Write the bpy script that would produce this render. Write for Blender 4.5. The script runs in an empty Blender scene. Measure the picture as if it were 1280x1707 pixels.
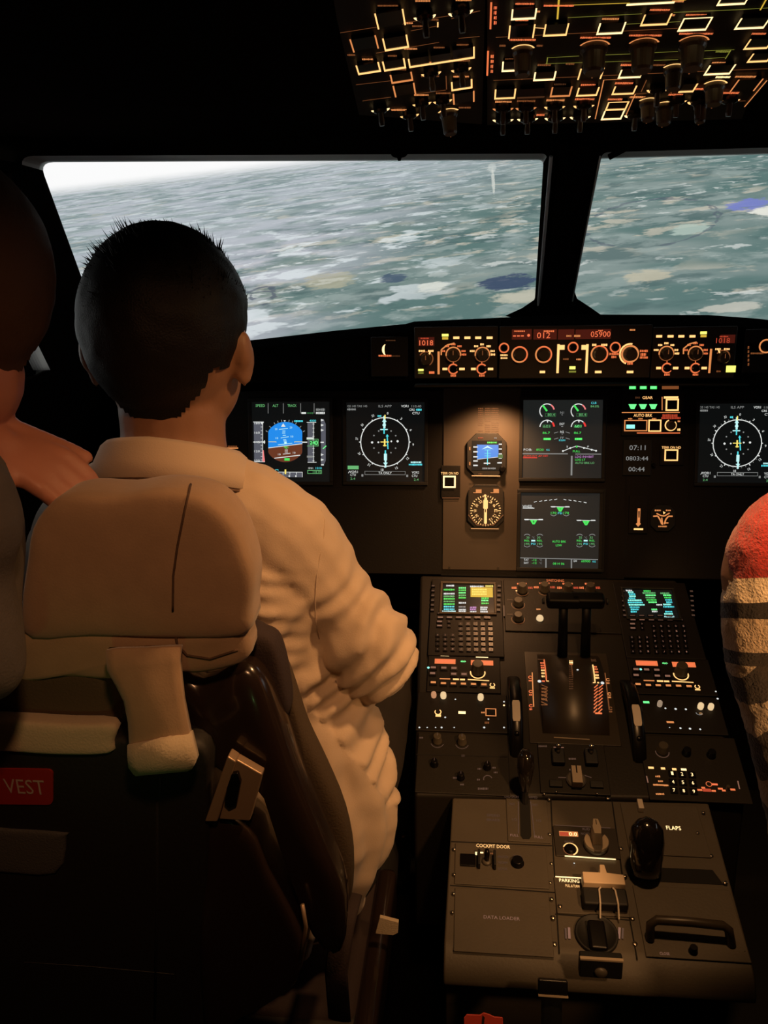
import bpy, bmesh, math, random
from mathutils import Vector, Matrix, noise
from mathutils.bvhtree import BVHTree

random.seed(7)
SC = bpy.context.scene
COL = SC.collection
R_ = math.radians

# ------------------------------------------------------------------ camera
FPX, CX, CY = 1380.0, 640.0, 853.5
YAW, PITCH, ROLL = R_(6.0), R_(15.0), R_(1.0)
CAM = Vector((-0.20, 0.0, 1.30))
FWD = Vector((-math.sin(YAW) * math.cos(PITCH), math.cos(YAW) * math.cos(PITCH), -math.sin(PITCH)))
R0 = Vector((math.cos(YAW), math.sin(YAW), 0))
U0 = R0.cross(FWD)
RGT = R0 * math.cos(ROLL) - U0 * math.sin(ROLL)
UPV = U0 * math.cos(ROLL) + R0 * math.sin(ROLL)
cd = bpy.data.cameras.new('camera')
cam = bpy.data.objects.new('camera', cd)
COL.objects.link(cam)
cam.matrix_world = Matrix(((RGT.x, UPV.x, -FWD.x, CAM.x), (RGT.y, UPV.y, -FWD.y, CAM.y),
                           (RGT.z, UPV.z, -FWD.z, CAM.z), (0, 0, 0, 1)))
cd.sensor_fit = 'VERTICAL'
cd.sensor_height = 36.0
cd.sensor_width = 27.0
cd.lens = FPX / 1707.0 * 36.0
cd.clip_start = 0.02
SC.camera = cam

# ------------------------------------------------------------------ world, lights, exposure
w = bpy.data.worlds.new('world')
SC.world = w
w.use_nodes = True
w.node_tree.nodes['Background'].inputs[0].default_value = (0.004, 0.004, 0.005, 1)
w.node_tree.nodes['Background'].inputs[1].default_value = 0.3
SC.view_settings.view_transform = 'Standard'
SC.view_settings.look = 'None'
SC.view_settings.exposure = 0.0
SC.view_settings.gamma = 1.0
SC.view_settings.use_curve_mapping = False
SC.cycles.use_denoising = True
SC.cycles.sample_clamp_indirect = 1.5
SC.cycles.max_bounces = 6


def lamp(name, typ, loc, target, energy, color, size=0.1, spot=None, blend=0.5):
    l = bpy.data.lights.new(name, typ)
    l.energy = energy
    l.color = color
    if typ == 'AREA':
        l.shape = 'DISK'
        l.size = size
    else:
        l.shadow_soft_size = size
    if typ == 'SPOT':
        l.spot_size = spot
        l.spot_blend = blend
    o = bpy.data.objects.new(name, l)
    COL.objects.link(o)
    o.location = loc
    d = Vector(target) - Vector(loc)
    o.rotation_euler = d.to_track_quat('-Z', 'Y').to_euler()
    return o


WARM = (1.0, 0.50, 0.19)
# shaded flood lamp in the ceiling over the pedestal, throwing its light down
lamp('pedestal_flood_lamp', 'SPOT', (0.03, 0.77, 1.555), (-0.14, 1.0, 0.60), 14.5, WARM, 0.03, R_(112), 0.8)
# dome lamp behind the photographer's right shoulder
lamp('dome_lamp', 'SPOT', (0.50, -0.20, 1.70), (0.10, 0.78, 0.98), 78.0, WARM, 0.05, R_(31), 0.95)
# added spot with no known fixture, brightens the hand and captain headrest
lamp('added_headrest_spot', 'SPOT', (-0.16, 0.06, 1.68), (-0.54, 0.72, 0.98), 9.5, (1.0, 0.46, 0.20), 0.04, R_(46), 0.85)
# flood under the glareshield above the standby instruments
lamp('standby_flood_lamp', 'SPOT', (-0.145, 1.555, 1.105), (-0.16, 1.63, 0.86), 5.0, (1.0, 0.48, 0.2), 0.012, R_(110), 1.0)
# green exit sign glow from behind
lamp('exit_sign_lamp', 'SPOT', (-0.36, -0.30, 0.80), (-0.55, 0.69, 0.915), 1.1, (0.50, 1.0, 0.30), 0.05, R_(17), 1.0)


# ------------------------------------------------------------------ materials
def lin(c):
    c = c / 255.0
    return c / 12.92 if c <= 0.04045 else ((c + 0.055) / 1.055) ** 2.4


def rgb(r, g, b):
    return (lin(r), lin(g), lin(b), 1.0)


MATS = {}


def mat(name, col, rough=0.6, metal=0.0, spec=0.5, bump=0.0, bscale=200.0, vary=0.0, sheen=0.0, coat=0.0):
    m = bpy.data.materials.new(name)
    m.use_nodes = True
    nt = m.node_tree
    b = nt.nodes['Principled BSDF']
    b.inputs['Base Color'].default_value = (*col[:3], 1)
    b.inputs['Roughness'].default_value = rough
    b.inputs['Metallic'].default_value = metal
    b.inputs['Specular IOR Level'].default_value = spec
    b.inputs['Sheen Weight'].default_value = sheen
    b.inputs['Coat Weight'].default_value = coat
    if bump or vary:
        tc = nt.nodes.new('ShaderNodeTexCoord')
        n = nt.nodes.new('ShaderNodeTexNoise')
        n.inputs['Scale'].default_value = bscale
        n.inputs['Detail'].default_value = 4
        nt.links.new(tc.outputs['Object'], n.inputs['Vector'])
        if bump:
            bp = nt.nodes.new('ShaderNodeBump')
            bp.inputs['Strength'].default_value = bump
            bp.inputs['Distance'].default_value = 0.002
            nt.links.new(n.outputs['Fac'], bp.inputs['Height'])
            nt.links.new(bp.outputs['Normal'], b.inputs['Normal'])
        if vary:
            n2 = nt.nodes.new('ShaderNodeTexNoise')
            n2.inputs['Scale'].default_value = bscale * 0.08
            n2.inputs['Detail'].default_value = 3
            nt.links.new(tc.outputs['Object'], n2.inputs['Vector'])
            mr = nt.nodes.new('ShaderNodeMapRange')
            mr.inputs['To Min'].default_value = 1 - vary
            mr.inputs['To Max'].default_value = 1 + vary
            nt.links.new(n2.outputs['Fac'], mr.inputs['Value'])
            mx = nt.nodes.new('ShaderNodeMix')
            mx.data_type = 'RGBA'
            mx.blend_type = 'MULTIPLY'
            mx.inputs['Factor'].default_value = 1
            mx.inputs['A'].default_value = (*col[:3], 1)
            nt.links.new(mr.outputs['Result'], mx.inputs['B'])
            nt.links.new(mx.outputs['Result'], b.inputs['Base Color'])
    MATS[name] = m
    return m


def emat(name, r, g, b, s=1.0, sample=False):
    """a backlit legend, lamp or display pixel: emits its own colour"""
    m = bpy.data.materials.new(name)
    m.use_nodes = True
    nt = m.node_tree
    p = nt.nodes['Principled BSDF']
    p.inputs['Base Color'].default_value = (0.01, 0.01, 0.01, 1)
    p.inputs['Roughness'].default_value = 0.5
    p.inputs['Emission Color'].default_value = rgb(r, g, b)
    p.inputs['Emission Strength'].default_value = s
    if not sample:
        m.cycles.emission_sampling = 'NONE'
    MATS[name] = m
    return m


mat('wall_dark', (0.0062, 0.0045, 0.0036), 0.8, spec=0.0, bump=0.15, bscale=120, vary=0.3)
mat('reveal_grey', (0.75, 0.74, 0.72), 0.6)
mat('seal_grey', (0.72, 0.72, 0.70), 0.6)
mat('floor_dark', (0.008, 0.007, 0.006), 0.9, bump=0.4, bscale=300)
mat('hood_black', (0.004, 0.004, 0.004), 0.85, spec=0.0, bump=0.3, bscale=350)
mat('panel_grey', (0.026, 0.021, 0.016), 0.55, bump=0.1, bscale=300, vary=0.2)
mat('panel_dark', (0.0068, 0.0055, 0.0046), 0.55, spec=0.3, bump=0.1, bscale=300)
mat('pedestal_grey', (0.078, 0.066, 0.050), 0.55, bump=0.12, bscale=260, vary=0.15)
mat('pedestal_dark', (0.0125, 0.0105, 0.0080), 0.5, spec=0.3, bump=0.1, bscale=260)
mat('gap_black', (0.004, 0.004, 0.004), 0.9)
mat('black_plastic', (0.0035, 0.003, 0.003), 0.3, spec=0.35)
mat('handle_brown', (0.040, 0.031, 0.022), 0.4)
mat('lever_black', (0.002, 0.002, 0.002), 0.5, spec=0.2)
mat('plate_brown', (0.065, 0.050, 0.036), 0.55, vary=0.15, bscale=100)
mat('matte_black', (0.006, 0.006, 0.006), 0.6)
mat('gloss_black', (0.010, 0.008, 0.007), 0.12, coat=0.5)
mat('knob_grey', (0.075, 0.064, 0.05), 0.45)
mat('handle_cream', (0.74, 0.58, 0.42), 0.5)
mat('knob_tan', (0.42, 0.34, 0.25), 0.5)
mat('knob_smoke', (0.065, 0.055, 0.040), 0.35)
mat('screw_metal', (0.55, 0.50, 0.44), 0.25, metal=1.0)
mat('wheel_white', (0.62, 0.55, 0.47), 0.5)
mat('quadrant_brown', (0.030, 0.023, 0.016), 0.4, vary=0.2, bscale=100)
mat('screen_dark', (0.012, 0.014, 0.016), 0.2)
mat('screen_grey', (0.035, 0.038, 0.040), 0.25)
MATS['screen_grey'].node_tree.nodes['Principled BSDF'].inputs['Emission Color'].default_value = rgb(38, 41, 40)
MATS['screen_grey'].node_tree.nodes['Principled BSDF'].inputs['Emission Strength'].default_value = 0.6
MATS['screen_dark'].node_tree.nodes['Principled BSDF'].inputs['Emission Color'].default_value = rgb(18, 20, 20)
MATS['screen_dark'].node_tree.nodes['Principled BSDF'].inputs['Emission Strength'].default_value = 0.6

emat('amber', 255, 192, 118, 1.5)
emat('amber_hot', 255, 215, 150, 2.0)
emat('amber_mid', 225, 140, 80, 1.0)
emat('amber_dim', 130, 75, 40, 0.9)
emat('amber_faint', 80, 48, 28, 0.8)
emat('orange', 240, 120, 70, 1.0)
emat('red_legend', 190, 70, 45, 0.9)
emat('red_window', 78, 25, 16, 0.8)
emat('red_digit', 255, 120, 75, 1.0)
emat('red', 235, 60, 55, 1.0)
emat('red_tape', 240, 130, 130, 1.0)
emat('green_line', 140, 140, 55, 0.8)
emat('yellow_line', 215, 175, 60, 1.0)
emat('lamp_yellow', 245, 240, 110, 1.5)
emat('lamp_green', 110, 255, 140, 1.3)
emat('lamp_cyan', 150, 255, 235, 1.2)
emat('green', 70, 220, 90, 1.15)
emat('green_soft', 110, 190, 120, 0.9)
emat('green_dim', 60, 120, 70, 0.8)
emat('white', 225, 228, 225, 1.0)
emat('white_dim', 150, 152, 150, 0.8)
emat('grey_tape', 92, 94, 104, 0.9)
emat('cyan', 80, 215, 225, 1.15)
emat('cyan_white', 190, 240, 240, 1.1)
emat('sky_blue', 35, 140, 235, 1.0)
emat('ground_brown', 105, 55, 35, 1.0)
emat('yellow', 250, 225, 110, 1.1)
emat('magenta', 200, 140, 205, 0.9)
emat('key_legend', 150, 105, 85, 0.75)
emat('key_faint', 95, 68, 55, 0.7)


# ------------------------------------------------------------------ projection
def ray(px, py):
    return RGT * ((px - CX) / FPX) + UPV * ((CY - py) / FPX) + FWD


def atY(px, py, Y):
    d = ray(px, py)
    return CAM + d * ((Y - CAM.y) / d.y)


class Frame:
    """a plane of the place: origin o, u to the right, v up along it, n out of it"""

    def __init__(s, o, u, v):
        s.o = Vector(o)
        s.u = Vector(u).normalized()
        s.v = Vector(v).normalized()
        s.n = s.u.cross(s.v).normalized()

    def hit(s, px, py, lift=0.0):
        d = ray(px, py)
        t = (s.o + s.n * lift - CAM).dot(s.n) / d.dot(s.n)
        return CAM + d * t

    def at(s, px, py, lift=0.0):
        return Frame(s.hit(px, py, lift), s.u, s.v)

    def q(s, px, py):
        p = s.hit(px, py) - s.o
        return (p.dot(s.u), p.dot(s.v))

    def matrix(s):
        u, v, n, o = s.u, s.v, s.n, s.o
        return Matrix(((u.x, v.x, n.x, o.x), (u.y, v.y, n.y, o.y), (u.z, v.z, n.z, o.z), (0, 0, 0, 1)))

    def loc(s, p):
        p = Vector(p) - s.o
        return Vector((p.dot(s.u), p.dot(s.v), p.dot(s.n)))


WORLD = Frame((0, 0, 0), (1, 0, 0), (0, 1, 0))


# ------------------------------------------------------------------ objects
def tag(o, label=None, cat=None, group=None, kind=None):
    if label:
        o['label'] = label
    if cat:
        o['category'] = cat
    if group:
        o['group'] = group
    if kind:
        o['kind'] = kind
    return o


def thing(name, label, cat, fr=None, group=None):
    o = bpy.data.objects.new(name, None)
    COL.objects.link(o)
    o.empty_display_size = 0.02
    o.matrix_world = (fr or WORLD).matrix()
    return tag(o, label, cat, group)


def copy_tree(o, parent=None):
    c = o.copy()
    COL.objects.link(c)
    if parent is not None:
        c.parent = parent
    for ch in list(o.children):
        copy_tree(ch, c)
    return c


TEXT_CACHE = {}


def text_mesh(s):
    if s not in TEXT_CACHE:
        c = bpy.data.curves.new('t', 'FONT')
        c.body = s
        c.size = 1.0
        c.resolution_u = 2
        o = bpy.data.objects.new('t', c)
        COL.objects.link(o)
        dg = bpy.context.evaluated_depsgraph_get()
        ev = o.evaluated_get(dg)
        me = ev.to_mesh()
        vs = [v.co.copy() for v in me.vertices]
        fs = [tuple(p.vertices) for p in me.polygons]
        ev.to_mesh_clear()
        bpy.data.objects.remove(o)
        bpy.data.curves.remove(c)
        if vs:
            x0 = min(v.x for v in vs); x1 = max(v.x for v in vs)
            y0 = min(v.y for v in vs); y1 = max(v.y for v in vs)
        else:
            x0 = x1 = y0 = y1 = 0
        TEXT_CACHE[s] = (vs, fs, x0, y0, max(x1 - x0, 1e-6), max(y1 - y0, 1e-6))
    return TEXT_CACHE[s]


class MB:
    """collects shapes into ONE mesh"""

    def __init__(s):
        s.v, s.f, s.m, s.mats = [], [], [], []

    def mi(s, m):
        if m not in s.mats:
            s.mats.append(m)
        return s.mats.index(m)

    def add(s, vs, fs, m):
        b = len(s.v)
        s.v.extend(Vector(p) for p in vs)
        i = s.mi(m)
        for f in fs:
            s.f.append(tuple(b + k for k in f))
            s.m.append(i)

    def box(s, x0, y0, z0, x1, y1, z1, m):
        vs = [(x, y, z) for z in (z0, z1) for y in (y0, y1) for x in (x0, x1)]
        s.add(vs, [(0, 2, 3, 1), (4, 5, 7, 6), (0, 1, 5, 4), (2, 6, 7, 3), (0, 4, 6, 2), (1, 3, 7, 5)], m)

    def prism(s, poly, z0, z1, m, taper=1.0):
        n = len(poly)
        cx = sum(p[0] for p in poly) / n
        cy = sum(p[1] for p in poly) / n
        vs = [(p[0], p[1], z0) for p in poly] + [(cx + (p[0] - cx) * taper, cy + (p[1] - cy) * taper, z1) for p in poly]
        a = sum(poly[i][0] * poly[(i + 1) % n][1] - poly[(i + 1) % n][0] * poly[i][1] for i in range(n))
        fs = [tuple(range(n))[::-1], tuple(range(n, 2 * n))] + [(i, (i + 1) % n, n + (i + 1) % n, n + i) for i in range(n)]
        if a * (z1 - z0) < 0:
            fs = [f[::-1] for f in fs]
        s.add(vs, fs, m)

    def cyl(s, x, y, r0, r1, z0, z1, m, seg=20):
        vs = []
        for r, z in ((r0, z0), (r1, z1)):
            vs += [(x + r * math.cos(2 * math.pi * k / seg), y + r * math.sin(2 * math.pi * k / seg), z) for k in range(seg)]
        fs = [tuple(range(seg))[::-1], tuple(range(seg, 2 * seg))]
        fs += [(k, (k + 1) % seg, seg + (k + 1) % seg, seg + k) for k in range(seg)]
        s.add(vs, fs, m)

    def lathe(s, x, y, prof, m, seg=20):
        vs, fs = [], []
        for r, z in prof:
            vs += [(x + r * math.cos(2 * math.pi * k / seg), y + r * math.sin(2 * math.pi * k / seg), z) for k in range(seg)]
        for j in range(len(prof) - 1):
            for k in range(seg):
                a, b = j * seg + k, j * seg + (k + 1) % seg
                fs.append((a, b, b + seg, a + seg))
        fs.append(tuple(range(seg))[::-1])
        fs.append(tuple(range((len(prof) - 1) * seg, len(prof) * seg)))
        s.add(vs, fs, m)

    def ring(s, x, y, r0, r1, z, m, a0=0, a1=360, seg=32):
        n = max(3, int(seg * abs(a1 - a0) / 360))
        vs, fs = [], []
        for k in range(n + 1):
            a = R_(a0 + (a1 - a0) * k / n)
            vs += [(x + r0 * math.cos(a), y + r0 * math.sin(a), z), (x + r1 * math.cos(a), y + r1 * math.sin(a), z)]
        for k in range(n):
            fs.append((2 * k, 2 * k + 1, 2 * k + 3, 2 * k + 2))
        s.add(vs, fs, m)

    def flat(s, poly, z, m):
        n = len(poly)
        a = sum(poly[i][0] * poly[(i + 1) % n][1] - poly[(i + 1) % n][0] * poly[i][1] for i in range(n))
        f = tuple(range(n))
        s.add([(p[0], p[1], z) for p in poly], [f if a > 0 else f[::-1]], m)

    def line(s, p, q, wd, z, m):
        p, q = Vector(p[:2]), Vector(q[:2])
        d = q - p
        if d.length < 1e-9:
            return
        k = Vector((-d.y, d.x)).normalized() * wd / 2
        s.flat([p - k, q - k, q + k, p + k], z, m)

    def text(s, t, x, y, h, z, m, wd=None, rot=0.0):
        vs, fs, x0, y0, tw, th = text_mesh(t)
        if not fs:
            return
        sy = h / th
        sx = wd / tw if wd else sy
        c, sn = math.cos(rot), math.sin(rot)
        out = []
        for v in vs:
            a, b = (v.x - x0 - tw / 2) * sx, (v.y - y0 - th / 2) * sy
            out.append((x + a * c - b * sn, y + a * sn + b * c, z))
        s.add(out, fs, m)

    def tube(s, pts, rad, m, seg=10, cap=True, flat=1.0):
        pts = [Vector(p) for p in pts]
        n = len(pts)
        rr = rad if isinstance(rad, (list, tuple)) else [rad] * n
        vs, fs = [], []
        prev = None
        for i in range(n):
            t = (pts[min(i + 1, n - 1)] - pts[max(i - 1, 0)]).normalized()
            if prev is None:
                up = Vector((0, 0, 1)) if abs(t.z) < 0.9 else Vector((1, 0, 0))
                a = t.cross(up).normalized()
            else:
                a = (prev - t * prev.dot(t)).normalized()
            prev = a
            b = t.cross(a)
            for k in range(seg):
                an = 2 * math.pi * k / seg
                vs.append(pts[i] + a * (rr[i] * math.cos(an)) + b * (rr[i] * flat * math.sin(an)))
        for i in range(n - 1):
            for k in range(seg):
                p, q = i * seg + k, i * seg + (k + 1) % seg
                fs.append((p, q, q + seg, p + seg))
        if cap:
            fs.append(tuple(range(seg))[::-1])
            fs.append(tuple(range((n - 1) * seg, n * seg)))
        s.add(vs, fs, m)

    def ball(s, c, r, m, seg=16, rings=10, rot=None):
        c = Vector(c)
        rx, ry, rz = r if isinstance(r, (tuple, list)) else (r, r, r)
        vs, fs = [], []
        for j in range(rings + 1):
            ph = math.pi * j / rings
            for k in range(seg):
                th = 2 * math.pi * k / seg
                p = Vector((rx * math.sin(ph) * math.cos(th), ry * math.sin(ph) * math.sin(th), -rz * math.cos(ph)))
                if rot is not None:
                    p = rot @ p
                vs.append(c + p)
        for j in range(rings):
            for k in range(seg):
                a, b = j * seg + k, j * seg + (k + 1) % seg
                fs.append((a, b, b + seg, a + seg))
        s.add(vs, fs, m)

    def mesh(s, name):
        me = bpy.data.meshes.new(name)
        me.from_pydata([tuple(v) for v in s.v], [], s.f)
        for m in s.mats:
            me.materials.append(MATS[m])
        me.polygons.foreach_set('material_index', s.m)
        me.update()
        return me

    def build(s, name, parent=None, bevel=0.0, smooth=False, label=None, segs=2):
        me = s.mesh(name)
        o = bpy.data.objects.new(name, me)
        COL.objects.link(o)
        if parent is not None:
            o.parent = parent
        if smooth:
            me.polygons.foreach_set('use_smooth', [True] * len(me.polygons))
        if bevel:
            b = o.modifiers.new('bevel', 'BEVEL')
            b.width = bevel
            b.segments = segs
            b.limit_method = 'ANGLE'
            b.angle_limit = R_(35)
            me.polygons.foreach_set('use_smooth', [True] * len(me.polygons))
            wn = o.modifiers.new('wn', 'WEIGHTED_NORMAL')
            wn.keep_sharp = True
        if label:
            o['label'] = label
        return o


class Px:
    """draws on a plane with sizes read off the photograph; lands in the plane's own metres"""

    def __init__(s, fr, z=0.0):
        s.fr, s.mb, s.z = fr, MB(), z
        s.n = 0

    def k(s, x, y):
        a, b = s.fr.q(x - 5, y), s.fr.q(x + 5, y)
        return math.hypot(a[0] - b[0], a[1] - b[1]) / 10

    def kv(s, x, y):
        a, b = s.fr.q(x, y - 3), s.fr.q(x, y + 3)
        return abs(a[1] - b[1]) / 6

    def zz(s):
        s.n += 1
        return s.z + 2e-6 * s.n

    def size(s, x0, y0, x1, y1):
        xc, yc = (x0 + x1) / 2, (y0 + y1) / 2
        c = s.fr.q(xc, yc)
        return c[0], c[1], abs(x1 - x0) * s.k(xc, yc), abs(y1 - y0) * s.kv(xc, yc)

    def rect(s, x0, y0, x1, y1, m):
        x, y, w_, h = s.size(x0, y0, x1, y1)
        s.mb.flat([(x - w_ / 2, y - h / 2), (x + w_ / 2, y - h / 2), (x + w_ / 2, y + h / 2), (x - w_ / 2, y + h / 2)], s.zz(), m)

    def box(s, x0, y0, x1, y1, z0, z1, m):
        x, y, w_, h = s.size(x0, y0, x1, y1)
        s.mb.box(x - w_ / 2, y - h / 2, z0, x + w_ / 2, y + h / 2, z1, m)

    def frame(s, x0, y0, x1, y1, t, m, sides='tblr'):
        x, y, w_, h = s.size(x0, y0, x1, y1)
        t = t * s.k((x0 + x1) / 2, (y0 + y1) / 2)
        z = s.zz()
        a, b, c, d = x - w_ / 2, x + w_ / 2, y - h / 2, y + h / 2
        if 'b' in sides:
            s.mb.flat([(a, c), (b, c), (b, c + t), (a, c + t)], z, m)
        if 't' in sides:
            s.mb.flat([(a, d - t), (b, d - t), (b, d), (a, d)], z, m)
        if 'l' in sides:
            s.mb.flat([(a, c + t), (a + t, c + t), (a + t, d - t), (a, d - t)], z, m)
        if 'r' in sides:
            s.mb.flat([(b - t, c + t), (b, c + t), (b, d - t), (b - t, d - t)], z, m)

    def ring(s, x, y, r, t, m, a0=0, a1=360):
        c = s.fr.q(x, y)
        k = s.k(x, y)
        s.mb.ring(c[0], c[1], (r - t / 2) * k, (r + t / 2) * k, s.zz(), m, a0, a1)

    def disc(s, x, y, r, m, seg=16):
        c = s.fr.q(x, y)
        k = s.k(x, y)
        s.mb.flat([(c[0] + r * k * math.cos(2 * math.pi * i / seg), c[1] + r * k * math.sin(2 * math.pi * i / seg)) for i in range(seg)], s.zz(), m)

    def line(s, x0, y0, x1, y1, wd, m):
        s.mb.line(s.fr.q(x0, y0), s.fr.q(x1, y1), wd * s.k((x0 + x1) / 2, (y0 + y1) / 2), s.zz(), m)

    def pline(s, pts, wd, m):
        for a, b in zip(pts, pts[1:]):
            s.line(a[0], a[1], b[0], b[1], wd, m)

    def poly(s, pts, m):
        s.mb.flat([s.fr.q(*p) for p in pts], s.zz(), m)

    def text(s, t, x, y, h, m, wd=None, rot=0.0):
        c = s.fr.q(x, y)
        s.mb.text(t, c[0], c[1], h * s.kv(x, y), s.zz(), m, wd * s.k(x, y) if wd else None, R_(rot))

    def smear(s, x, y, wd, h, m, seed=0):
        """lettering too small to read: a row of tiny strokes"""
        rnd = random.Random(int(x * 31 + y * 17) + seed)
        a = x - wd / 2
        while a < x + wd / 2 - 0.6:
            g = rnd.uniform(1.2, 2.6)
            hh = h * rnd.uniform(0.75, 1.0)
            s.rect(a, y - hh / 2, min(a + g, x + wd / 2), y + hh / 2, m)
            a += g + rnd.uniform(0.4, 0.8)

    def build(s, name, parent, label=None):
        return s.mb.build(name, parent, label=label)


def struct(name, mb, bevel=0.0):
    o = mb.build(name, None, bevel)
    o['kind'] = 'structure'
    return o


def slab_with_holes(outer, holes, extr, m, m_in=None):
    """outer and holes: lists of world points in one plane; extruded along extr"""
    bm = bmesh.new()
    loops = []
    es = []
    for lp in [outer] + holes:
        vs = [bm.verts.new(p) for p in lp]
        loops.append(vs)
        for i in range(len(vs)):
            es.append(bm.edges.new((vs[i], vs[(i + 1) % len(vs)])))
    r = bmesh.ops.triangle_fill(bm, use_beauty=True, edges=es)
    fs = [g for g in r['geom'] if isinstance(g, bmesh.types.BMFace)]
    ex = bmesh.ops.extrude_face_region(bm, geom=fs)
    nv = [g for g in ex['geom'] if isinstance(g, bmesh.types.BMVert)]
    for v in nv:
        v.co += Vector(extr)
    bmesh.ops.recalc_face_normals(bm, faces=bm.faces[:])
    mb = MB()
    bm.verts.index_update()
    top = {v.index for v in nv}
    vs = [v.co.copy() for v in bm.verts]
    ns = sum(len(l) for l in loops)
    for f in bm.faces:
        idx = [v.index for v in f.verts]
        k = sum(i in top for i in idx)
        side = 0 < k < len(idx)
        pass
    mb.add(vs, [tuple(v.index for v in f.verts) for f in bm.faces], m)
    if m_in:
        j = mb.mi(m_in)
        hole = set()
        for l in loops[1:]:
            hole |= {v.index for v in l}
        for n_, f in enumerate(bm.faces):
            idx = [v.index for v in f.verts]
            k = [i for i in idx if i in top]
            o_ = [i for i in idx if i not in top]
            if k and o_ and all(i in hole for i in o_) and f.normal.z < -0.5:
                mb.m[n_] = j
    bm.free()
    return mb


def round_poly(pts, rads, n=5):
    """round the corners of a 2D/3D polygon"""
    out = []
    m = len(pts)
    for i in range(m):
        p = Vector(pts[i])
        a = Vector(pts[i - 1]) - p
        b = Vector(pts[(i + 1) % m]) - p
        r = rads if isinstance(rads, (int, float)) else rads[i]
        if r <= 0:
            out.append(p)
            continue
        r = min(r, a.length * 0.49, b.length * 0.49)
        p0, p1 = p + a.normalized() * r, p + b.normalized() * r
        for k in range(n + 1):
            t = k / n
            out.append(p0 * (1 - t) ** 2 + p * 2 * t * (1 - t) + p1 * t * t)
    return out
# ================================================================== planes of the cockpit
MP = Frame(atY(936, 735, 1.64), (1, 0, 0), (0, math.sin(R_(10)), math.cos(R_(10))))          # main instrument panel
GS = Frame((0, 1.487, 1.18), (1, 0, 0), (0, 0, 1))                                           # glareshield face
PU = Frame((0, 1.125, 0.544), (1, 0, 0), (0, math.cos(R_(23.5)), math.sin(R_(23.5))))        # pedestal, steep front part
PL = Frame((0, 1.125, 0.544), (1, 0, 0), (0, math.cos(R_(14.0)), math.sin(R_(14.0))))        # pedestal, flat aft part
OH = Frame((0, 0.99, 1.53), (1, 0, 0), (0, -math.cos(R_(10.7)), math.sin(R_(10.7))))         # overhead panel
OL = Frame(OH.hit(812, 100), (math.cos(R_(6)), 0, math.sin(R_(6))), OH.v)                    # overhead outer column
WSP = atY(940, 520, 2.05)


def ws_frame(a):
    nh = Vector((math.sin(a), -math.cos(a), 0))
    return Frame(WSP, (math.cos(a), math.sin(a), 0), Vector((0, 0, 1)) * math.cos(R_(42)) + nh * math.sin(R_(42)))


WL, WR = ws_frame(R_(4)), ws_frame(R_(-4))

# ================================================================== room shell
XW = 1.09
mb = MB(); mb.box(-1.3, -0.95, -0.05, 1.3, 2.3, 0.0, 'floor_dark'); struct('floor', mb)
mb = MB()
prof = [(-0.95, 1.895), (1.14, 1.535), (1.60, 1.575)]
vs, fs = [], []
for (y, z) in prof:
    vs += [(-1.3, y, z), (1.3, y, z), (-1.3, y, z + 0.05), (1.3, y, z + 0.05)]
for i in range(2):
    b = 4 * i
    fs += [(b, b + 1, b + 5, b + 4), (b + 2, b + 6, b + 7, b + 3), (b, b + 4, b + 6, b + 2), (b + 1, b + 3, b + 7, b + 5)]
fs += [(0, 2, 3, 1), (8, 9, 11, 10)]
mb.add(vs, fs, 'wall_dark'); struct('ceiling', mb)

# front wall: two halves meeting at the centre post, each with its windshield opening
wl_in = [WL.hit(*p) for p in [(30, 260), (912, 256), (890, 590), (158, 590)]]
wr_in = [WR.hit(*p) for p in [(1004, 254), (1560, 238), (1560, 590), (936, 590)]]
DEPTH = (0, 0.085, 0)


def fr_pts(fr, L):
    return [fr.o + fr.u * a + fr.v * b for a, b in L]


bt = -0.30
wl_hole = round_poly(wl_in, [0.03, 0.012, 0.01, 0.01], 5)
wr_hole = round_poly(wr_in, [0.012, 0.03, 0.01, 0.01], 5)
tl = WL.loc(WL.hit(400, 255))[1] + 0.06
o_l = fr_pts(WL, [(-1.30, bt), (0, bt), (0, tl), (-1.30, tl)])
o_r = fr_pts(WR, [(0, bt), (1.30, bt), (1.30, tl), (0, tl)])
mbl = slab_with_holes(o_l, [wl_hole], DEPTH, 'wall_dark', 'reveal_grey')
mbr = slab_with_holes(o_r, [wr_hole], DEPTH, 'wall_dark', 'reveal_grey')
b0 = len(mbl.v)
mbl.v += mbr.v
mbl.f += [tuple(i + b0 for i in f) for f in mbr.f]
mbl.m += mbr.m
# lower bulkhead under the windows
mbl.box(-1.3, 2.02, 0.0, 1.3, 2.12, 1.135, 'wall_dark')
mbl.box(-1.3, 1.50, 1.575, 1.3, 1.66, 1.62, 'wall_dark')
struct('wall_front', mbl)
# seals round the openings: light grey lines beside the post
for nm, fr, pts in (('trim_1', WL, [(921, 262), (897, 540)]), ('trim_2', WR, [(997, 262), (944, 540)])):
    mb = MB()
    a, b = fr.hit(*pts[0]), fr.hit(*pts[1])
    k_ = Vector((0.004 if nm == 'trim_1' else -0.002, 0.012, 0))
    mb.tube([a - k_, b - k_], 0.0036 if nm == 'trim_1' else 0.0018, 'seal_grey', 8)
    struct(nm, mb)
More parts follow.
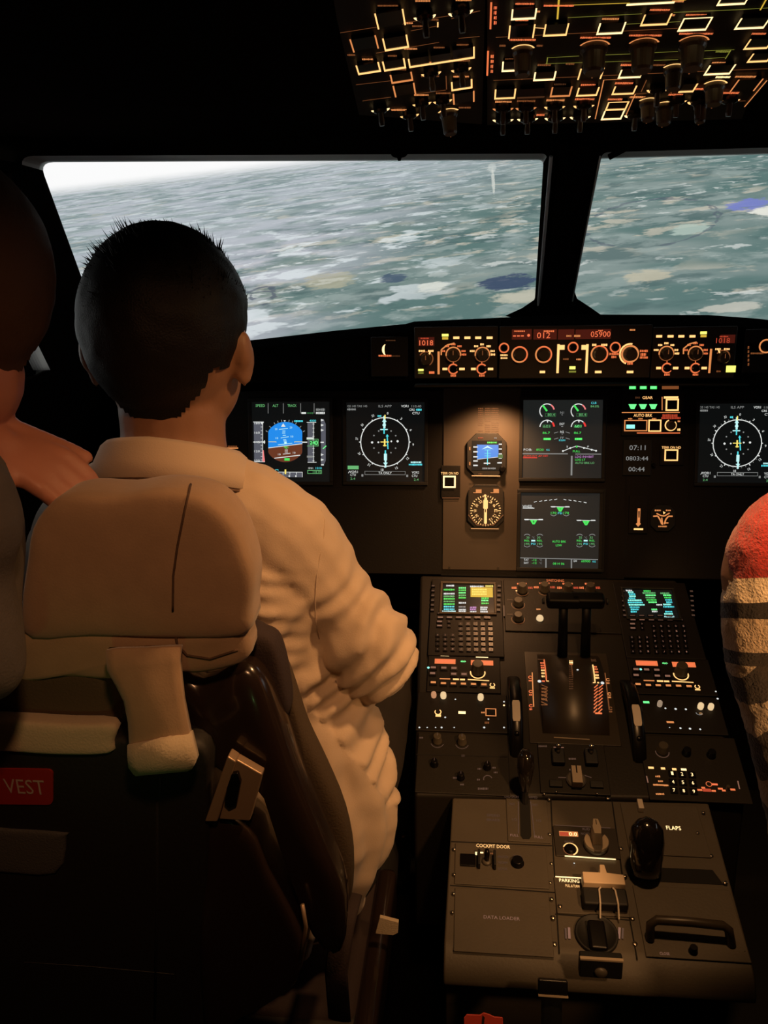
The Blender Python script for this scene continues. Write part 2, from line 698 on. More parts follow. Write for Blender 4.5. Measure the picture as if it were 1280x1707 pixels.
# the windshield post, proud of the wall, with its flared foot
mb = MB()
P = lambda x, y, Y: atY(x, y, Y)
ls = [(928, 236), (922, 300), (914, 400), (902, 470), (890, 500), (868, 515), (842, 527)]
rs = [(992, 236), (985, 300), (965, 400), (952, 470), (962, 498), (982, 511), (1002, 525)]
vs, fs = [], []
for (l, r) in zip(ls, rs):
    a, b = WL.hit(*l), WR.hit(*r)
    off = Vector((0, -0.018, -0.012))
    vs += [a, a * 0.72 + b * 0.28 + off, a * 0.28 + b * 0.72 + off, b]
for i in range(len(ls) - 1):
    for k in range(3):
        b = 4 * i + k
        fs.append((b, b + 4, b + 5, b + 1))
mb.add(vs, fs, 'wall_dark')
o = struct('trim_3', mb)
s_ = o.modifiers.new('solid', 'SOLIDIFY'); s_.thickness = 0.012; s_.offset = -1
# clip on the upper frame
mb = MB()
c = WL.hit(666, 258)
mb.ball(c + Vector((0, -0.008, 0.0)), (0.016, 0.012, 0.007), 'wall_dark')
mb.tube([c + Vector((0, -0.008, 0)), c + Vector((0, -0.008, -0.012))], [0.006, 0.003], 'wall_dark')
struct('trim_4', mb)
mb = MB()
mb.tube([WR.hit(985, 246), WR.hit(1058, 238)], 0.008, 'wall_dark', 8)
mb.tube([WR.hit(1015, 262), WR.hit(1058, 239)], 0.006, 'wall_dark', 8)
struct('trim_5', mb)

# window panes
def glass():
    m = bpy.data.materials.new('pane_glass')
    m.use_nodes = True
    nt = m.node_tree
    nt.nodes.clear()
    out = nt.nodes.new('ShaderNodeOutputMaterial')
    tr = nt.nodes.new('ShaderNodeBsdfTransparent')
    gl = nt.nodes.new('ShaderNodeBsdfGlossy')
    gl.inputs['Roughness'].default_value = 0.02
    fz = nt.nodes.new('ShaderNodeFresnel')
    fz.inputs['IOR'].default_value = 1.2
    mx = nt.nodes.new('ShaderNodeMixShader')
    nt.links.new(fz.outputs[0], mx.inputs[0])
    nt.links.new(tr.outputs[0], mx.inputs[1])
    nt.links.new(gl.outputs[0], mx.inputs[2])
    nt.links.new(mx.outputs[0], out.inputs['Surface'])
    MATS['pane_glass'] = m


glass()
for nm, pts in (('window_1', wl_in), ('window_2', wr_in)):
    mb = MB()
    c = sum(pts, Vector()) / 4
    q = [c + (p - c) * 1.02 + Vector((0, 0.07, 0)) for p in pts]
    n = (q[1] - q[0]).cross(q[2] - q[0]).normalized() * 0.006
    mb.add(q + [p + n for p in q], [(0, 1, 2, 3), (7, 6, 5, 4), (0, 4, 5, 1), (1, 5, 6, 2), (2, 6, 7, 3), (3, 7, 4, 0)], 'pane_glass')
    struct(nm, mb)

# side walls with the sliding side windows
SW = Frame((-XW, 1.0, 1.0), (0, 1, 0), (0, 0, 1))
hole = [SW.hit(*p) for p in [(45, 634), (84, 617), (57, 562)]]
hb = [Vector((-XW, hole[0].y, hole[0].z)), hole[1], hole[2]]
yy, zz_ = hole[2].y, hole[2].z
side_hole = [Vector((-XW, 0.95, hole[0].z - 0.03)), Vector((-XW, hole[0].y, hole[0].z)), hole[1], hole[2],
             Vector((-XW, yy - 0.22, zz_ + 0.22)), Vector((-XW, 0.95, zz_ + 0.24))]
def yfront(z):
    """how far forward the windshield wall stands at the side wall, at height z"""
    p = WL.o + WL.u * (-XW / WL.u.x)
    return p.y - (z - p.z) * (-WL.v.y / WL.v.z) if False else p.y + (z - p.z) * (WL.v.y / WL.v.z)


out_poly = lambda x: [Vector((x, -0.95, 0)), Vector((x, 2.02, 0)), Vector((x, 2.02, 1.04)), Vector((x, yfront(1.08) - 0.004, 1.08)), Vector((x, yfront(1.555) - 0.004, 1.555)), Vector((x, 1.14, 1.53)), Vector((x, -0.95, 1.89))]
mb = slab_with_holes(out_poly(-XW), [side_hole], (-0.018, 0, 0), 'wall_dark', 'reveal_grey')
struct('wall_left', mb)
mb = slab_with_holes(out_poly(XW), [[Vector((XW, p.y, p.z)) for p in side_hole]], (0.018, 0, 0), 'wall_dark', 'reveal_grey')
struct('wall_right', mb)
for nm, sx in (('window_3', -1), ('window_4', 1)):
    mb = MB()
    q = [Vector((sx * (XW + 0.008), p.y, p.z)) for p in side_hole]
    q2 = [p + Vector((0.006 * sx, 0, 0)) for p in q]
    n = len(q)
    mb.add(q + q2, [tuple(range(n)), tuple(range(2 * n - 1, n - 1, -1))] + [(i, n + i, n + (i + 1) % n, (i + 1) % n) for i in range(n)], 'pane_glass')
    struct(nm, mb)
mb = MB(); mb.box(-1.3, -1.0, 0, 1.3, -0.95, 1.95, 'wall_dark'); struct('wall_back', mb)

# ================================================================== projection screen outside the windows
def screen_mat():
    m = bpy.data.materials.new('projected_landscape')
    m.use_nodes = True
    nt = m.node_tree
    nt.nodes.clear()
    N, L = nt.nodes.new, nt.links.new
    out = N('ShaderNodeOutputMaterial')
    em = N('ShaderNodeEmission')
    L(em.outputs[0], out.inputs['Surface'])
    at = N('ShaderNodeAttribute')
    at.attribute_name = 'view'     # x across, y below the horizon, in the projector's own picture
    sep = N('ShaderNodeSeparateXYZ')
    L(at.outputs['Vector'], sep.inputs[0])

    def M(op, a, b=None, c=None, clamp=False):
        n = N('ShaderNodeMath')
        n.operation = op
        n.use_clamp = clamp
        for i, v in enumerate((a, b, c)):
            if v is None:
                continue
            if isinstance(v, (int, float)):
                n.inputs[i].default_value = v
            else:
                L(v, n.inputs[i])
        return n.outputs[0]

    def mix(f, a, b):
        n = N('ShaderNodeMix')
        n.data_type = 'RGBA'
        for key, v in (('Factor', f), ('A', a), ('B', b)):
            if isinstance(v, (int, float)):
                n.inputs[key].default_value = v
            elif isinstance(v, tuple):
                n.inputs[key].default_value = v
            else:
                L(v, n.inputs[key])
        return n.outputs['Result']

    def smooth(v, a, b):
        n = N('ShaderNodeMapRange')
        n.interpolation_type = 'SMOOTHSTEP'
        n.inputs['From Min'].default_value = a
        n.inputs['From Max'].default_value = b
        L(v, n.inputs['Value'])
        return n.outputs['Result']

    X, H = sep.outputs[0], sep.outputs[1]
    hh = M('MAXIMUM', M('ADD', H, 0.13), 0.06)
    gx = M('DIVIDE', X, hh)
    gy = M('DIVIDE', 3.6, hh)
    cmb = N('ShaderNodeCombineXYZ')
    L(gx, cmb.inputs[0]); L(gy, cmb.inputs[1])

    def noi(scale, det, rough, off, sx=1.0):
        mp = N('ShaderNodeMapping')
        mp.inputs['Location'].default_value = (off, off * 1.7, 0)
        mp.inputs['Scale'].default_value = (sx, 1, 1)
        L(cmb.outputs[0], mp.inputs['Vector'])
        n = N('ShaderNodeTexNoise')
        n.noise_dimensions = '2D'
        n.inputs['Scale'].default_value = scale * 0.72
        n.inputs['Detail'].default_value = det
        n.inputs['Roughness'].default_value = rough
        n.inputs['Distortion'].default_value = 0.15
        L(mp.outputs[0], n.inputs['Vector'])
        return n.outputs['Fac']

    base = mix(smooth(noi(0.9, 3, 0.6, 3.1), 0.35, 0.65), rgb(94, 122, 119), rgb(134, 150, 147))
    base = mix(M('MULTIPLY', smooth(noi(2.2, 5, 0.62, 11.3), 0.50, 0.64), 0.7), base, rgb(80, 104, 104))
    base = mix(M('MULTIPLY', smooth(noi(3.0, 5, 0.6, 91.0), 0.52, 0.66), 0.6), base, rgb(158, 172, 168))
    zone = smooth(noi(0.55, 3, 0.55, 57.0), 0.40, 0.58)
    tan = M('MULTIPLY', smooth(noi(3.0, 5, 0.62, 7.7), 0.54, 0.64), zone)
    base = mix(M('MULTIPLY', tan, 0.8), base, rgb(192, 188, 172))
    wht = M('MULTIPLY', smooth(noi(6.0, 4, 0.6, 41.0), 0.59, 0.66), smooth(noi(0.9, 3, 0.5, 23.0), 0.42, 0.58))
    base = mix(M('MULTIPLY', wht, 0.55), base, rgb(226, 230, 226))
    # haze over the far country and over the captain's side
    left = smooth(M('SUBTRACT', M('MULTIPLY', X, -1.0), M('MULTIPLY', H, 1.1)), -0.05, 0.75)
    hz = M('MULTIPLY', smooth(noi(1.3, 6, 0.62, 5.0), 0.38, 0.60), left)
    base = mix(M('MULTIPLY', hz, 0.72), base, rgb(202, 203, 214))
    st2 = M('MULTIPLY', smooth(noi(3.0, 4, 0.6, 77.0), 0.55, 0.63), smooth(M('SUBTRACT', M('MULTIPLY', X, -1.0), M('MULTIPLY', H, 0.5)), -0.2, 0.5))
    base = mix(M('MULTIPLY', st2, 0.6), base, rgb(232, 240, 242))
    far = smooth(M('ADD', H, M('MULTIPLY', X, 0.12)), 0.20, 0.02)
    base = mix(M('MULTIPLY', far, 0.4), base, rgb(172, 184, 190))

    def blob(x, h, rx, ry, col, base, amt=0.9, edge=0.35, warp=0.5):
        dx = M('DIVIDE', M('SUBTRACT', X, x), rx)
        dy = M('DIVIDE', M('SUBTRACT', H, h), ry)
        d = M('ADD', M('MULTIPLY', dx, dx), M('MULTIPLY', dy, dy))
        d = M('ADD', d, M('MULTIPLY', M('SUBTRACT', noi(11.0, 4, 0.65, x * 13 + 5), 0.5), 3.2))
        return mix(M('MULTIPLY', smooth(d, 1.0 + edge, 1.0 - edge), amt), base, col)

    for (x, h, rx, ry, col, amt) in BLOBS:
        base = blob(x, h, rx, ry, rgb(*col), base, amt)
    for (x, h, rx, ry, th, a0) in RIVERS:
        dx = M('DIVIDE', M('SUBTRACT', X, x), rx)
        dy = M('DIVIDE', M('SUBTRACT', H, h), ry)
        d = M('ABSOLUTE', M('SUBTRACT', M('SQRT', M('ADD', M('MULTIPLY', dx, dx), M('MULTIPLY', dy, dy))), 1.0))
        d = M('ADD', d, M('MULTIPLY', M('SUBTRACT', noi(6.0, 3, 0.5, 3 + x), 0.5), 0.2 if rx > 0.1 else 2.2))
        base = mix(M('MULTIPLY', smooth(M('ABSOLUTE', d), th, th * 0.4), a0), base, rgb(84, 92, 108))
    sky = smooth(H, 0.035, -0.02)
    base = mix(sky, base, rgb(252, 252, 252))
    L(base, em.inputs['Color'])
    em.inputs['Strength'].default_value = 1.02
    MATS['projected_landscape'] = m


SY = 3.3
HZ0, HZ1 = atY(83, 320, SY), atY(460, 275, SY)
_h = math.atan2(HZ1.z - HZ0.z, HZ1.x - HZ0.x)
HC, HS = math.cos(_h), math.sin(_h)


def view_coord(p):
    """where a point of the projection lies in the projected picture: across, and below its tilted horizon"""
    a, b = p.x - HZ0.x, p.z - HZ0.z
    return (a * HC + b * HS - 1.95, a * HS - b * HC)


def bl(px, py, rx, ry, col, amt=0.9):
    c = view_coord(atY(px, py, SY))
    k = (atY(px + 10, py, SY) - atY(px, py, SY)).length / 10
    return (c[0], c[1], rx * k, ry * k, col, amt)


BLOBS = [bl(845, 471, 44, 12, (62, 76, 104)), bl(655, 464, 22, 7, (74, 92, 112)), bl(1245, 341, 34, 9, (120, 130, 200)),
         bl(1275, 352, 24, 8, (232, 232, 222)), bl(550, 468, 40, 13, (186, 180, 152), 0.6), bl(870, 494, 46, 11, (196, 194, 176), 0.7),
         bl(1080, 460, 36, 10, (200, 192, 168), 0.7), bl(1150, 382, 34, 8, (178, 196, 186), 0.8), bl(719, 478, 26, 7, (222, 224, 214), 0.8),
         bl(820, 280, 7, 7, (205, 212, 208), 0.6), bl(822, 302, 2.6, 20, (216, 220, 212), 0.7), bl(1220, 512, 50, 7, (206, 204, 192), 0.7)]
_r = bl(438, 494, 19, 11, (0, 0, 0))
_r2 = bl(1085, 372, 110, 38, (0, 0, 0))
RIVERS = [(_r[0], _r[1], _r[2], _r[3], 0.30, 0.75), (_r2[0], _r2[1], _r2[2], _r2[3], 0.035, 0.55)]
screen_mat()
mb = MB()
nx, nz = 60, 30
vs, fs = [], []
for j in range(nz + 1):
    for i in range(nx + 1):
        x = -3.2 + 6.4 * i / nx
        y = SY - 0.10 * (x / 3.2) ** 2
        vs.append((x, y, 0.2 + 2.4 * j / nz))
for j in range(nz):
    for i in range(nx):
        a = j * (nx + 1) + i
        fs.append((a, a + 1, a + nx + 2, a + nx + 1))
mb.add(vs, fs, 'projected_landscape')
scr = thing('projection_screen', 'wide bright projection screen beyond the windshields showing tilted green country and lakes', 'projection screen', Frame((0, SY, 0.2), (1, 0, 0), (0, 1, 0)))
o = mb.build('screen_surface', scr, smooth=True)
o.matrix_parent_inverse = scr.matrix_world.inverted()
at = o.data.attributes.new('view', 'FLOAT_VECTOR', 'POINT')
for i, v in enumerate(o.data.vertices):
    c = view_coord(v.co)
    at.data[i].vector = (c[0], c[1], 0)
mb = MB()
mb.box(-3.25, SY + 0.03, 0.0, 3.25, SY + 0.08, 2.65, 'matte_black')
o = mb.build('screen_backing', scr)
o.matrix_parent_inverse = scr.matrix_world.inverted()
# the side screen seen through the sliding window
for sx, nm in ((-1, 'captain'), (1, 'copilot')):
    mb = MB()
    mb.box(sx * 1.5 - 0.01, 0.6, 0.6, sx * 1.5 + 0.01, 1.75, 1.5, 'white')
    t = thing('side_screen', 'pale grey side projection panel seen past the %s side window' % nm, 'projection screen')
    mb.build('screen_surface', t)
# ================================================================== glareshield
class Unit:
    """a panel unit standing a little proud of the plane it is fitted in"""

    def __init__(s, name, label, cat, fr, box, lift=0.004, plate='panel_dark', group=None, bevel=0.0015, back=-0.0004, corner=0.0, part='faceplate'):
        x0, y0, x1, y1 = box
        s.box = box
        s.F = fr.at((x0 + x1) / 2, (y0 + y1) / 2, lift)
        s.t = thing(name, label, cat, s.F, group)
        if plate:
            d = Px(s.F)
            x, y, w_, h = d.size(*box)
            s.w, s.h = w_, h
            if corner:
                c = corner
                poly = [(x - w_ / 2 + c, y - h / 2), (x + w_ / 2 - c, y - h / 2), (x + w_ / 2, y - h / 2 + c), (x + w_ / 2, y + h / 2 - c),
                        (x + w_ / 2 - c, y + h / 2), (x - w_ / 2 + c, y + h / 2), (x - w_ / 2, y + h / 2 - c), (x - w_ / 2, y - h / 2 + c)]
                d.mb.prism(poly, -lift - back, 0, plate)
            else:
                d.mb.box(x - w_ / 2, y - h / 2, -lift - back, x + w_ / 2, y + h / 2, 0, plate)
            d.mb.build(part, s.t, bevel)
        s.L = Px(s.F, 0.0004)

    def px(s, z=0.0004):
        return Px(s.F, z)

    def legends(s, name='backlit_legend'):
        if s.L.mb.f:
            s.L.build(name, s.t)

    def knob(s, x, y, r, h, m='knob_smoke', name='rotary_knob', pointer=None, grip=False, flare=1.0):
        c = s.F.q(x, y)
        k = s.L.k(x, y)
        mb = MB()
        rr = r * k
        mb.lathe(0, 0, [(rr * 1.12, 0), (rr * 1.12, h * 0.15), (rr, h * 0.2), (rr * 0.92 * flare, h * 0.9), (rr * 0.8 * flare, h)], m, 22)
        if grip:
            mb.box(-rr * 0.22, -rr * 1.05, h, rr * 0.22, rr * 1.05, h + 0.006, m)
        if pointer:
            mb.box(-rr * 0.06, 0, h, rr * 0.06, rr * 0.8, h + 0.0004 + (0.006 if grip else 0), pointer)
        o = mb.build(name, s.t)
        o.location = (c[0], c[1], 0)
        for p in o.data.polygons:
            p.use_smooth = len(p.vertices) == 4
        return o

    def button(s, x0, y0, x1, y1, t=2.0, m='amber', sides='tblr', cap='black_plastic', h=0.003, name='push_button'):
        d = Px(s.F, 0.0002)
        x, y, w_, hh = d.size(x0, y0, x1, y1)
        b = MB()
        b.box(-w_ * 0.43, -hh * 0.43, 0, w_ * 0.43, hh * 0.43, h, cap)
        e = Px(s.F, 0)
        # lit surround flush with the plate
        tt = t * d.k((x0 + x1) / 2, (y0 + y1) / 2)
        a, c = w_ / 2, hh / 2
        z = 0.0005
        if 'b' in sides:
            b.flat([(-a, -c), (a, -c), (a, -c + tt), (-a, -c + tt)], h + z, m)
        if 't' in sides:
            b.flat([(-a, c - tt), (a, c - tt), (a, c), (-a, c)], h + z, m)
        if 'l' in sides:
            b.flat([(-a, -c + tt), (-a + tt, -c + tt), (-a + tt, c - tt), (-a, c - tt)], h + z, m)
        if 'r' in sides:
            b.flat([(a - tt, -c + tt), (a, -c + tt), (a, c - tt), (a - tt, c - tt)], h + z, m)
        o = b.build(name, s.t)
        o.location = (x, y, 0)
        return o

    def screw(s, x, y, r=3.0):
        c = s.F.q(x, y)
        k = s.L.k(x, y) * r
        mb = MB()
        mb.lathe(0, 0, [(k, 0), (k, 0.0006), (k * 0.75, 0.0016), (k * 0.3, 0.002)], 'screw_metal', 12)
        o = mb.build('screw', s.t, smooth=True)
        o.location = (c[0], c[1], 0)


front = [(250, 640), (250, 600), (420, 580), (560, 566), (682, 552), (690, 546), (955, 541), (1240, 545), (1262, 548), (1400, 562), (1600, 590), (1600, 648), (1250, 640), (690, 634)]
rear = [(250, 640), (250, 582), (420, 567), (560, 551), (676, 540), (690, 536), (955, 524), (1180, 525), (1262, 531), (1400, 548), (1600, 575), (1600, 648), (1250, 640), (690, 634)]
gl = thing('glareshield', 'matte black glareshield hood running along under the windshields', 'glareshield', Frame((0, 1.49, 1.1), (1, 0, 0), (0, 0, 1)))
mb = MB()
RY = 1.96
fp = [atY(x, y, 1.495) for x, y in front]
rp = [atY(x, y, RY) for x, y in rear]
for i in (0, 11, 12, 13):
    rp[i] = Vector((fp[i].x, RY, fp[i].z + 0.045))
n = len(fp)
mb.add(fp + rp, [tuple(range(n))[::-1], tuple(range(n, 2 * n))] + [(i, (i + 1) % n, n + (i + 1) % n, n + i) for i in range(n)], 'hood_black')
o = mb.build('hood', gl)
o.matrix_parent_inverse = gl.matrix_world.inverted()
# lip under the face
mb = MB()
a, b = GS.loc(atY(690, 634, 1.487)), GS.loc(atY(1250, 640, 1.487))
mb.box(a.x, b.y - 0.003, -0.03, b.x, b.y + 0.001, 0.0, 'matte_black')
o = mb.build('lip', gl, 0.002)
o.matrix_parent_inverse = gl.matrix_world.inverted() @ GS.matrix()

# ------------------------------------------------------------------ autopilot panel
U = Unit('autopilot_control_panel', 'autopilot panel in the middle of the glareshield with red readouts and ringed knobs', 'control panel', GS, (831, 543, 1084, 631), plate='panel_grey')
L = U.L
for (x0, y0, x1, y1) in ((853, 549, 886, 566), (889, 549, 928, 566), (930, 549, 957, 566), (959, 549, 1018, 565)):
    L.rect(x0, y0, x1, y1, 'red_window')
L.text('---', 864, 560, 2, 'red_digit', 18); L.disc(881, 559, 2.4, 'red_digit')
L.smear(866, 552, 18, 2.4, 'orange'); L.smear(915, 552, 18, 3, 'orange'); L.smear(1001, 551, 8, 2.4, 'orange')
L.text('012', 906, 559, 10, 'red_digit', 22)
L.text('05900', 1001, 557, 9.5, 'red_digit', 33)
L.smear(948, 560, 8, 3, 'amber_mid'); L.smear(962, 560, 10, 3.5, 'amber_mid'); L.smear(1054, 550, 9, 3, 'amber_mid')
for x, y, r in ((866, 591, 12.6), (906, 591, 13), (999, 590, 13.5)):
    U.knob(x, y, r * 0.78, 0.016, 'knob_smoke')
    L.ring(x, y, r, 2.6, 'amber_mid', 130, 300); L.ring(x, y, r, 2.6, 'orange', 300, 490)
U.knob(1050, 590, 10.5, 0.020, 'knob_smoke')
L.ring(1050, 590, 13.5, 3, 'amber_mid'); L.ring(1050, 590, 17, 2.6, 'amber', 80, 250); L.disc(994, 582, 2, 'amber_hot')
for x, y, r in ((840, 580, 7.5), (955, 579, 8), (1025.5, 579, 8)):
    U.knob(x, y, r * 0.7, 0.008, 'black_plastic')
    L.ring(x, y, r, 2.4, 'orange')
for x in (930, 978):
    L.rect(x - 2, 574, x + 2, 622, 'amber')
L.rect(931, 575, 941, 583, 'amber'); L.rect(969, 575, 978, 583, 'amber')
L.rect(949, 610.5, 959, 615.5, 'lamp_yellow'); L.rect(948, 618, 960, 621, 'green_line')
for x, wd in ((904, 9), (997, 11), (1050, 11)):
    L.rect(x - wd / 2, 618, x + wd / 2, 622, 'amber')
for x, y, wd, h in ((840, 592, 12, 3), (840, 597, 11, 3), (991, 575, 8, 4), (1007, 575, 10, 4), (1024, 590, 17, 4), (1023, 595, 8, 4), (1073, 585, 13, 4), (1072, 591, 9, 5), (1073, 596, 13, 4), (1050, 606, 9, 4), (1043, 603, 7, 3)):
    L.smear(x, y, wd, h, 'orange' if x > 1010 else 'amber')
L.smear(943, 598.5, 9, 3, 'amber_dim'); L.smear(965, 599, 9, 3, 'amber_mid')
U.legends()

# ------------------------------------------------------------------ display control panels
def efis(side, off_x, mir):
    X = (lambda x: x) if not mir else (lambda x: 1914.5 - x)
    bx = (690, 545, 829, 631) if not mir else (1086, 545, 1226, 631)
    lab = {'captain': 'captain-side display control panel on the glareshield with two big ringed selectors and pressure readout',
           'copilot': 'copilot-side display control panel on the glareshield with a bright yellow-green lamp'}[side]
    U = Unit('display_control_panel', lab, 'control panel', GS, bx, plate='panel_grey', group='display control panels')
    L = U.L
    dy = -3 if mir else 0
    L.rect(X(697), 562 + dy, X(724), 577 + dy, 'red_window') if not mir else L.rect(1200, 558, 1225, 572, 'red_window')
    L.text('1018', X(710.5) + (1 if mir else 0), 571.5 + dy * 1.3, 8.5, 'red_digit' if not mir else 'red_legend', 23)
    L.smear(X(708), 564 + dy, 14, 2.4, 'red_legend')
    U.knob(X(710), 599 + dy, 9, 0.014, 'knob_smoke', pointer='amber_dim')
    L.ring(X(710), 598 + dy, 11.5, 2, 'amber_dim', -60, 150)
    L.smear(X(703), 585 + dy, 10, 3.5, 'amber'); L.smear(X(718), 585 + dy, 9, 3.5, 'amber'); L.line(X(715), 592 + dy, X(717), 586 + dy, 2.5, 'amber')
    x = X(731)
    L.rect(x - 1.8, 586 + dy * 1.5, x + 1.8, 624 + dy * 0.7, 'amber_mid')
    # lit push switch
    x = X(742)
    L.rect(x - 5.5, 556.5 + dy * 1.3, x + 5.5, 561 + dy * 1.3, 'lamp_yellow'); L.rect(x - 5, 562 + dy * 1.3, x + 5, 566 + dy * 1.3, 'yellow_line')
    for x in (760.5, 779, 797, 816):
        L.rect(X(x) - 5, 561 + dy * 0.8, X(x) + 5, 565 + dy * 0.8, 'amber')
    for x, y, r, k in ((755.5, 591, 12, 0), (804, 591, 12, 1)):
        x, y = X(x), y + dy * 0.6
        U.knob(x, y, 9.5, 0.016, 'knob_smoke', pointer='amber_dim')
        L.ring(x, y, r, 2.2, 'amber_mid', -10, 190)
        L.ring(x, y, r, 1.6, 'amber_dim', 190, 350)
        for a in (160, 125, 90, 55, 20, 0):
            a_ = R_(a)
            L.smear(x + 18 * math.cos(a_), y - 17 * math.sin(a_), 8 if a in (0, 160) else 7, 3.6, 'amber' if k else 'orange')
        if k == 0:
            L.pline([(x - 20, y + 1), (x - 20, y - 8), (x - 10, y - 16), (x + 2, y - 19)], 2.2, 'amber_mid')
    for x, y in ((755.5, 615), (803, 615)):
        x, y = X(x), y + dy * 0.5
        U.knob(x, y, 6, 0.010, 'black_plastic')
        L.ring(x, y, 7.8, 2.4, 'orange', 40, 330)
        L.rect(x - 18, y - 2, x - 10, y + 2, 'amber'); L.rect(x + 10, y - 2, x + 19, y + 2, 'amber'); L.smear(x, y + 11, 9, 4, 'orange')
        L.line(x, y - 8, x, y - 12, 1.5, 'orange')
    if not mir:
        L.rect(697, 615, 706, 618.5, 'lamp_yellow'); L.rect(697, 620.5, 706, 623, 'green_line'); L.rect(715, 619, 724, 623, 'orange')
    else:
        L.rect(1210, 609.5, 1226, 620.5, 'lamp_yellow'); L.smear(1198, 619, 8, 3, 'amber_dim')
    U.legends()


efis('captain', 0, False)
efis('copilot', 0, True)

U = Unit('priority_light_panel', 'dark side panel on the glareshield with a small lit crescent, beside the captain', 'control panel', GS, (618, 562, 680, 628), plate='panel_dark')
c0 = U.F.q(643.5, 583)
k = U.L.k(643, 583)
pts = [(c0[0] + 9 * k * math.sin(a) * 0.75, c0[1] - 9 * k * math.cos(a)) for a in [R_(x) for x in range(200, 341, 14)]]
pts2 = [(c0[0] + 9 * k * math.sin(a) * 0.35 + 0.0003, c0[1] - 9 * k * math.cos(a)) for a in [R_(x) for x in range(340, 199, -14)]]
b = MB()
for i in range(len(pts) - 1):
    j = len(pts2) - 1 - i
    b.flat([pts[i], pts[i + 1], pts2[j - 1], pts2[j]], 0.0005, 'amber_hot')
b.build('lit_crescent', U.t)
U.L.smear(642, 593, 22, 3.4, 'orange'); U.L.smear(660, 593.5, 14, 2.4, 'amber_faint'); U.L.smear(651, 567.5, 16, 2, 'amber_faint')
U.legends()
U = Unit('priority_light_panel', 'dark side panel on the glareshield beside the copilot with an amber ringed knob', 'control panel', GS, (1240, 549, 1330, 622), plate='panel_dark')
L = U.L
for y in range(577, 610, 7):
    L.rect(1246, y, 1248.5, y + 4.5, 'amber_dim')
U.knob(1277, 577, 8, 0.014, 'black_plastic'); L.ring(1277, 577, 11, 2.6, 'amber_mid'); L.smear(1262, 589, 22, 3, 'amber_dim')
U.legends()

# ================================================================== main instrument panel
ip = thing('instrument_panel', 'wide dark instrument panel under the glareshield carrying the displays', 'instrument panel', MP)
mb = MB()
x0, y1 = MP.q(250, 640); x1, _ = MP.q(1600, 640); _, y0 = MP.q(936, 962)
mb.box(x0, y0, -0.03, x1, MP.loc(Vector((0, 1.66, 1.105))).y, 0, 'panel_dark')
mb.build('board', ip, 0.002)
d = Px(MP, 0.0001)
# trim joints and bezel edges on the board
for a in ((707, 650, 706, 955), (1045, 650, 1042, 955), (1150, 650, 1146, 940), (1290, 650, 1285, 940)):
    d.line(*a, 2.0, 'gap_black')
for a in ((414, 662, 712, 664), (560, 664, 560, 806), (414, 812, 712, 814), (735, 958, 1040, 964)):
    d.line(*a, 2.5, 'gap_black')
d.build('joint', ip)
d = Px(MP, 0.0003)
d.line(375, 747, 397, 747, 2.0, 'amber_mid'); d.smear(388, 744, 16, 2, 'amber_dim')
d.build('backlit_legend', ip)

# standby column: a paler plate lit from above
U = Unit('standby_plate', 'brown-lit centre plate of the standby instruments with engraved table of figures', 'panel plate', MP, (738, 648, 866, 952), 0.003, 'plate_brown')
L = U.L
for i in range(13):
    y = 681 + i * 3.4
    for (x, wd, p) in ((801, 8, 0.6), (813, 9, 0.75), (825, 12, 0.95)):
        if random.random() < p:
            L.smear(x, y, wd, 2.0, 'amber_dim')
L.disc(735 + 14, 946, 2, 'screw_metal'); L.disc(830, 947, 2, 'screw_metal')
U.legends('engraved_table')

U = Unit('terrain_switch_panel', 'small switch panel with one square lit push button beside the standby dials', 'switch panel', MP, (735, 776, 767, 830), 0.006, 'panel_dark', back=-0.0034)
U.button(738.5, 793, 759.5, 813, 2.6, 'amber_hot')
L = U.L
L.text('TERR ON ND', 749.5, 789, 4, 'amber', 29)
L.line(737, 830, 766, 830, 1.2, 'amber_dim')
U.legends()


def screen(U, box, m, z=0.0005, name='screen'):
    d = Px(U.F, z)
    d.rect(*box, m)
    return d.build(name, U.t)


def bezel(U, box, wpx=6, m='matte_black', h=0.004):
    d = Px(U.F)
    x, y, a, b = d.size(*box)
    k = d.k((box[0] + box[2]) / 2, (box[1] + box[3]) / 2) * wpx
    mb = MB()
    for (u0, v0, u1, v1) in ((-a / 2 - k, -b / 2 - k, a / 2 + k, -b / 2), (-a / 2 - k, b / 2, a / 2 + k, b / 2 + k),
                             (-a / 2 - k, -b / 2, -a / 2, b / 2), (a / 2, -b / 2, a / 2 + k, b / 2)):
        mb.box(x + u0, y + v0, 0, x + u1, y + v1, h, m)
    return mb.build('bezel', U.t, 0.001)


# ------------------------------------------------------------------ primary flight display
U = Unit('display_screen', 'primary flight display with blue sky over brown ground, in front of the captain', 'display screen', MP, (414, 664, 555, 809), 0.002, 'matte_black', group='flight deck displays', part='casing')
bezel(U, (420, 670, 549, 803))
screen(U, (420, 670, 549, 803), 'screen_dark')
L = Px(U.F, 0.0010)
q = lambda x, y: (410 + x / 8.533, 660 + y / 8.533)
L.text('SPEED', *q(205, 138), 4.2, 'green_soft', 15.5); L.text('ALT', *q(420, 138), 4.2, 'green_soft', 9.5); L.text('TRACK', *q(655, 138), 4.2, 'green_soft', 15)
for x in (316, 533, 778, 970):
    L.line(*q(x, 105), *q(x, 250), 0.8, 'white_dim')
L.smear(*q(1060, 195), 15, 4, 'white_dim'); L.smear(*q(1060, 243), 15, 4, 'white'); L.smear(*q(915, 245), 10, 3, 'green_dim'); L.rect(*q(790, 232), *q(855, 256), 'white')
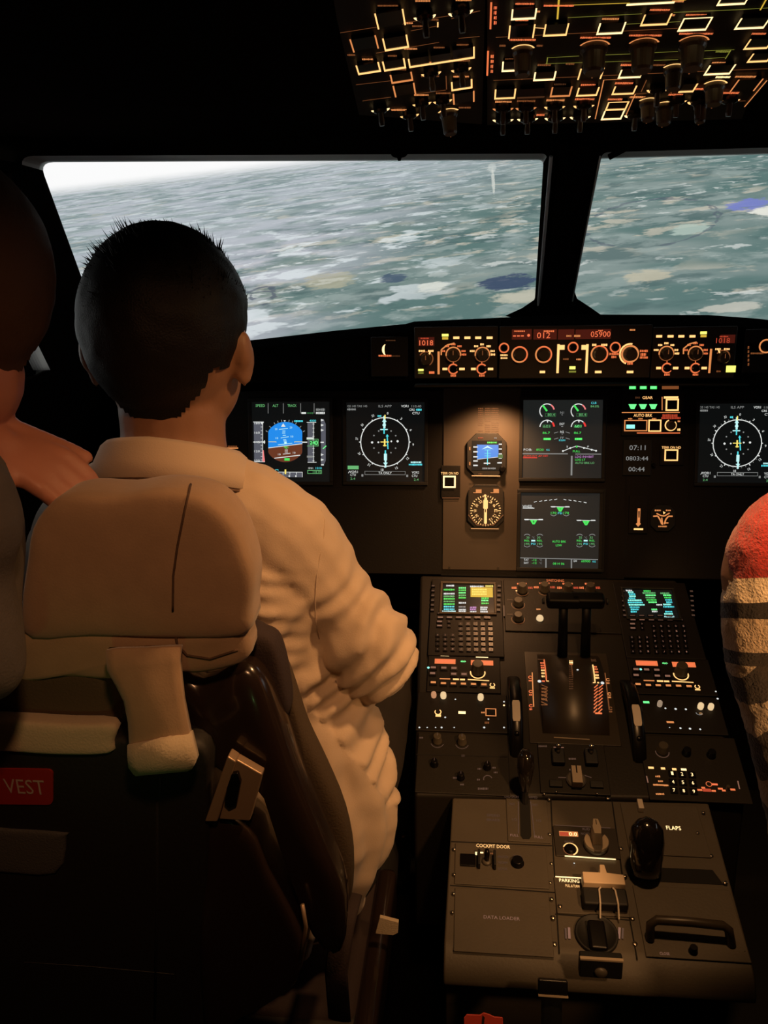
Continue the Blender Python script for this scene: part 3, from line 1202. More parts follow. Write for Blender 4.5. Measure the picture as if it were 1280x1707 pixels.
# horizon ball: sky over ground, tilted
cx, cy = q(560, 655)
ball = []
for a in range(0, 360, 6):
    c, s_ = math.cos(R_(a)), math.sin(R_(a))
    ball.append((cx + max(-28.3, min(28.3, 33.5 * c)), cy - 33.5 * s_ * 1.0))
L.poly(ball[::-1], 'sky_blue')
hl = lambda x: q(0, 655 + 85 - (x - 320) * 0.125)[1]
gnd = [p for p in ball]
gp = []
for i in range(len(ball)):
    p = ball[i]
    hx = (p[0] - 410) * 8.533
    if p[1] > hl(hx):
        gp.append(p)
gp = sorted([p for p in gp if p[0] < cx], key=lambda p: p[1]) + sorted([p for p in gp if p[0] >= cx], key=lambda p: -p[1])
e0, e1 = q(320, 740), q(803, 680)
L.poly([e0] + gp + [e1], 'ground_brown')
L.line(*e0, *e1, 1.2, 'white')
L.line(*q(405, 886), *q(772, 843), 1.3, 'white')
for (x0_, y0_, x1_, y1_) in ((470, 476, 598, 462), (495, 598, 610, 580), (455, 695, 660, 672), (527, 828, 634, 815)):
    L.line(*q(x0_, y0_), *q(x1_, y1_), 0.9, 'cyan_white' if y0_ < 700 else 'white')
for (x, y) in ((540, 500), (538, 528), (546, 560), (552, 620), (556, 640), (575, 770), (575, 797)):
    L.rect(q(x - 22, 0)[0], q(0, y)[1] - 0.5, q(x + 22, 0)[0], q(0, y)[1] + 0.5, 'cyan_white' if y < 700 else 'white')
for (x, y, t) in ((430, 472, '20'), (640, 450, '20'), (440, 600, '10'), (655, 577, '10'), (475, 832, '10'), (687, 808, '10')):
    L.text(t, *q(x, y), 3.2, 'cyan_white' if y < 700 else 'white', 4.2)
L.poly([q(500, 440), q(530, 388), q(565, 440)], 'white'); L.poly([q(536, 345), q(568, 345), q(552, 372)], 'white')
for a in (-60, -45, -30, -20, -10, 10, 20, 30, 45, 60):
    x, y = cx + 34 * math.sin(R_(a)) * 1.0, cy - 34 * math.cos(R_(a))
    L.line(x, y, cx + 37.5 * math.sin(R_(a)), cy - 37.5 * math.cos(R_(a)), 1.2, 'white_dim')
L.frame(*q(322, 650), *q(432, 668), 0.8, 'yellow', 'tr'); L.frame(*q(690, 650), *q(800, 668), 0.8, 'yellow', 'tl'); L.rect(*q(545, 652), *q(580, 680), 'cyan_white')
for (x, y) in ((565, 722), (575, 740)):
    L.poly([q(x - 45, y - 10), q(x, y + 10), q(x + 45, y - 10), q(x, y)], 'green')
L.rect(*q(548, 884), *q(622, 920), 'green')
# tapes
L.rect(*q(115, 370), *q(240, 935), 'grey_tape'); L.line(*q(238, 370), *q(238, 935), 0.9, 'white'); L.line(*q(105, 371), *q(255, 371), 1, 'white'); L.line(*q(120, 936), *q(270, 936), 1, 'white')
for i in range(11):
    L.line(*q(212, 390 + i * 52), *q(238, 390 + i * 52), 0.7, 'white')
for y, t in ((388, '180'), (523, '160'), (656, '145'), (787, '120'), (920, '100')):
    L.text(t, *q(160, y), 3.6, 'white', 9)
L.line(*q(105, 656), *q(275, 656), 1.2, 'white'); L.poly([q(235, 656), q(272, 630), q(272, 682)], 'white')
L.poly([q(240, 770), q(252, 770), q(272, 935), q(236, 935)], 'red_tape')
L.poly([q(205, 372), q(255, 372), q(232, 412)], 'white')
L.rect(*q(878, 378), *q(958, 940), 'grey_tape'); L.line(*q(962, 378), *q(962, 940), 0.9, 'white'); L.line(*q(865, 376), *q(1000, 376), 1, 'white'); L.line(*q(878, 944), *q(1005, 944), 1, 'white')
for i in range(10):
    L.line(*q(945, 400 + i * 58), *q(975, 400 + i * 58), 0.7, 'white')
L.rect(*q(865, 590), *q(968, 622), 'white'); L.rect(*q(868, 850), *q(950, 876), 'white_dim')
L.rect(*q(905, 632), *q(1030, 700), 'green_dim'); L.text('24', *q(945, 665), 5.4, 'lamp_green', 8); L.text('0', *q(1000, 665), 7, 'lamp_green', 5)
L.frame(*q(870, 612), *q(1032, 716), 0.9, 'green_soft', 'tbr')
L.text('4000', *q(950, 352), 3.2, 'cyan', 11); L.smear(*q(750, 358), 14, 3, 'cyan'); L.line(*q(800, 658), *q(872, 658), 1.6, 'white')
L.poly([q(1068, 330), q(1105, 330), q(1135, 400), q(1135, 920), q(1105, 990), q(1068, 990)], 'grey_tape')
for y in (345, 415, 487, 835, 908):
    L.poly([q(1068, y - 18), q(1110, y), q(1068, y + 18)], 'white')
L.rect(*q(1062, 652), *q(1108, 668), 'white'); L.rect(*q(1070, 972), *q(1108, 988), 'white'); L.line(*q(1095, 752), *q(1142, 710), 1.3, 'lamp_green')
# heading strip and pressure setting
L.rect(*q(320, 1085), *q(805, 1155), 'grey_tape'); L.frame(*q(320, 1080), *q(805, 1160), 0.7, 'white', 'tlr')
for x in (425, 530, 625, 720):
    L.line(*q(x, 1085), *q(x, 1120), 0.8, 'white'); L.smear(*q(x - 5, 1140), 3, 3, 'white')
L.rect(*q(552, 1045), *q(574, 1112), 'yellow'); L.frame(*q(420, 1044), *q(462, 1070), 0.8, 'cyan', 'tlr')
L.text('QNH', *q(920, 1028), 3, 'white', 8); L.text('1018', *q(1035, 1026), 3.2, 'cyan', 10)
L.frame(*q(875, 1055), *q(1078, 1108), 0.9, 'green_soft'); L.text('118.70', *q(1010, 1082), 4, 'green_soft', 13)
L.build('symbology', U.t)


# ------------------------------------------------------------------ navigation displays
def nav(dx, dy, label, last=True):
    U = Unit('display_screen', label, 'display screen', MP, (571 + dx, 664 + dy, 713 + dx, 810 + dy), 0.002, 'matte_black', group='flight deck displays', part='casing')
    bezel(U, (577 + dx, 671 + dy, 707 + dx, 803 + dy))
    screen(U, (577 + dx, 671 + dy, 707 + dx, 803 + dy), 'screen_dark')
    L = Px(U.F, 0.0010)
    q = lambda x, y: (560 + dx + x / 8.0, 660 + dy + y / 8.0)
    c = q(652, 615)
    L.ring(*c, 40.4, 1.5, 'white')
    r = 40.4
    for a in range(0, 360, 10):
        s_, k = math.sin(R_(a)), math.cos(R_(a))
        big = a % 30 == 0
        if big:
            L.line(c[0] + (r - 0.5) * s_, c[1] - (r - 0.5) * k, c[0] + (r + 2.4) * s_, c[1] - (r + 2.4) * k, 1.6, 'white')
        else:
            L.line(c[0] + r * s_, c[1] - r * k, c[0] + (r + 1.6) * s_, c[1] - (r + 1.6) * k, 0.9, 'white_dim')
    for t, x, y, rot in (('0', 690, 232, -8), ('3', 870, 303, -35), ('6', 998, 455, -65), ('9', 1030, 650, 0), ('12', 955, 832, 45), ('15', 808, 960, 25),
                         ('18', 617, 985, 0), ('21', 440, 918, -35), ('24', 312, 768, -60), ('27', 278, 570, 85), ('30', 350, 388, 45), ('33', 492, 265, 20)):
        L.text(t, *q(x, y), 4.0, 'white', 4.2 if len(t) > 1 else 2.6, rot)
    for x, y in ((570, 468), (735, 468), (507, 528), (797, 530), (507, 695), (795, 697), (570, 757), (733, 757)):
        L.disc(*q(x, y), 1.3, 'white_dim', 8)
    for x, y, r_ in ((482, 620, 1.9), (822, 605, 1.9), (565, 618, 1.5), (738, 606, 1.5)):
        L.disc(*q(x, y), r_, 'white', 10)
    # course pointer
    L.rect(*q(632, 268), *q(660, 430), 'cyan_white'); L.rect(*q(590, 441), *q(690, 455), 'cyan_white'); L.rect(*q(634, 430), *q(650, 505), 'cyan')
    L.poly([q(615, 345), q(675, 345), q(646, 300)], 'cyan_white'); L.rect(*q(622, 375), *q(665, 400), 'cyan_white')
    L.rect(*q(650, 725), *q(668, 775), 'cyan'); L.rect(*q(640, 770), *q(680, 860), 'cyan_white'); L.rect(*q(650, 860), *q(672, 955), 'cyan_white')
    L.poly([q(630, 890), q(690, 890), q(660, 930)], 'cyan_white')
    L.line(*q(682, 525), *q(694, 710), 1.8, 'cyan'); L.poly([q(665, 540), q(705, 540), q(683, 510)], 'cyan')
    L.rect(*q(646, 252), *q(662, 310), 'yellow')
    L.rect(*q(640, 575), *q(660, 672), 'yellow'); L.rect(*q(594, 608), *q(706, 620), 'yellow'); L.rect(*q(628, 655), *q(675, 668), 'yellow'); L.smear(*q(580, 268), 6, 3, 'cyan')
    L.text('GS 145 TAS 145', *q(285, 136), 3.6, 'white_dim', 33); L.smear(*q(208, 180), 14, 3.4, 'white_dim')
    L.text('ILS APP', *q(655, 136), 4, 'white_dim', 22)
    L.text('VOR1', *q(918, 136), 4, 'white', 12); L.text('110.40', *q(1073, 138), 4, 'white_dim', 16)
    L.text('CRS', *q(1012, 184), 3.6, 'white', 9); L.smear(*q(1105, 184), 9, 3.4, 'cyan'); L.text('CTU', *q(1065, 230), 3.8, 'white', 12)
    if dx == 0:
        L.rect(*q(157, 930), *q(303, 978), 'green_soft')
    L.text('VOR1', *q(235, 1012), 4, 'white', 14); L.text('CTU', *q(228, 1052), 4, 'white', 9); L.text('2.4', *q(225, 1103), 3.6, 'green_soft', 8)
    L.line(*q(165, 1030), *q(185, 1000), 0.8, 'white')
    L.text('VOR2', *q(1060, 1020), 4, 'white', 12); L.text('CTU', *q(1048, 1065), 4, 'white', 9); L.text('2.4', *q(1070, 1115), 3.6, 'green_soft', 8)
    L.smear(*q(1070, 885), 18, 3, 'cyan_white'); L.smear(*q(1060, 915), 22, 3, 'cyan')
    L.frame(*q(382, 1002), *q(925, 1052), 0.6, 'white_dim')
    L.rect(*q(560, 1010), *q(745, 1046), 'screen_dark'); L.text('TA ONLY', *q(655, 1028), 3.8, 'white', 22)
    L.rect(*q(340, 1045), *q(365, 1075), 'white_dim'); L.rect(*q(938, 1050), *q(962, 1080), 'white_dim')
    L.build('symbology', U.t)


nav(0, 0, 'captain-side navigation display with a white compass circle and cyan course pointer')
nav(587, 2, 'copilot-side navigation display with a white compass circle, beyond the clock')

# ------------------------------------------------------------------ engine and system displays
U = Unit('display_screen', 'upper centre engine display with green dials and a red warning line', 'display screen', MP, (864, 660, 1010, 803), 0.002, 'matte_black', group='flight deck displays', part='casing')
bezel(U, (871, 667, 1003, 797))
screen(U, (871, 667, 1003, 797), 'screen_grey')
L = Px(U.F, 0.0010)
q = lambda x, y: (860 + x / 8.533, 660 + y / 8.533)
for dx in (0, 445):
    c = q(440 + dx, 215)
    L.ring(*c, 12.0, 1.6, 'white', 60, 230); L.ring(*c, 12.0, 2.4, 'red_tape', 12, 58)
    L.line(*q(440 + dx, 215), *q(378 + dx, 130), 3.0, 'green')
    L.text('80.4', *q(500 + dx, 268), 4.4, 'green_soft', 12); L.frame(*q(415 + dx, 245), *q(565 + dx, 295), 0.7, 'green_dim')
    c = q(440 + dx, 445)
    L.ring(*c, 11.8, 1.6, 'white', 45, 178); L.ring(*c, 11.8, 3.0, 'red', 5, 42); L.poly([q(430 + dx, 345), q(465 + dx, 345), q(448 + dx, 385)], 'white')
    L.text('601', *q(435 + dx, 432), 4.4, 'lamp_green' if dx else 'green_soft', 11); L.frame(*q(378 + dx, 410), *q(488 + dx, 452), 0.7, 'green_dim')
    L.text('86.7', *q(430 + dx, 525), 3.6, 'green', 12); L.rect(*q(390 + dx, 598), *q(495 + dx, 628), 'green'); L.text('1240', *q(442 + dx, 613), 3.0, 'lamp_green', 10)
for y, t, m in ((238, 'N1', 'white_dim'), (400, 'EGT', 'white'), (512, 'N2', 'white'), (597, 'FF', 'white_dim')):
    L.text(t, *q(655, y), 3.8, m, 8 if len(t) == 3 else 6)
L.text('%', *q(655, 268), 2.4, 'white_dim', 2.4); L.text('%', *q(655, 543), 2.4, 'white_dim', 2.4); L.text('KG/H', *q(655, 630), 3.2, 'cyan', 10); L.rect(*q(642, 430), *q(668, 442), 'white_dim')
for y in (520, 606):
    L.line(*q(540, y + 10), *q(600, y - 8), 0.9, 'white_dim'); L.line(*q(705, y - 8), *q(765, y + 10), 0.9, 'white_dim')
L.text('CLB', *q(1105, 100), 3.6, 'cyan', 9); L.text('84.0%', *q(1120, 148), 3.6, 'green_soft', 14)
L.text('FOB:', *q(168, 765), 3.8, 'white', 14); L.text('8520', *q(340, 765), 3.6, 'green', 12); L.text('KG', *q(455, 767), 3, 'cyan', 5)
L.pline([q(655, 790), q(770, 742), q(862, 712), q(960, 735), q(1150, 782)], 1.1, 'white')
L.ring(*q(862, 722), 1.2, 1, 'green')
for x, y in ((668, 783), (770, 742), (965, 740), (1075, 765), (1138, 780)):
    L.disc(*q(x, y), 1.6, 'white', 10)
L.text('S', *q(728, 722), 3, 'white', 2.4); L.text('F', *q(1025, 722), 3, 'white', 2.4); L.text('FULL', *q(860, 787), 3.4, 'green', 12)
L.rect(*q(88, 817), *q(735, 829), 'white_dim'); L.rect(*q(842, 822), *q(1208, 833), 'white_dim'); L.rect(*q(778, 852), *q(802, 1130), 'white_dim')
L.text('AUTO FLT', *q(200, 858), 3.2, 'red', 23); L.rect(*q(100, 874), *q(300, 886), 'red'); L.text('AP OFF', *q(385, 855), 3.2, 'red', 16)
L.text('LDG INHIBIT', *q(972, 864), 3.4, 'magenta', 31); L.text('LDG LT', *q(912, 907), 3.4, 'green', 17); L.text('AUTO BRK LO', *q(975, 952), 3.4, 'green_soft', 32)
L.build('symbology', U.t)

U = Unit('display_screen', 'lower centre system display showing the WHEEL page with green triangles', 'display screen', MP, (861, 815, 1008, 954), 0.002, 'matte_black', group='flight deck displays', part='casing')
bezel(U, (867, 822, 998, 947))
screen(U, (867, 822, 998, 947), 'screen_grey')
L = Px(U.F, 0.0010)
q = lambda x, y: (860 + x / 8.533, 820 + y / 8.533)
for i, y in enumerate((140, 131, 122, 114, 107, 110, 118, 127, 138, 150)):
    x = (275, 350, 422, 492, 563, 695, 767, 838, 908, 982)[i]
    L.line(*q(x - 20, y + (5 if i < 5 else -5)), *q(x + 20, y - (5 if i < 5 else -5)), 1.0, 'white')
L.text('WHEEL', *q(165, 205), 4.4, 'white', 17); L.rect(*q(95, 225), *q(260, 235), 'white')
for x, y in ((628, 212), (250, 393), (995, 405)):
    L.line(*q(x - 135, y - 3), *q(x + 135, y + 3), 1.0, 'white'); L.line(*q(x - 125, y), *q(x - 70, y), 1.9, 'white'); L.line(*q(x + 70, y), *q(x + 130, y), 1.9, 'white')
    L.poly([q(x - 52, y + 5), q(x + 52, y + 5), q(x + 15, y + 68), q(x - 15, y + 68)], 'green')
    L.text('1' if x == 250 else '2', *q(x, y + 30), 3, 'green_dim', 2)
L.text('170', *q(535, 300), 3.8, 'green', 9); L.text('170', *q(713, 300), 3.8, 'green', 9); L.text('PSI', *q(625, 302), 3.4, 'cyan', 7)
for x in (535, 715):
    L.ring(*q(x, 290), 6, 0.9, 'white_dim', 215, 325)
for x, t in ((245, ('30', '195')), (990, ('35', '195'))):
    for sx in (-88, 92):
        L.ring(*q(x + sx, 655), 6.5, 1.0, 'white_dim', 40, 140)
        L.text(t[0], *q(x + sx * 0.85, 648), 3.4, 'green_soft', 5); L.text(t[1], *q(x + sx, 740), 3.6, 'green_soft', 8)
        L.text('REL', *q(x + sx, 692), 3.0, 'green', 9); L.ring(*q(x + sx, 728), 6.5, 1.0, 'white_dim', 220, 320)
    L.text('\u00b0C', *q(x, 648), 3, 'white_dim', 4); L.rect(*q(x - 28, 682), *q(x + 28, 704), 'cyan_white'); L.text('PSI', *q(x, 738), 3.2, 'cyan', 7)
L.text('AUTO BRK', *q(612, 705), 3.6, 'green', 23); L.text('LOW', *q(608, 758), 3.6, 'green', 10)
L.line(*q(60, 937), *q(1165, 962), 1.2, 'white_dim'); L.line(*q(425, 945), *q(425, 1085), 2, 'white_dim'); L.line(*q(787, 955), *q(787, 1090), 2, 'white_dim')
L.text('TAT', *q(145, 965), 3.2, 'white', 8); L.text('-12', *q(258, 967), 3.2, 'green', 8); L.text('\u00b0C', *q(350, 968), 3, 'white_dim', 4)
L.text('SAT', *q(145, 1008), 3.2, 'white', 8); L.text('-12', *q(258, 1010), 3.2, 'green', 8); L.text('\u00b0C', *q(350, 1012), 3, 'white_dim', 4)
L.text('08 H 06', *q(605, 1020), 3.6, 'green', 19); L.text('GW', *q(842, 982), 3.4, 'white', 6); L.text('60900', *q(992, 985), 3.6, 'green', 15); L.text('KG', *q(1110, 990), 2.8, 'cyan', 5)
L.build('symbology', U.t)

# ------------------------------------------------------------------ standby attitude indicator and compass
U = Unit('standby_attitude_indicator', 'small octagonal standby attitude instrument with blue sky, above the round compass dial', 'instrument', MP, (778, 722, 844, 795), 0.012, 'matte_black', corner=0.018, back=-0.0034, part='casing')
L = U.px(0.0006)
q = lambda x, y: (700 + x / 4.0, 640 + y / 4.0)
screen(U, q(345, 378) + q(545, 578), 'screen_dark')
L = Px(U.F, 0.0011)
L.poly([q(380, 503), q(523, 487), q(523, 405), q(380, 405)], 'sky_blue')
L.line(*q(380, 503), *q(523, 487), 0.8, 'white')
L.poly([q(410, 437), q(450, 412), q(492, 437), q(450, 425)], 'cyan_white')
for y in (440, 463, 480):
    L.rect(q(430, 0)[0], q(0, y)[1] - 0.4, q(472, 0)[0], q(0, y)[1] + 0.4, 'cyan')
L.rect(*q(447, 440), *q(453, 540), 'cyan'); L.rect(*q(425, 525), *q(468, 533), 'white')
for y in (420, 452, 485, 513, 543):
    L.rect(*q(355, y - 4), *q(385, y + 5), 'white'); L.rect(*q(525, y - 22), *q(546, y - 14), 'white')
L.rect(*q(520, 470), *q(552, 495), 'green_dim'); L.rect(*q(515, 522), *q(545, 530), 'white'); L.smear(*q(480, 391), 16, 3, 'green'); L.smear(*q(460, 563), 22, 3, 'white_dim')
L.smear(*q(406, 360), 9, 2.6, 'red_legend'); L.smear(*q(503, 361), 4, 2.6, 'white_dim'); L.smear(*q(402, 600), 6, 2, 'amber_dim')
for y in (430, 530):
    L.rect(*q(328, y - 10), *q(336, y + 12), 'amber_mid')
L.build('symbology', U.t)
U.knob(837, 782, 4.5, 0.010, 'black_plastic', 'setting_knob')
d = Px(U.F, 0.001)
d.line(*q(345, 612), *q(535, 614), 1.6, 'wheel_white')
d.build('lower_edge', U.t)

U = Unit('compass_dial', 'octagonal compass dial glowing amber with two upright needles, under the standby attitude instrument', 'instrument', MP, (779, 808, 840, 880), 0.012, 'matte_black', corner=0.014, back=-0.0034, part='casing')
L = U.px(0.0006)
c = q(437, 845)
L.poly([q(330, 690), q(550, 690), q(556, 870), q(490, 940), q(375, 940), q(322, 870)][::-1], 'panel_grey')
L.build('dial_plate', U.t)
L = Px(U.F, 0.0012)
for a in range(0, 360, 10):
    s_, k_ = math.sin(R_(a)), math.cos(R_(a))
    ln = 5.2 if a % 30 == 0 else 2.6
    L.line(c[0] + (25.5 - ln) * s_, c[1] - (25.5 - ln) * k_, c[0] + 25.5 * s_, c[1] - 25.5 * k_, 1.3, 'amber')
for i, a in enumerate(range(0, 360, 30)):
    L.text(('N', '3', '6', 'E', '12', '15', 'S', '21', '24', 'W', '30', '33')[i], c[0] + 17 * math.sin(R_(a)), c[1] - 17 * math.cos(R_(a)), 4.6, 'amber', 5, -a)
L.frame(*q(355, 698), *q(410, 728), 1.2, 'amber_mid', 'br'); L.rect(*q(372, 703), *q(408, 724), 'amber_mid'); L.frame(*q(470, 698), *q(526, 728), 1.2, 'amber_mid', 'br'); L.rect(*q(490, 700), *q(524, 722), 'amber_mid')
L.pline([q(322, 872), q(378, 940), q(490, 940), q(556, 872)], 1.4, 'amber_dim')
L.build('dial_marking', U.t)
mb = MB(); L = Px(U.F, 0.0022)
L.rect(*q(428, 757), *q(446, 930), 'amber'); L.rect(*q(422, 775), *q(452, 830), 'amber'); L.disc(*q(434, 745), 2.2, 'amber'); L.rect(*q(433, 835), *q(440, 855), 'gap_black')
L.build('needle', U.t)
d = Px(U.F, 0.001)
d.line(*q(340, 964), *q(525, 966), 1.6, 'wheel_white')
d.build('lower_edge', U.t)

# ------------------------------------------------------------------ landing gear panel, clock, brake gauge
U = Unit('landing_gear_controls', 'landing gear and autobrake panel with three green triangles above amber framed buttons', 'control panel', MP, (1036, 650, 1140, 727), 0.004, 'panel_dark')
L = U.L
q = lambda x, y: (1000 + x / 4.571, 620 + y / 4.571)
L.text('GEAR', *q(362, 196), 4.6, 'amber', 17); L.smear(*q(287, 196), 8, 3.5, 'amber_faint')
for x in (248, 327, 405):
    L.poly([q(x - 31, 246), q(x + 31, 246), q(x + 14, 282), q(x - 14, 282)], 'lamp_green')
U.button(*q(497, 205), *q(597, 297), 2.6, 'amber')
L.rect(*q(486, 186), *q(596, 203), 'amber'); L.line(*q(473, 190), *q(473, 292), 1.4, 'amber_mid')
L.rect(*q(165, 306), *q(606, 312), 'amber_mid'); L.text('AUTO BRK', *q(327, 331), 5, 'amber', 31); L.smear(*q(535, 333), 26, 5, 'red_legend'); L.smear(*q(540, 352), 32, 4, 'red_legend')
for x in (230, 308, 412):
    L.smear(*q(x, 357), 7, 2.6, 'amber_mid')
U.button(*q(182, 366), *q(358, 452), 1.8, 'amber_mid'); U.button(*q(365, 364), *q(464, 456), 2.2, 'amber')
d = Px(U.F, 0.0042); d.rect(*q(198, 402), *q(262, 432), 'lamp_cyan'); d.build('lit_patch', U.t)
U.knob(*q(540, 408), 7, 0.012, 'knob_smoke'); L.ring(*q(538, 406), 9, 2, 'amber', 110, 400); L.smear(*q(600, 440), 5, 4, 'amber'); L.smear(*q(601, 376), 4, 3, 'amber_mid')
L.rect(*q(280, 462), *q(610, 469), 'orange')
U.legends()

U = Unit('cockpit_clock', 'digital clock reading 07:11 and 00:44 under the landing gear panel', 'clock', MP, (1038, 733, 1086, 793), 0.004, 'matte_black', part='casing')
L = U.L
L.text('07:11', *q(285, 577), 8, 'white_dim', 27); L.text('0803:44', *q(282, 659), 7, 'white_dim', 37); L.text('00:44', *q(278, 741), 7.5, 'white_dim', 27)
U.legends('digit')
U.knob(1089, 775, 3, 0.008, 'black_plastic', 'setting_knob')

U = Unit('terrain_switch_panel', 'small amber framed push button beside the digital clock', 'switch panel', MP, (1100, 738, 1140, 776), 0.004, 'panel_dark')
U.button(*q(488, 590), *q(592, 678), 2.4, 'amber'); U.L.text('TERR ON ND', *q(543, 576), 4, 'amber', 32)
U.legends()

U = Unit('landing_gear_lever', 'slot with an upright amber arrow for the gear lever, below the clock', 'lever', MP, (1048, 826, 1080, 890), 0.004, 'panel_dark', part='slot_plate')
L = U.L
L.poly([q(287, 1040), q(308, 1040), q(304, 1150), q(311, 1158), q(290, 1180), q(272, 1158), q(283, 1150)], 'amber_mid'); L.rect(*q(257, 1191), *q(328, 1205), 'amber')
L.poly([q(290, 1060), q(304, 1060), q(301, 1110), q(292, 1110)], 'amber_faint')
U.legends()
U = Unit('brake_pressure_gauge', 'round triple pressure gauge with amber arcs beside the gear lever arrow', 'gauge', MP, (1084, 842, 1126, 886), 0.005, 'matte_black', corner=0.012, part='casing')
L = U.L
L.pline([q(405, 1100), q(440, 1098), q(460, 1130), q(470, 1160)], 2.4, 'amber_mid'); L.pline([q(553, 1100), q(520, 1100), q(500, 1125), q(490, 1160)], 2.4, 'amber_mid')
L.pline([q(430, 1078), q(465, 1095), q(490, 1098), q(530, 1075)], 2, 'amber_mid'); L.line(*q(470, 1110), *q(476, 1165), 2.2, 'amber_mid')
L.smear(*q(440, 1055), 10, 2.6, 'amber_mid'); L.smear(*q(522, 1055), 9, 2.6, 'amber_mid'); L.poly([q(480, 1062), q(500, 1072), q(484, 1085)], 'amber'); L.smear(*q(476, 1177), 14, 2.6, 'amber_mid'); L.smear(*q(505, 1150), 8, 2.4, 'amber_mid')
U.legends('dial_marking')

# mirrored reflection of the gear lights, put in as a glowing strip
U = Unit('gear_light_reflection', 'glowing green and amber reflection of the gear lights, under the glareshield', 'painted reflection', MP, (1040, 633, 1136, 650), 0.006, 'matte_black')
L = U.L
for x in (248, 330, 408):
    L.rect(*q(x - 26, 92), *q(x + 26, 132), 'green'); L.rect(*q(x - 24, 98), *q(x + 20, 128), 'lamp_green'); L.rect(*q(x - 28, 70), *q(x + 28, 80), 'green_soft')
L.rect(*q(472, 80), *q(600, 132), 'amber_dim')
U.legends('lit_patch')  # these glowing patches draw the reflection, no lamps of their own
mat('tag_red', (0.55, 0.05, 0.03), 0.6)
# ================================================================== centre pedestal
pd_ = thing('center_pedestal', 'grey-brown centre pedestal stepping down between the seats', 'pedestal', Frame((0, 0.87, 0), (1, 0, 0), (0, 1, 0)))


def down_prism(fr, pxs, m, bottom=0.0, lower_in=0.0):
    top = [fr.hit(*p) for p in pxs]
    n = len(top)
    bot = [Vector((p.x, p.y, bottom)) for p in top]
    mb = MB()
    mb.add(top + bot, [tuple(range(n)), tuple(range(2 * n - 1, n - 1, -1))] + [(i, n + i, n + (i + 1) % n, (i + 1) % n) for i in range(n)], m)
    return mb


def pbuild(mb, name, bevel):
    o = mb.build(name, pd_, bevel)
    o.matrix_parent_inverse = pd_.matrix_world.inverted()
    bm = bmesh.new(); bm.from_mesh(o.data); bmesh.ops.recalc_face_normals(bm, faces=bm.faces[:]); bm.to_mesh(o.data); bm.free()
    return o


pbuild(down_prism(PU, [(700, 958), (1128, 966), (1243, 1334), (690, 1324)], 'pedestal_dark', 0.30), 'forward_body', 0.006)
# the aft body ends in a rounded edge: a cross section swept across
aL = [PL.hit(754, 1329), PL.hit(740, 1566)]
aR = [PL.hit(1181, 1338), PL.hit(1251, 1594)]
sec = []
for i in range(7):
    a = R_(90 * i / 6)
    sec.append((0.035 * math.sin(a), 0.030 * (1 - math.cos(a))))
mb = MB()
rowsL = [aL[0], aL[1]] + [aL[1] + Vector((0, -y, -z - 0.25 * y)) for y, z in sec[1:]]
rowsR = [aR[0], aR[1]] + [aR[1] + Vector((0, -y, -z - 0.25 * y)) for y, z in sec[1:]]
for rw, a0_ in ((rowsL, aL[0]), (rowsR, aR[0])):
    e = rw[-1].copy()
    rw += [e + Vector((0, 0.10, -0.02)), Vector((e.x, e.y + 0.14, 0.0)), Vector((a0_.x, a0_.y, 0.0))]
n = len(rowsL)
mb.add(rowsL + rowsR, [tuple(range(n)), tuple(range(2 * n - 1, n - 1, -1))] + [(i, n + i, n + (i + 1) % n, (i + 1) % n) for i in range(n)], 'pedestal_grey')
pbuild(mb, 'aft_body', 0.003)
d = Px(PL, 0.0001)
for a in ((918, 1330, 922, 1420), (922, 1420, 932, 1590), (1020, 1335, 1040, 1480), (1040, 1480, 1062, 1600), (752, 1403, 920, 1410), (750, 1476, 925, 1488), (925, 1524, 1050, 1534)):
    d.line(*a, 2.5, 'gap_black')
o = d.build('panel_joint', pd_)
o.matrix_parent_inverse = pd_.matrix_world.inverted() @ PL.matrix()
mb = MB()
for x, y, r in ((757, 1418, 3), (757, 1460, 3), (756, 1492, 3), (754, 1523, 3), (915, 1335, 3), (916, 1393, 3), (919, 1440, 3), (917, 1472, 3), (919, 1501, 3.5), (921, 1532, 4.5), (924, 1574, 4.5), (1035, 1415, 4),
                (1041, 1463, 4), (1037, 1520, 4), (1058, 1574, 4.5), (1185, 1427, 4), (1208, 1474, 4), (1162, 1391, 3), (1172, 1357, 3), (1241, 1588, 4), (933, 1513, 4), (1013, 1331, 4), (1054, 1532, 4)):
    c = PL.q(x, y)
    k = Px(PL).k(x, y) * r
    b = MB()
    b.lathe(0, 0, [(k, 0), (k, 0.0008), (k * 0.7, 0.0018), (k * 0.3, 0.002)], 'screw_metal', 12)
    o = b.build('screw', pd_, smooth=True)
    o.matrix_parent_inverse = pd_.matrix_world.inverted() @ PL.matrix()
    inside = any(a - 5 < x < e + 5 and b2 - 5 < y < f + 5 for a, b2, e, f in ((845, 1331, 914, 1402), (758, 1408, 912, 1476), (757, 1482, 918, 1588), (924, 1378, 1030, 1428), (926, 1464, 1044, 1524), (1042, 1340, 1172, 1424), (1066, 1478, 1232, 1596)))
    o.location = (c[0], c[1], 0.0028 if inside else 0.0002)


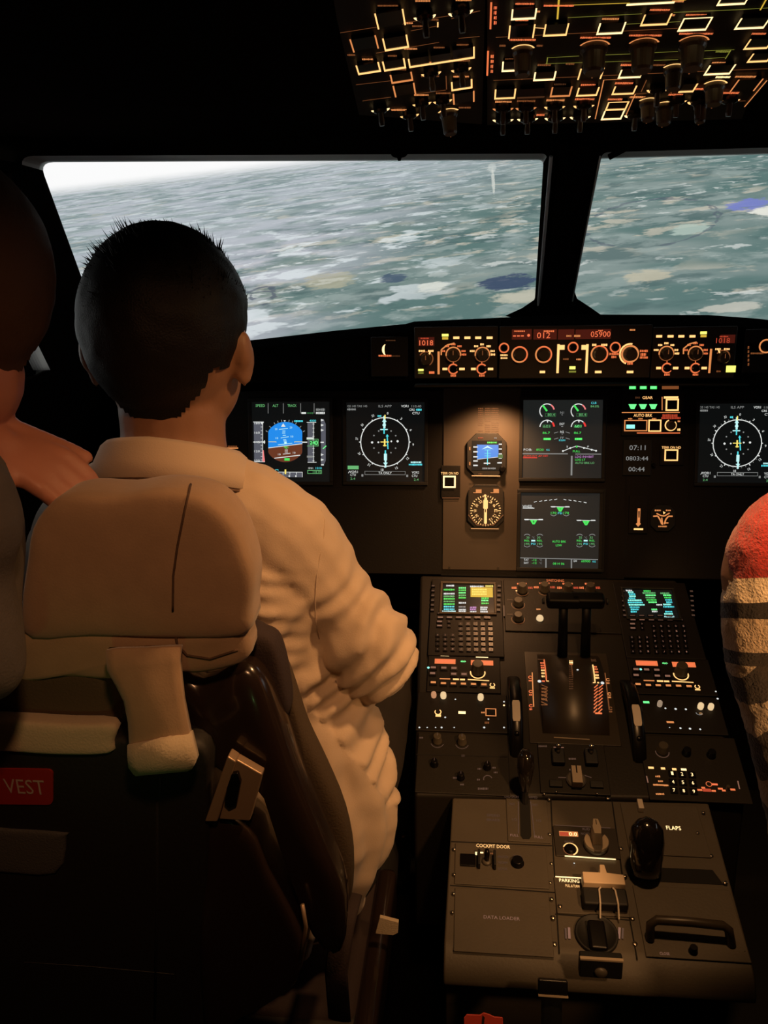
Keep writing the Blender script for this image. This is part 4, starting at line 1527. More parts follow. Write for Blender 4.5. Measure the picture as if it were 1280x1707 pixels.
# ------------------------------------------------------------------ keyboards of the flight computers
def cdu(label, px_fn, body, scr, right):
    """px_fn maps the left unit's picture units into the frame"""
    U = Unit('flight_computer_keyboard', label, 'keyboard', PU, body, 0.006, 'panel_dark', group='flight computer keyboards', part='casing')
    x0, y0, x1, y1 = scr
    d = Px(U.F)
    bezel(U, scr, 4, 'plate_brown' if not right else 'matte_black', 0.004)
    screen(U, scr, 'screen_dark')
    L = Px(U.F, 0.0010)
    w_, h = x1 - x0, y1 - y0
    S = lambda u, v: (x0 + w_ * u, y0 + h * v)

    def row(u0, u1, v, m, hh=0.062):
        xa, ya = S(u0, v)
        L.smear((xa + S(u1, v)[0]) / 2, ya, (u1 - u0) * w_, hh * h, m)
    if not right:
        for v, m in ((0.06, 'white'), (0.20, 'green'), (0.34, 'white'), (0.43, 'green_soft'), (0.52, 'green'), (0.61, 'green_soft'), (0.70, 'green'), (0.79, 'cyan'), (0.88, 'cyan')):
            row(0.03 if v > 0.1 else 0.08, 0.24, v, m)
        row(0.0, 0.26, 0.96, 'cyan_white', 0.07)
        for v, m in ((0.14, 'lamp_green'), (0.22, 'green'), (0.31, 'lamp_green'), (0.40, 'green_soft'), (0.48, 'green'), (0.66, 'white'), (0.80, 'white_dim'), (0.90, 'white'), (0.97, 'white')):
            row(0.32, 0.46, v, m)
        L.rect(*S(0.55, 0.12), *S(0.98, 0.46), 'yellow_line')
        row(0.54, 0.80, 0.09, 'white'); row(0.84, 0.99, 0.08, 'yellow')
        for v in (0.2, 0.28, 0.36):
            row(0.58, 0.86, v, 'yellow')
        for v, m in ((0.50, 'green'), (0.58, 'lamp_green'), (0.68, 'green')):
            row(0.76, 0.90, v, m)
        for v in (0.82, 0.89, 0.97):
            row(0.54, 0.66, v, 'magenta' if v < 0.9 else 'white'); row(0.74, 0.88, v, 'white')
    else:
        for v, u0, u1, m in ((0.04, 0.0, 0.14, 'white'), (0.10, 0.04, 0.16, 'lamp_cyan'), (0.17, 0.06, 0.2, 'cyan'), (0.24, 0.07, 0.2, 'lamp_cyan'), (0.31, 0.06, 0.2, 'cyan'), (0.38, 0.04, 0.32, 'lamp_cyan'), (0.46, 0.04, 0.34, 'cyan'),
                             (0.54, 0.06, 0.38, 'lamp_cyan'), (0.62, 0.08, 0.28, 'cyan'), (0.70, 0.1, 0.26, 'cyan'), (0.78, 0.1, 0.22, 'cyan'),
                             (0.06, 0.36, 0.50, 'green'), (0.13, 0.34, 0.60, 'green_soft'), (0.21, 0.40, 0.62, 'lamp_green'), (0.29, 0.40, 0.60, 'green_soft'), (0.37, 0.42, 0.62, 'green'), (0.45, 0.46, 0.64, 'lamp_green'), (0.54, 0.62, 0.74, 'white'), (0.70, 0.52, 0.64, 'lamp_green'), (0.77, 0.53, 0.64, 'white'),
                             (0.14, 0.70, 0.88, 'green_soft'), (0.21, 0.76, 0.92, 'lamp_green'), (0.29, 0.78, 0.92, 'green'), (0.37, 0.8, 0.94, 'cyan'), (0.45, 0.82, 0.94, 'cyan'), (0.53, 0.76, 0.92, 'lamp_cyan'), (0.61, 0.76, 0.98, 'cyan'), (0.78, 0.8, 0.94, 'cyan'), (0.86, 0.78, 0.96, 'lamp_cyan'), (0.95, 0.78, 0.98, 'cyan_white')):
            row(u0, u1, v, m, 0.055)
    L.build('symbology', U.t)
    # keys: one mesh per kind shared by all its copies
    keys = {}

    def key(x, y, wd, h, legend, mm):
        kk = (round(wd, 1), round(h, 1), legend, mm)
        d = Px(U.F)
        cx, cy, a, b = d.size(x - wd / 2, y - h / 2, x + wd / 2, y + h / 2)
        if kk not in keys:
            m = MB()
            m.box(-a / 2, -b / 2, 0.0001, a / 2, b / 2, 0.0022, 'black_plastic')
            if legend == 'bar':
                m.flat([(-a * 0.4, -b * 0.26), (a * 0.4, -b * 0.26), (a * 0.4, b * 0.26), (-a * 0.4, b * 0.26)], 0.0026, mm)
            else:
                m.text(legend, 0, 0, b * 0.5, 0.0026, mm, a * 0.36)
            keys[kk] = m.mesh('key')
        o = bpy.data.objects.new('key', keys[kk])
        COL.objects.link(o)
        o.parent = U.t
        o.location = (cx, cy, 0)
    Q = px_fn
    for yy, xs, hh in ((541, (290, 418, 548, 680, 812), 26), (600, (290, 418, 550, 680, 815, 955), 34)):
        for x in xs:
            key(*Q(x, yy), 10.5, hh / 8.5, 'bar', 'key_legend' if yy > 560 else 'key_faint')
    for yy in (660, 720):
        key(*Q(278, yy), 10, 4.2, 'bar', 'key_legend'); key(*Q(412, yy), 6, 4.6, '>', 'key_legend')
    alpha = 'ABCDEFGHIJKLMNOPQRSTUVWXYZ/+-.'
    i = 0
    for r_, yy in enumerate((692, 765, 832, 908, 982, 1058)):
        for c_, x in enumerate((575, 683, 788, 892, 1000)):
            if i < len(alpha):
                key(*Q(x + r_ * 2, yy), 7, 5.4, alpha[i], 'key_legend'); i += 1
    num = ('1', '2', '3', '4', '5', '6', '7', '8', '9', '.', '0', '-')
    i = 0
    for r_, yy in enumerate((852, 914, 980, 1052)):
        for x in (250, 358, 465):
            key(*Q(x, yy), 7, 5.4, num[i], 'key_faint' if x < 300 else 'key_legend'); i += 1
    # line select keys beside the screen
    for v in range(6):
        for x in (body[0] + 6, body[2] - 6):
            key(x + (v * 0.6 if right else -v * 0.3), y0 + 4 + v * h / 6, 6, 4, 'bar', 'key_faint')
    return U


cdu('flight computer keyboard with green and yellow screen text, on the captain side of the pedestal', lambda x, y: (700 + x / 8.533, 960 + y / 8.533), (716, 963, 838, 1090), (737, 974, 823, 1022), False)
Q2 = lambda x, y: ((lambda X, Y: (X + 318 + (Y - 1000) * 0.09, Y + 4))(700 + x / 8.533, 960 + y / 8.533))
cdu('flight computer keyboard with cyan and green screen text, on the copilot side of the pedestal', Q2, (1032, 968, 1158, 1094), (1043, 983, 1125, 1031), True)


# ------------------------------------------------------------------ radio panels
def radio(label, dx, sk, body):
    U = Unit('radio_panel', label, 'radio panel', PU, body, 0.004, 'panel_dark', group='radio panels')
    L = U.L
    q = lambda x, y: (680 + x / 4.267 + dx + ((940 + y / 4.267) - 1110) * sk, 940 + y / 4.267 + (3 if dx else 0))
    for (a, b, c, d_) in ((190, 677, 338, 712), (447, 687, 606, 722)):
        x0_, y0_ = q(a, b); x1_, y1_ = q(c, d_)
        L.rect(x0_, y0_, x1_, y1_, 'orange')
        L.smear((x0_ + x1_) / 2, (y0_ + y1_) / 2, (x1_ - x0_) * 0.8, 5, 'red_digit')
    L.rect(*q(232, 645), *q(291, 657), 'amber_hot'); L.rect(*q(483, 655), *q(570, 668), 'amber_hot')
    L.text('<->', *q(395, 695), 4, 'green_soft', 9); L.smear(*q(392, 695), 8, 2, 'lamp_green')
    U.knob(*q(495, 765), 10, 0.022, 'knob_smoke'); L.ring(*q(496, 775), 12, 2, 'amber', 165, 375)
    for (x, y) in ((180, 742), (255, 744), (327, 746), (175, 783), (325, 788), (398, 790), (180, 848), (252, 854), (322, 856), (394, 858), (466, 860), (540, 863)):
        x_, y_ = q(x, y)
        b = MB()
        dd = Px(U.F)
        cx, cy, a, h = dd.size(x_ - 6, y_ - 4, x_ + 6, y_ + 4)
        b.box(-a / 2, -h / 2, 0, a / 2, h / 2, 0.002, 'black_plastic')
        b.flat([(-a * 0.36, -h * 0.2), (a * 0.36, -h * 0.2), (a * 0.36, h * 0.2), (-a * 0.36, h * 0.2)], 0.0024, 'amber_mid' if y > 800 else 'key_legend')
        o = b.build('push_button', U.t); o.location = (cx, cy, 0)
    L.rect(*q(225, 814), *q(300, 822), 'amber_mid'); L.rect(*q(320, 816), *q(362, 827), 'amber'); L.rect(*q(370, 818), *q(405, 829), 'amber'); L.line(*q(425, 823), *q(577, 832), 2, 'amber')
    x_, y_ = q(145, 739) if not dx else q(215, 738)
    L.disc(x_, y_, 2.2, 'lamp_cyan')
    L.ring(*q(600, 862), 3.8, 1.6, 'amber', 120, 420); L.rect(*q(582, 879), *q(618, 888), 'amber')
    U.legends()
    for x, y in ((665, 985), (665, 1010)):
        pass
    return U


radio('radio panel with two orange readouts, on the captain side of the pedestal', 0, 0.0, (712, 1093, 834, 1153))
radio('radio panel with two orange readouts, on the copilot side of the pedestal', 337, 0.14, (1050, 1097, 1188, 1157))


# ------------------------------------------------------------------ audio panels
def audio(label, body, lamps, extra):
    U = Unit('audio_panel', label, 'audio panel', PU, body, 0.004, 'panel_dark', group='audio panels')
    for x, y, r, m in lamps:
        c = U.F.q(x, y)
        k = U.L.k(x, y) * r
        b = MB()
        b.lathe(0, 0, [(k * 0.9, 0), (k, 0.004), (k * 0.9, 0.009), (k * 0.5, 0.0115), (k * 0.1, 0.012)], m, 16)
        o = b.build('volume_knob', U.t, smooth=True); o.location = (c[0], c[1], 0)
    extra(U, U.L)
    U.legends()
    return U


def ex1(U, L):
    L.ring(730, 1187, 5, 1.6, 'amber', 140, 420); L.rect(726, 1191, 735, 1195, 'amber'); L.rect(764, 1186, 776, 1190, 'amber_hot')
    U.button(809, 1183, 827, 1196, 1.6, 'amber_mid'); L.smear(805, 1188, 6, 3, 'amber_mid'); L.disc(742, 1196, 1.5, 'white'); L.disc(759, 1166, 1.3, 'white')
    for x, r in ((699, 1.6), (712, 1.2), (726, 1.2), (736, 1.7), (757, 1.2), (807, 1.8), (840, 1.6)):
        L.disc(x, 1213, r, 'white')
    L.disc(840, 1170, 1.4, 'white'); L.disc(840, 1176, 1.6, 'amber_hot'); L.disc(814, 1199, 1.4, 'white'); L.smear(812, 1205, 8, 4, 'amber_dim')


def ex2(U, L):
    L.rect(1072, 1169, 1082, 1172.5, 'lamp_green'); L.rect(1111, 1202.5, 1123, 1205.5, 'amber_mid'); L.disc(1168, 1190, 3, 'wheel_white')
    for x, y, r in ((1109, 1181, 1.6), (1126, 1182, 2), (1143, 1182.5, 1.8), (1134, 1214, 1.7), (1150, 1215, 2), (1167, 1216, 1.7), (1116, 1213, 1)):
        L.disc(x, y, r, 'white')
    L.ring(1165, 1188, 5, 1, 'white_dim', 180, 340)
    L.disc(1193, 1153, 1.5, 'white'); L.disc(1196, 1165, 1.8, 'white')


emat('knob_lit', 235, 200, 150, 1.0); emat('knob_lit_dim', 170, 145, 120, 0.8); emat('knob_lit_orange', 200, 140, 100, 0.9)
audio('audio panel with three glowing round volume knobs and a framed key, on the captain side', (694, 1155, 846, 1219), ((723, 1161, 4.6, 'knob_lit_orange'), (739, 1162, 5.2, 'knob_lit'), (801, 1165, 5.2, 'knob_lit')), ex1)
audio('audio panel with two glowing round volume knobs near its outer edge, on the copilot side', (1058, 1160, 1205, 1222), ((1099, 1176, 4.4, 'knob_lit_dim'), (1167, 1180, 5.2, 'knob_lit'), (1184, 1181, 5, 'knob_lit')), ex2)

# ------------------------------------------------------------------ weather radar and lighting panel, transponder
U = Unit('radar_panel', 'unlit grey radar panel with several small knobs, below the captain-side audio panel', 'control panel', PU, (694, 1222, 848, 1322), 0.003, 'pedestal_dark')
L = U.L
for x, y, r in ((729, 1236, 9), (770, 1238, 9)):
    U.knob(x, y, r * 0.8, 0.016, 'knob_smoke', pointer='key_faint'); L.ring(x, y + 1, r + 2, 1, 'key_faint', 200, 340)
for x, y, r in ((724, 1275, 6), (768, 1297, 6), (812, 1280, 6)):
    U.knob(x, y, r, 0.012, 'black_plastic', pointer='key_faint')
for x, y in ((799, 1282), (826, 1288), (758, 1297), (770, 1308), (772, 1260), (798, 1300), (823, 1280), (702, 1230)):
    L.smear(x, y, 6, 3, 'key_faint')
L.ring(813, 1299, 7, 1.4, 'key_faint', 20, 200); L.smear(805, 1315, 17, 4, 'key_faint'); L.line(694, 1258, 846, 1262, 1.5, 'gap_black')
U.legends()

U = Unit('transponder_panel', 'transponder panel with a keypad of glowing dots, below the copilot-side audio panel', 'control panel', PU, (1073, 1226, 1238, 1334), 0.003, 'pedestal_dark')
L = U.L
q = lambda x, y: (960 + x / 4.0, 1200 + y / 4.0)
U.knob(*q(575, 205), 9, 0.015, 'knob_smoke'); L.ring(*q(575, 215), 11, 1.4, 'key_faint', 170, 360)
U.knob(*q(735, 225), 7, 0.012, 'black_plastic'); U.knob(*q(900, 240), 7, 0.012, 'black_plastic')
for x, y, wd in ((500, 320, 9), (580, 325, 7), (655, 330, 7), (718, 332, 9)):
    L.rect(*q(x - wd * 2, y - 7), *q(x + wd * 2, y + 7), 'amber_hot' if x > 700 else 'amber')
for x, y in ((545, 378), (563, 410), (530, 434), (600, 438), (575, 495), (548, 495)):
    L.smear(*q(x, y), 8, 3, 'amber_mid')
L.rect(*q(515, 431), *q(610, 440), 'amber_mid')
for i, x in enumerate((640, 705, 772)):
    for j, y in enumerate((362, 418, 474)):
        xx, yy = q(x + j * 6, y + i * 4)
        b = MB(); dd = Px(U.F); cx, cy, a, h = dd.size(xx - 6, yy - 5, xx + 6, yy + 5)
        b.box(-a / 2, -h / 2, 0, a / 2, h / 2, 0.002, 'black_plastic'); b.text(str(1 + i + 3 * j), 0, 0, h * 0.55, 0.0024, 'amber_hot', a * 0.3)
        o = b.build('key', U.t); o.location = (cx, cy, 0)
L.ring(*q(886, 429), 4.6, 1, 'orange'); L.rect(*q(905, 425), *q(944, 437), 'red_digit')
for x, y, wd in ((825, 468, 8), (848, 454, 6), (918, 475, 7), (962, 460, 8), (985, 472, 6), (1045, 466, 8)):
    L.rect(*q(x - wd * 2, y - 6), *q(x + wd * 2, y + 6), 'orange')
L.rect(*q(845, 460), *q(900, 480), 'red_legend'); U.knob(*q(1010, 462), 3.4, 0.008, 'knob_smoke')
L.line(*q(1078, 408), *q(1090, 462), 2, 'key_legend'); L.line(*q(470, 375), *q(480, 420), 2, 'key_legend')
U.legends()

# ------------------------------------------------------------------ display switching panel, ahead of the thrust levers
U = Unit('switching_panel', 'display switching panel with four knobs in a row, under the centre displays', 'control panel', PU, (840, 966, 1030, 1052), 0.003, 'pedestal_dark')
L = U.L
q = lambda x, y: (820 + x / 5.333, 940 + y / 5.333)
L.text('SWITCHING', *q(562, 150), 4, 'orange', 29)
for x, y in ((268, 240), (465, 235), (672, 240), (870, 240)):
    U.knob(*q(x, y), 7.5, 0.018, 'knob_smoke'); L.ring(*q(x, y + 8), 10, 1, 'amber_dim', 190, 350)
    L.smear(*q(x, y - 62), 17, 3, 'orange'); L.smear(*q(x - 72, y - 26), 8, 4, 'orange'); L.smear(*q(x + 74, y - 26), 8, 4, 'red_legend')
L.disc(*q(218, 240), 1.6, 'amber')
for y in (355, 485):
    U.knob(*q(232, y), 8, 0.012, 'knob_smoke'); L.ring(*q(232, y + 8), 11, 1, 'amber_dim', 160, 380); L.smear(*q(160, y - 35), 9, 2, 'amber_faint')
L.line(*q(105, 370), *q(108, 465), 2, 'key_faint')
L.disc(*q(425, 490), 5.6, 'amber_hot'); L.smear(*q(413, 405), 7, 2.4, 'amber_mid'); L.smear(*q(500, 345), 7, 3, 'amber_dim')
U.legends()
mb = MB()
c = U.F.q(*q(425, 490)); k = U.L.k(890, 1030)
mb.lathe(c[0], c[1], [(6 * k, 0), (6 * k, 0.003), (5 * k, 0.006), (2 * k, 0.0075)], 'knob_lit', 16)
mb.build('lit_push_button', U.t, smooth=True)

# ------------------------------------------------------------------ thrust quadrant
tq = Unit('thrust_quadrant', 'brown thrust lever quadrant with amber scales between the two trim wheels', 'thrust quadrant', PU, (878, 1084, 1022, 1236), 0.002, 'quadrant_brown', part='base_plate')
# the drum: an arched sector between the scales
k = tq.L.k(950, 1150)
cx0 = tq.F.q(921, 1160)[0]; cx1 = tq.F.q(985, 1160)[0]
v0 = tq.F.q(950, 1224)[1]; v1 = tq.F.q(950, 1092)[1]
mb = MB()
N_ = 12
for (a, b, m, lift) in ((tq.F.q(900, 1160)[0], tq.F.q(1006, 1160)[0], 'quadrant_brown', 0.0),):
    vs, fs = [], []
    for i in range(N_ + 1):
        t = i / N_
        v = v0 + (v1 - v0) * t
        h = 0.030 * math.sin(math.pi * t) ** 0.7
        vs += [(a, v, h), (b, v, h), (a, v, 0), (b, v, 0)]
    for i in range(N_):
        j = 4 * i
        fs += [(j, j + 1, j + 5, j + 4), (j + 2, j, j + 4, j + 6), (j + 1, j + 3, j + 7, j + 5)]
    mb.add(vs, fs, m)
o = mb.build('drum', tq.t)
for p in o.data.polygons:
    p.use_smooth = abs(p.normal.x) < 0.5
o.data.materials[0] = MATS['quadrant_brown']
# scale markings laid on the drum
DR = Frame(tq.F.o + tq.F.n * 0.0312, tq.F.u, tq.F.v)


def on_drum(mbx):
    for i, v in enumerate(mbx.v):
        t = min(1, max(0, (v.y - v0) / (v1 - v0)))
        mbx.v[i] = Vector((v.x, v.y, 0.030 * math.sin(math.pi * t) ** 0.7 + 0.0006 if 0 < t < 1 else 0.0006))
    return mbx


L = Px(Frame(tq.F.o + tq.F.n * 0.02, tq.F.u, tq.F.v))
L.mb_o = None
q = lambda x, y: (850 + x / 6.095, 1080 + y / 6.095)


def seg_line(x0_, y0_, x1_, y1_, wd, m, n=8):
    for i in range(n):
        a, b = i / n, (i + 1) / n
        L.line(x0_ + (x1_ - x0_) * a, y0_ + (y1_ - y0_) * a, x0_ + (x1_ - x0_) * b, y0_ + (y1_ - y0_) * b, wd, m)


seg_line(*q(345, 110), *q(366, 375), 2.0, 'orange'); seg_line(*q(838, 185), *q(858, 395), 2.0, 'amber')
seg_line(*q(618, 150), *q(632, 330), 1.4, 'amber_dim')
for i, y in enumerate((168, 200, 230, 262, 295, 330)):
    L.smear(*q(325 + i * 2, y), 6, 3.4, 'red_digit' if i < 3 else 'amber')
for i, y in enumerate((215, 245, 280, 315, 345)):
    L.smear(*q(868 + i * 3, y), 6, 3.4, 'orange' if i < 3 else 'amber')
L.rect(*q(280, 108), *q(345, 122), 'amber_faint'); L.disc(*q(295, 380), 3, 'white'); L.disc(*q(932, 398), 3, 'white')
L.rect(*q(320, 372), *q(350, 385), 'red_digit'); L.rect(*q(365, 374), *q(390, 382), 'amber'); L.rect(*q(835, 390), *q(862, 399), 'amber'); L.rect(*q(880, 388), *q(898, 402), 'amber')
for i in range(8):
    y = 425 + i * 30
    L.line(*q(850, y + 20), *q(885, y - 10), 1.8, 'orange'); L.line(*q(895, y + 24), *q(935, y - 8), 1.8, 'orange')
    L.line(*q(315, y - 10 if i < 6 else 590), *q(380, y + 15 if i < 6 else 592), 1.4, 'amber_dim')
for y in (450, 480, 510, 545):
    L.smear(*q(345, y), 9, 3, 'amber_dim')
L.rect(*q(865, 655), *q(935, 668), 'orange'); L.smear(*q(850, 120), 8, 8, 'amber_faint')
for y, m in ((135, 'amber'), (160, 'amber_hot'), (180, 'amber_mid')):
    L.smear(*q(620, y), 6, 3, m)
for y in range(210, 460, 22):
    L.smear(*q(615, y), 7, 2, 'amber_faint')
L.disc(*q(683, 253), 1.8, 'white')
on_drum(L.mb)
L.mb.build('backlit_scale', tq.t)
L = tq.L
for s_, xs in ((1, (225, 240)), (-1, (965, 1008))):
    L.line(*q(xs[0], 250 if s_ > 0 else 255), *q(xs[1], 600 if s_ > 0 else 630), 1.8, 'amber_mid' if s_ > 0 else 'amber_dim')
for x, y, m in ((205, 300, 'orange'), (210, 445, 'orange'), (213, 590, 'red_digit'), (995, 325, 'amber_mid'), (1010, 470, 'amber_mid'), (1022, 615, 'amber_dim')):
    L.ring(*q(x, y), 2.6, 1.4, m, 30, 330); L.smear(*q(x, y + 34), 5, 3, m)
L.line(*q(445, 910), *q(808, 932), 1.6, 'knob_tan')
tq.legends()


def lever(px0, px1):
    """thrust lever: arm rising forward out of the drum, with a broad black grip"""
    base = tq.F.loc(tq.F.hit(px0, 1104, 0.0))
    mb = MB()
    a = Vector((base.x, base.y, 0.015)); b = a + Vector((0, 0.052, 0.085))
    mb.tube([a, a * 0.4 + b * 0.6, b], [0.009, 0.008, 0.008], 'lever_black', 10, flat=0.6)
    arm = mb.build('thrust_lever', tq.t, smooth=True)
    g = MB()
    g.box(-0.030, -0.012, -0.010, 0.030, 0.014, 0.012, 'lever_black')
    o = g.build('grip', arm, 0.006)
    o.location = b
    c = MB(); c.lathe(0, 0, [(0.006, 0), (0.006, 0.003), (0.004, 0.004)], 'matte_black', 12)
    o = c.build('disconnect_button', arm); o.location = b + Vector((-0.033 if px0 < 950 else 0.033, 0, 0)); o.rotation_euler = (0, R_(-90 if px0 < 950 else 90), 0)


lever(936, 932); lever(974, 974)
# red light of the lever gate
mb = MB(); L = Px(Frame(PU.hit(959, 1005, 0.004), PU.u, PU.v))
L2 = Px(tq.F, 0.003)
L2.rect(953, 1002, 966, 1007, 'red')
L2.build('gate_light', tq.t)


def trim_wheel(px, py, label, flip):
    F = PU.at(px, py, 0.0)
    # an upright wheel in the fore-and-aft plane, its lower half sunk in the pedestal slot
    WF = Frame(F.o + Vector((0, 0, -0.085)), (0, 1, 0), (0, 0, 1))
    t = thing('trim_wheel', label, 'wheel', WF, 'trim wheels')
    mb = MB()
    R2 = 0.115
    hw = 0.0105
    seg = 64
    prof = [(R2 - 0.02, -hw), (R2 - 0.003, -hw), (R2, -hw * 0.6), (R2, hw * 0.6), (R2 - 0.003, hw), (R2 - 0.02, hw)]
    vs, fs = [], []
    for r, z in prof:
        vs += [(r * math.cos(2 * math.pi * k_ / seg), r * math.sin(2 * math.pi * k_ / seg), z) for k_ in range(seg)]
    n = len(prof)
    for j in range(n):
        for k_ in range(seg):
            a, b = j * seg + k_, j * seg + (k_ + 1) % seg
            c, d_ = ((j + 1) % n) * seg + k_, ((j + 1) % n) * seg + (k_ + 1) % seg
            fs.append((a, b, d_, c))
    mb.add(vs, fs, 'black_plastic')
    mb.build('rim', t, smooth=True)
    mb = MB(); mb.cyl(0, 0, R2 - 0.018, R2 - 0.018, -0.004, 0.004, 'black_plastic', 40); mb.build('disc', t)
    # white index patch wrapped on the rim
    mb = MB()
    vs, fs = [], []
    a0, a1, n = 113, 132, 8
    for i in range(n + 1):
        a = R_(a0 + (a1 - a0) * i / n)
        e = 0.72 if i in (0, n) else 0.92
        vs += [((R2 + 0.0006) * math.cos(a), (R2 + 0.0006) * math.sin(a), -hw * 0.66 * e), ((R2 + 0.0006) * math.cos(a), (R2 + 0.0006) * math.sin(a), hw * 0.66 * e)]
    for i in range(n):
        fs.append((2 * i, 2 * i + 1, 2 * i + 3, 2 * i + 2))
    mb.add(vs, fs, 'wheel_white')
    mb.build('index_patch', t, label='pale index patch')
    mb = MB(); mb.ball(((R2 - 0.004) * math.cos(R_(142)), (R2 - 0.004) * math.sin(R_(142)), 0), 0.006, 'black_plastic'); mb.build('handle', t, smooth=True)


trim_wheel(857, 1165, 'black pitch trim wheel with a pale patch, on the captain side of the thrust quadrant', 1)
trim_wheel(1049, 1172, 'black pitch trim wheel with a pale patch, on the copilot side of the thrust quadrant', -1)

# ------------------------------------------------------------------ engine start panel
U = Unit('engine_start_panel', 'engine start panel with a tan rotary selector, aft of the thrust levers', 'control panel', PU, (898, 1239, 1012, 1322), 0.003, 'pedestal_dark')
q = lambda x, y: (860 + x / 6.4, 1220 + y / 6.4)
for x, y in ((445, 262), (795, 270)):
    c = U.F.q(*q(x, y))
    mb = MB(); mb.box(-0.010, -0.018, 0, 0.010, 0.010, 0.010, 'matte_black'); o = mb.build('switch_guard', U.t, 0.002); o.location = (c[0], c[1], 0)
    mb = MB(); mb.tube([(0, 0, 0.006), (0, 0.004, 0.018)], [0.003, 0.0032], 'knob_grey'); mb.ball((0, 0.005, 0.021), 0.0048, 'screw_metal'); o = mb.build('master_switch', U.t, smooth=True); o.location = (c[0], c[1], 0)
for x, y in ((425, 560), (860, 570)):
    c = U.F.q(*q(x, y)); mb = MB(); mb.box(-0.010, -0.006, 0, 0.010, 0.006, 0.004, 'matte_black'); o = mb.build('fire_light', U.t, 0.001); o.location = (c[0], c[1], 0)
c = U.F.q(*q(640, 520))
mb = MB(); mb.lathe(0, 0, [(0.0155, 0), (0.0155, 0.004), (0.013, 0.006)], 'knob_grey', 24); mb.box(-0.0075, -0.015, 0.005, 0.0075, 0.015, 0.018, 'knob_tan'); mb.box(-0.001, 0.002, 0.018, 0.001, 0.015, 0.0185, 'gap_black')
o = mb.build('mode_selector', U.t, 0.002); o.location = (c[0], c[1], 0)
L = U.L
L.line(*q(400, 165), *q(510, 169), 1.5, 'key_legend'); L.line(*q(745, 180), *q(840, 185), 1.3, 'key_faint'); L.smear(*q(600, 290), 12, 3, 'key_faint'); L.line(*q(450, 487), *q(545, 490), 1.2, 'key_faint'); L.line(*q(730, 465), *q(805, 490), 1.2, 'key_faint'); L.smear(*q(285, 155), 14, 3, 'key_faint')
L.smear(*q(600, 405), 10, 2.6, 'key_faint')
U.legends()
for x, y in ((300, 665), (430, 640), (865, 660)):
    U.screw(*q(x, y), 2.6)

# ------------------------------------------------------------------ speed brake panel and lever
U = Unit('speed_brake_panel', 'speed brake panel with a black slot and lever, on the captain side of the pedestal', 'control panel', PL, (845, 1331, 914, 1402), 0.0022, 'pedestal_grey')
L = U.px()
q = lambda x, y: (680 + x / 4.267, 1200 + y / 4.267)
F = U.F
a, b = F.q(*q(830, 565)), F.q(*q(840, 850))
wd = 0.0078
pl = [(a[0] - wd, a[1]), (a[0] + wd, a[1]), (b[0] + wd, b[1] + 0.006), (b[0] + wd * 0.6, b[1]), (b[0] - wd * 0.6, b[1]), (b[0] - wd, b[1] + 0.006)]
L.mb.flat(pl, 0.0006, 'gap_black')
L.build('slot', U.t)
L = U.L
L.line(*q(785, 580), *q(785, 810), 1.2, 'key_faint'); L.line(*q(872, 580), *q(900, 830), 1.2, 'key_faint'); L.line(*q(697, 250), *q(700, 530), 1.0, 'key_faint')
L.text('RET', *q(742, 600), 3.6, 'key_faint', 9); L.text('RET', *q(905, 606), 3.6, 'key_faint', 9); L.text('1/2', *q(757, 710), 4, 'key_faint', 8); L.text('1/2', *q(930, 718), 4, 'key_faint', 8); L.text('FULL', *q(757, 822), 4, 'key_legend', 14); L.text('FULL', *q(930, 835), 4, 'key_legend', 14)
L.text('GND SPLRS', *q(735, 548), 3.6, 'key_faint', 24); L.text('ARMED', *q(890, 552), 3.6, 'key_faint', 14)
U.legends('printed_legend')
mb = MB()
p = F.q(*q(830, 590))
b0_ = Vector((p[0], p[1], 0)); b1_ = b0_ + Vector((0.0, 0.022, 0.060))
mb.tube([b0_, b1_], [0.005, 0.005], 'matte_black', 8)
lv = mb.build('speed_brake_lever', U.t)
mb = MB()
mb.tube([b0_ + Vector((0, 0.004, 0.022)), b0_ + Vector((0, 0.010, 0.036)), b0_ + Vector((0, 0.018, 0.055)), b0_ + Vector((0, 0.026, 0.072)), b0_ + Vector((0, 0.030, 0.080))], [0.007, 0.012, 0.0165, 0.0150, 0.007], 'gloss_black', 16, flat=0.8)
mb.build('grip', lv, smooth=True)
L = Px(PL.at(780, 1372, 0.0004))
L.text('SPEED', *q(607, 680), 4, 'key_faint', 22); L.text('BRAKE', *q(607, 712), 4, 'key_faint', 22)
o = L.build('printed_legend', pd_)
o.matrix_parent_inverse = pd_.matrix_world.inverted() @ L.fr.matrix()

# ------------------------------------------------------------------ cockpit door panel
U = Unit('cockpit_door_panel', 'small panel headed COCKPIT DOOR with a toggle switch and round buzzer', 'control panel', PL, (758, 1408, 912, 1476), 0.0022, 'pedestal_grey')
L = U.L
L.text('COCKPIT DOOR', *q(605, 900), 5.6, 'amber', 56)
L.rect(*q(478, 940), *q(490, 962), 'amber_hot'); L.rect(*q(495, 940), *q(535, 950), 'amber_hot'); L.smear(*q(605, 952), 10, 3, 'amber_dim')
for y, t in ((975, 'UNLOCK'), (1017, 'NORM'), (1060, 'LOCK')):
    L.text(t, *q(675, y), 4, 'key_faint', 18 if y < 1000 else 15)
L.text('VIDEO', *q(778, 970), 3.6, 'key_faint', 14)
U.legends('printed_legend')
c = U.px().size(*q(372, 960), *q(480, 1045))
mb = MB(); mb.box(-c[2] / 2, -c[3] / 2, 0, c[2] / 2, c[3] / 2, 0.003, 'black_plastic'); o = mb.build('annunciator', U.t, 0.0008); o.location = (c[0], c[1], 0)
c = U.F.q(*q(560, 1010))
mb = MB()
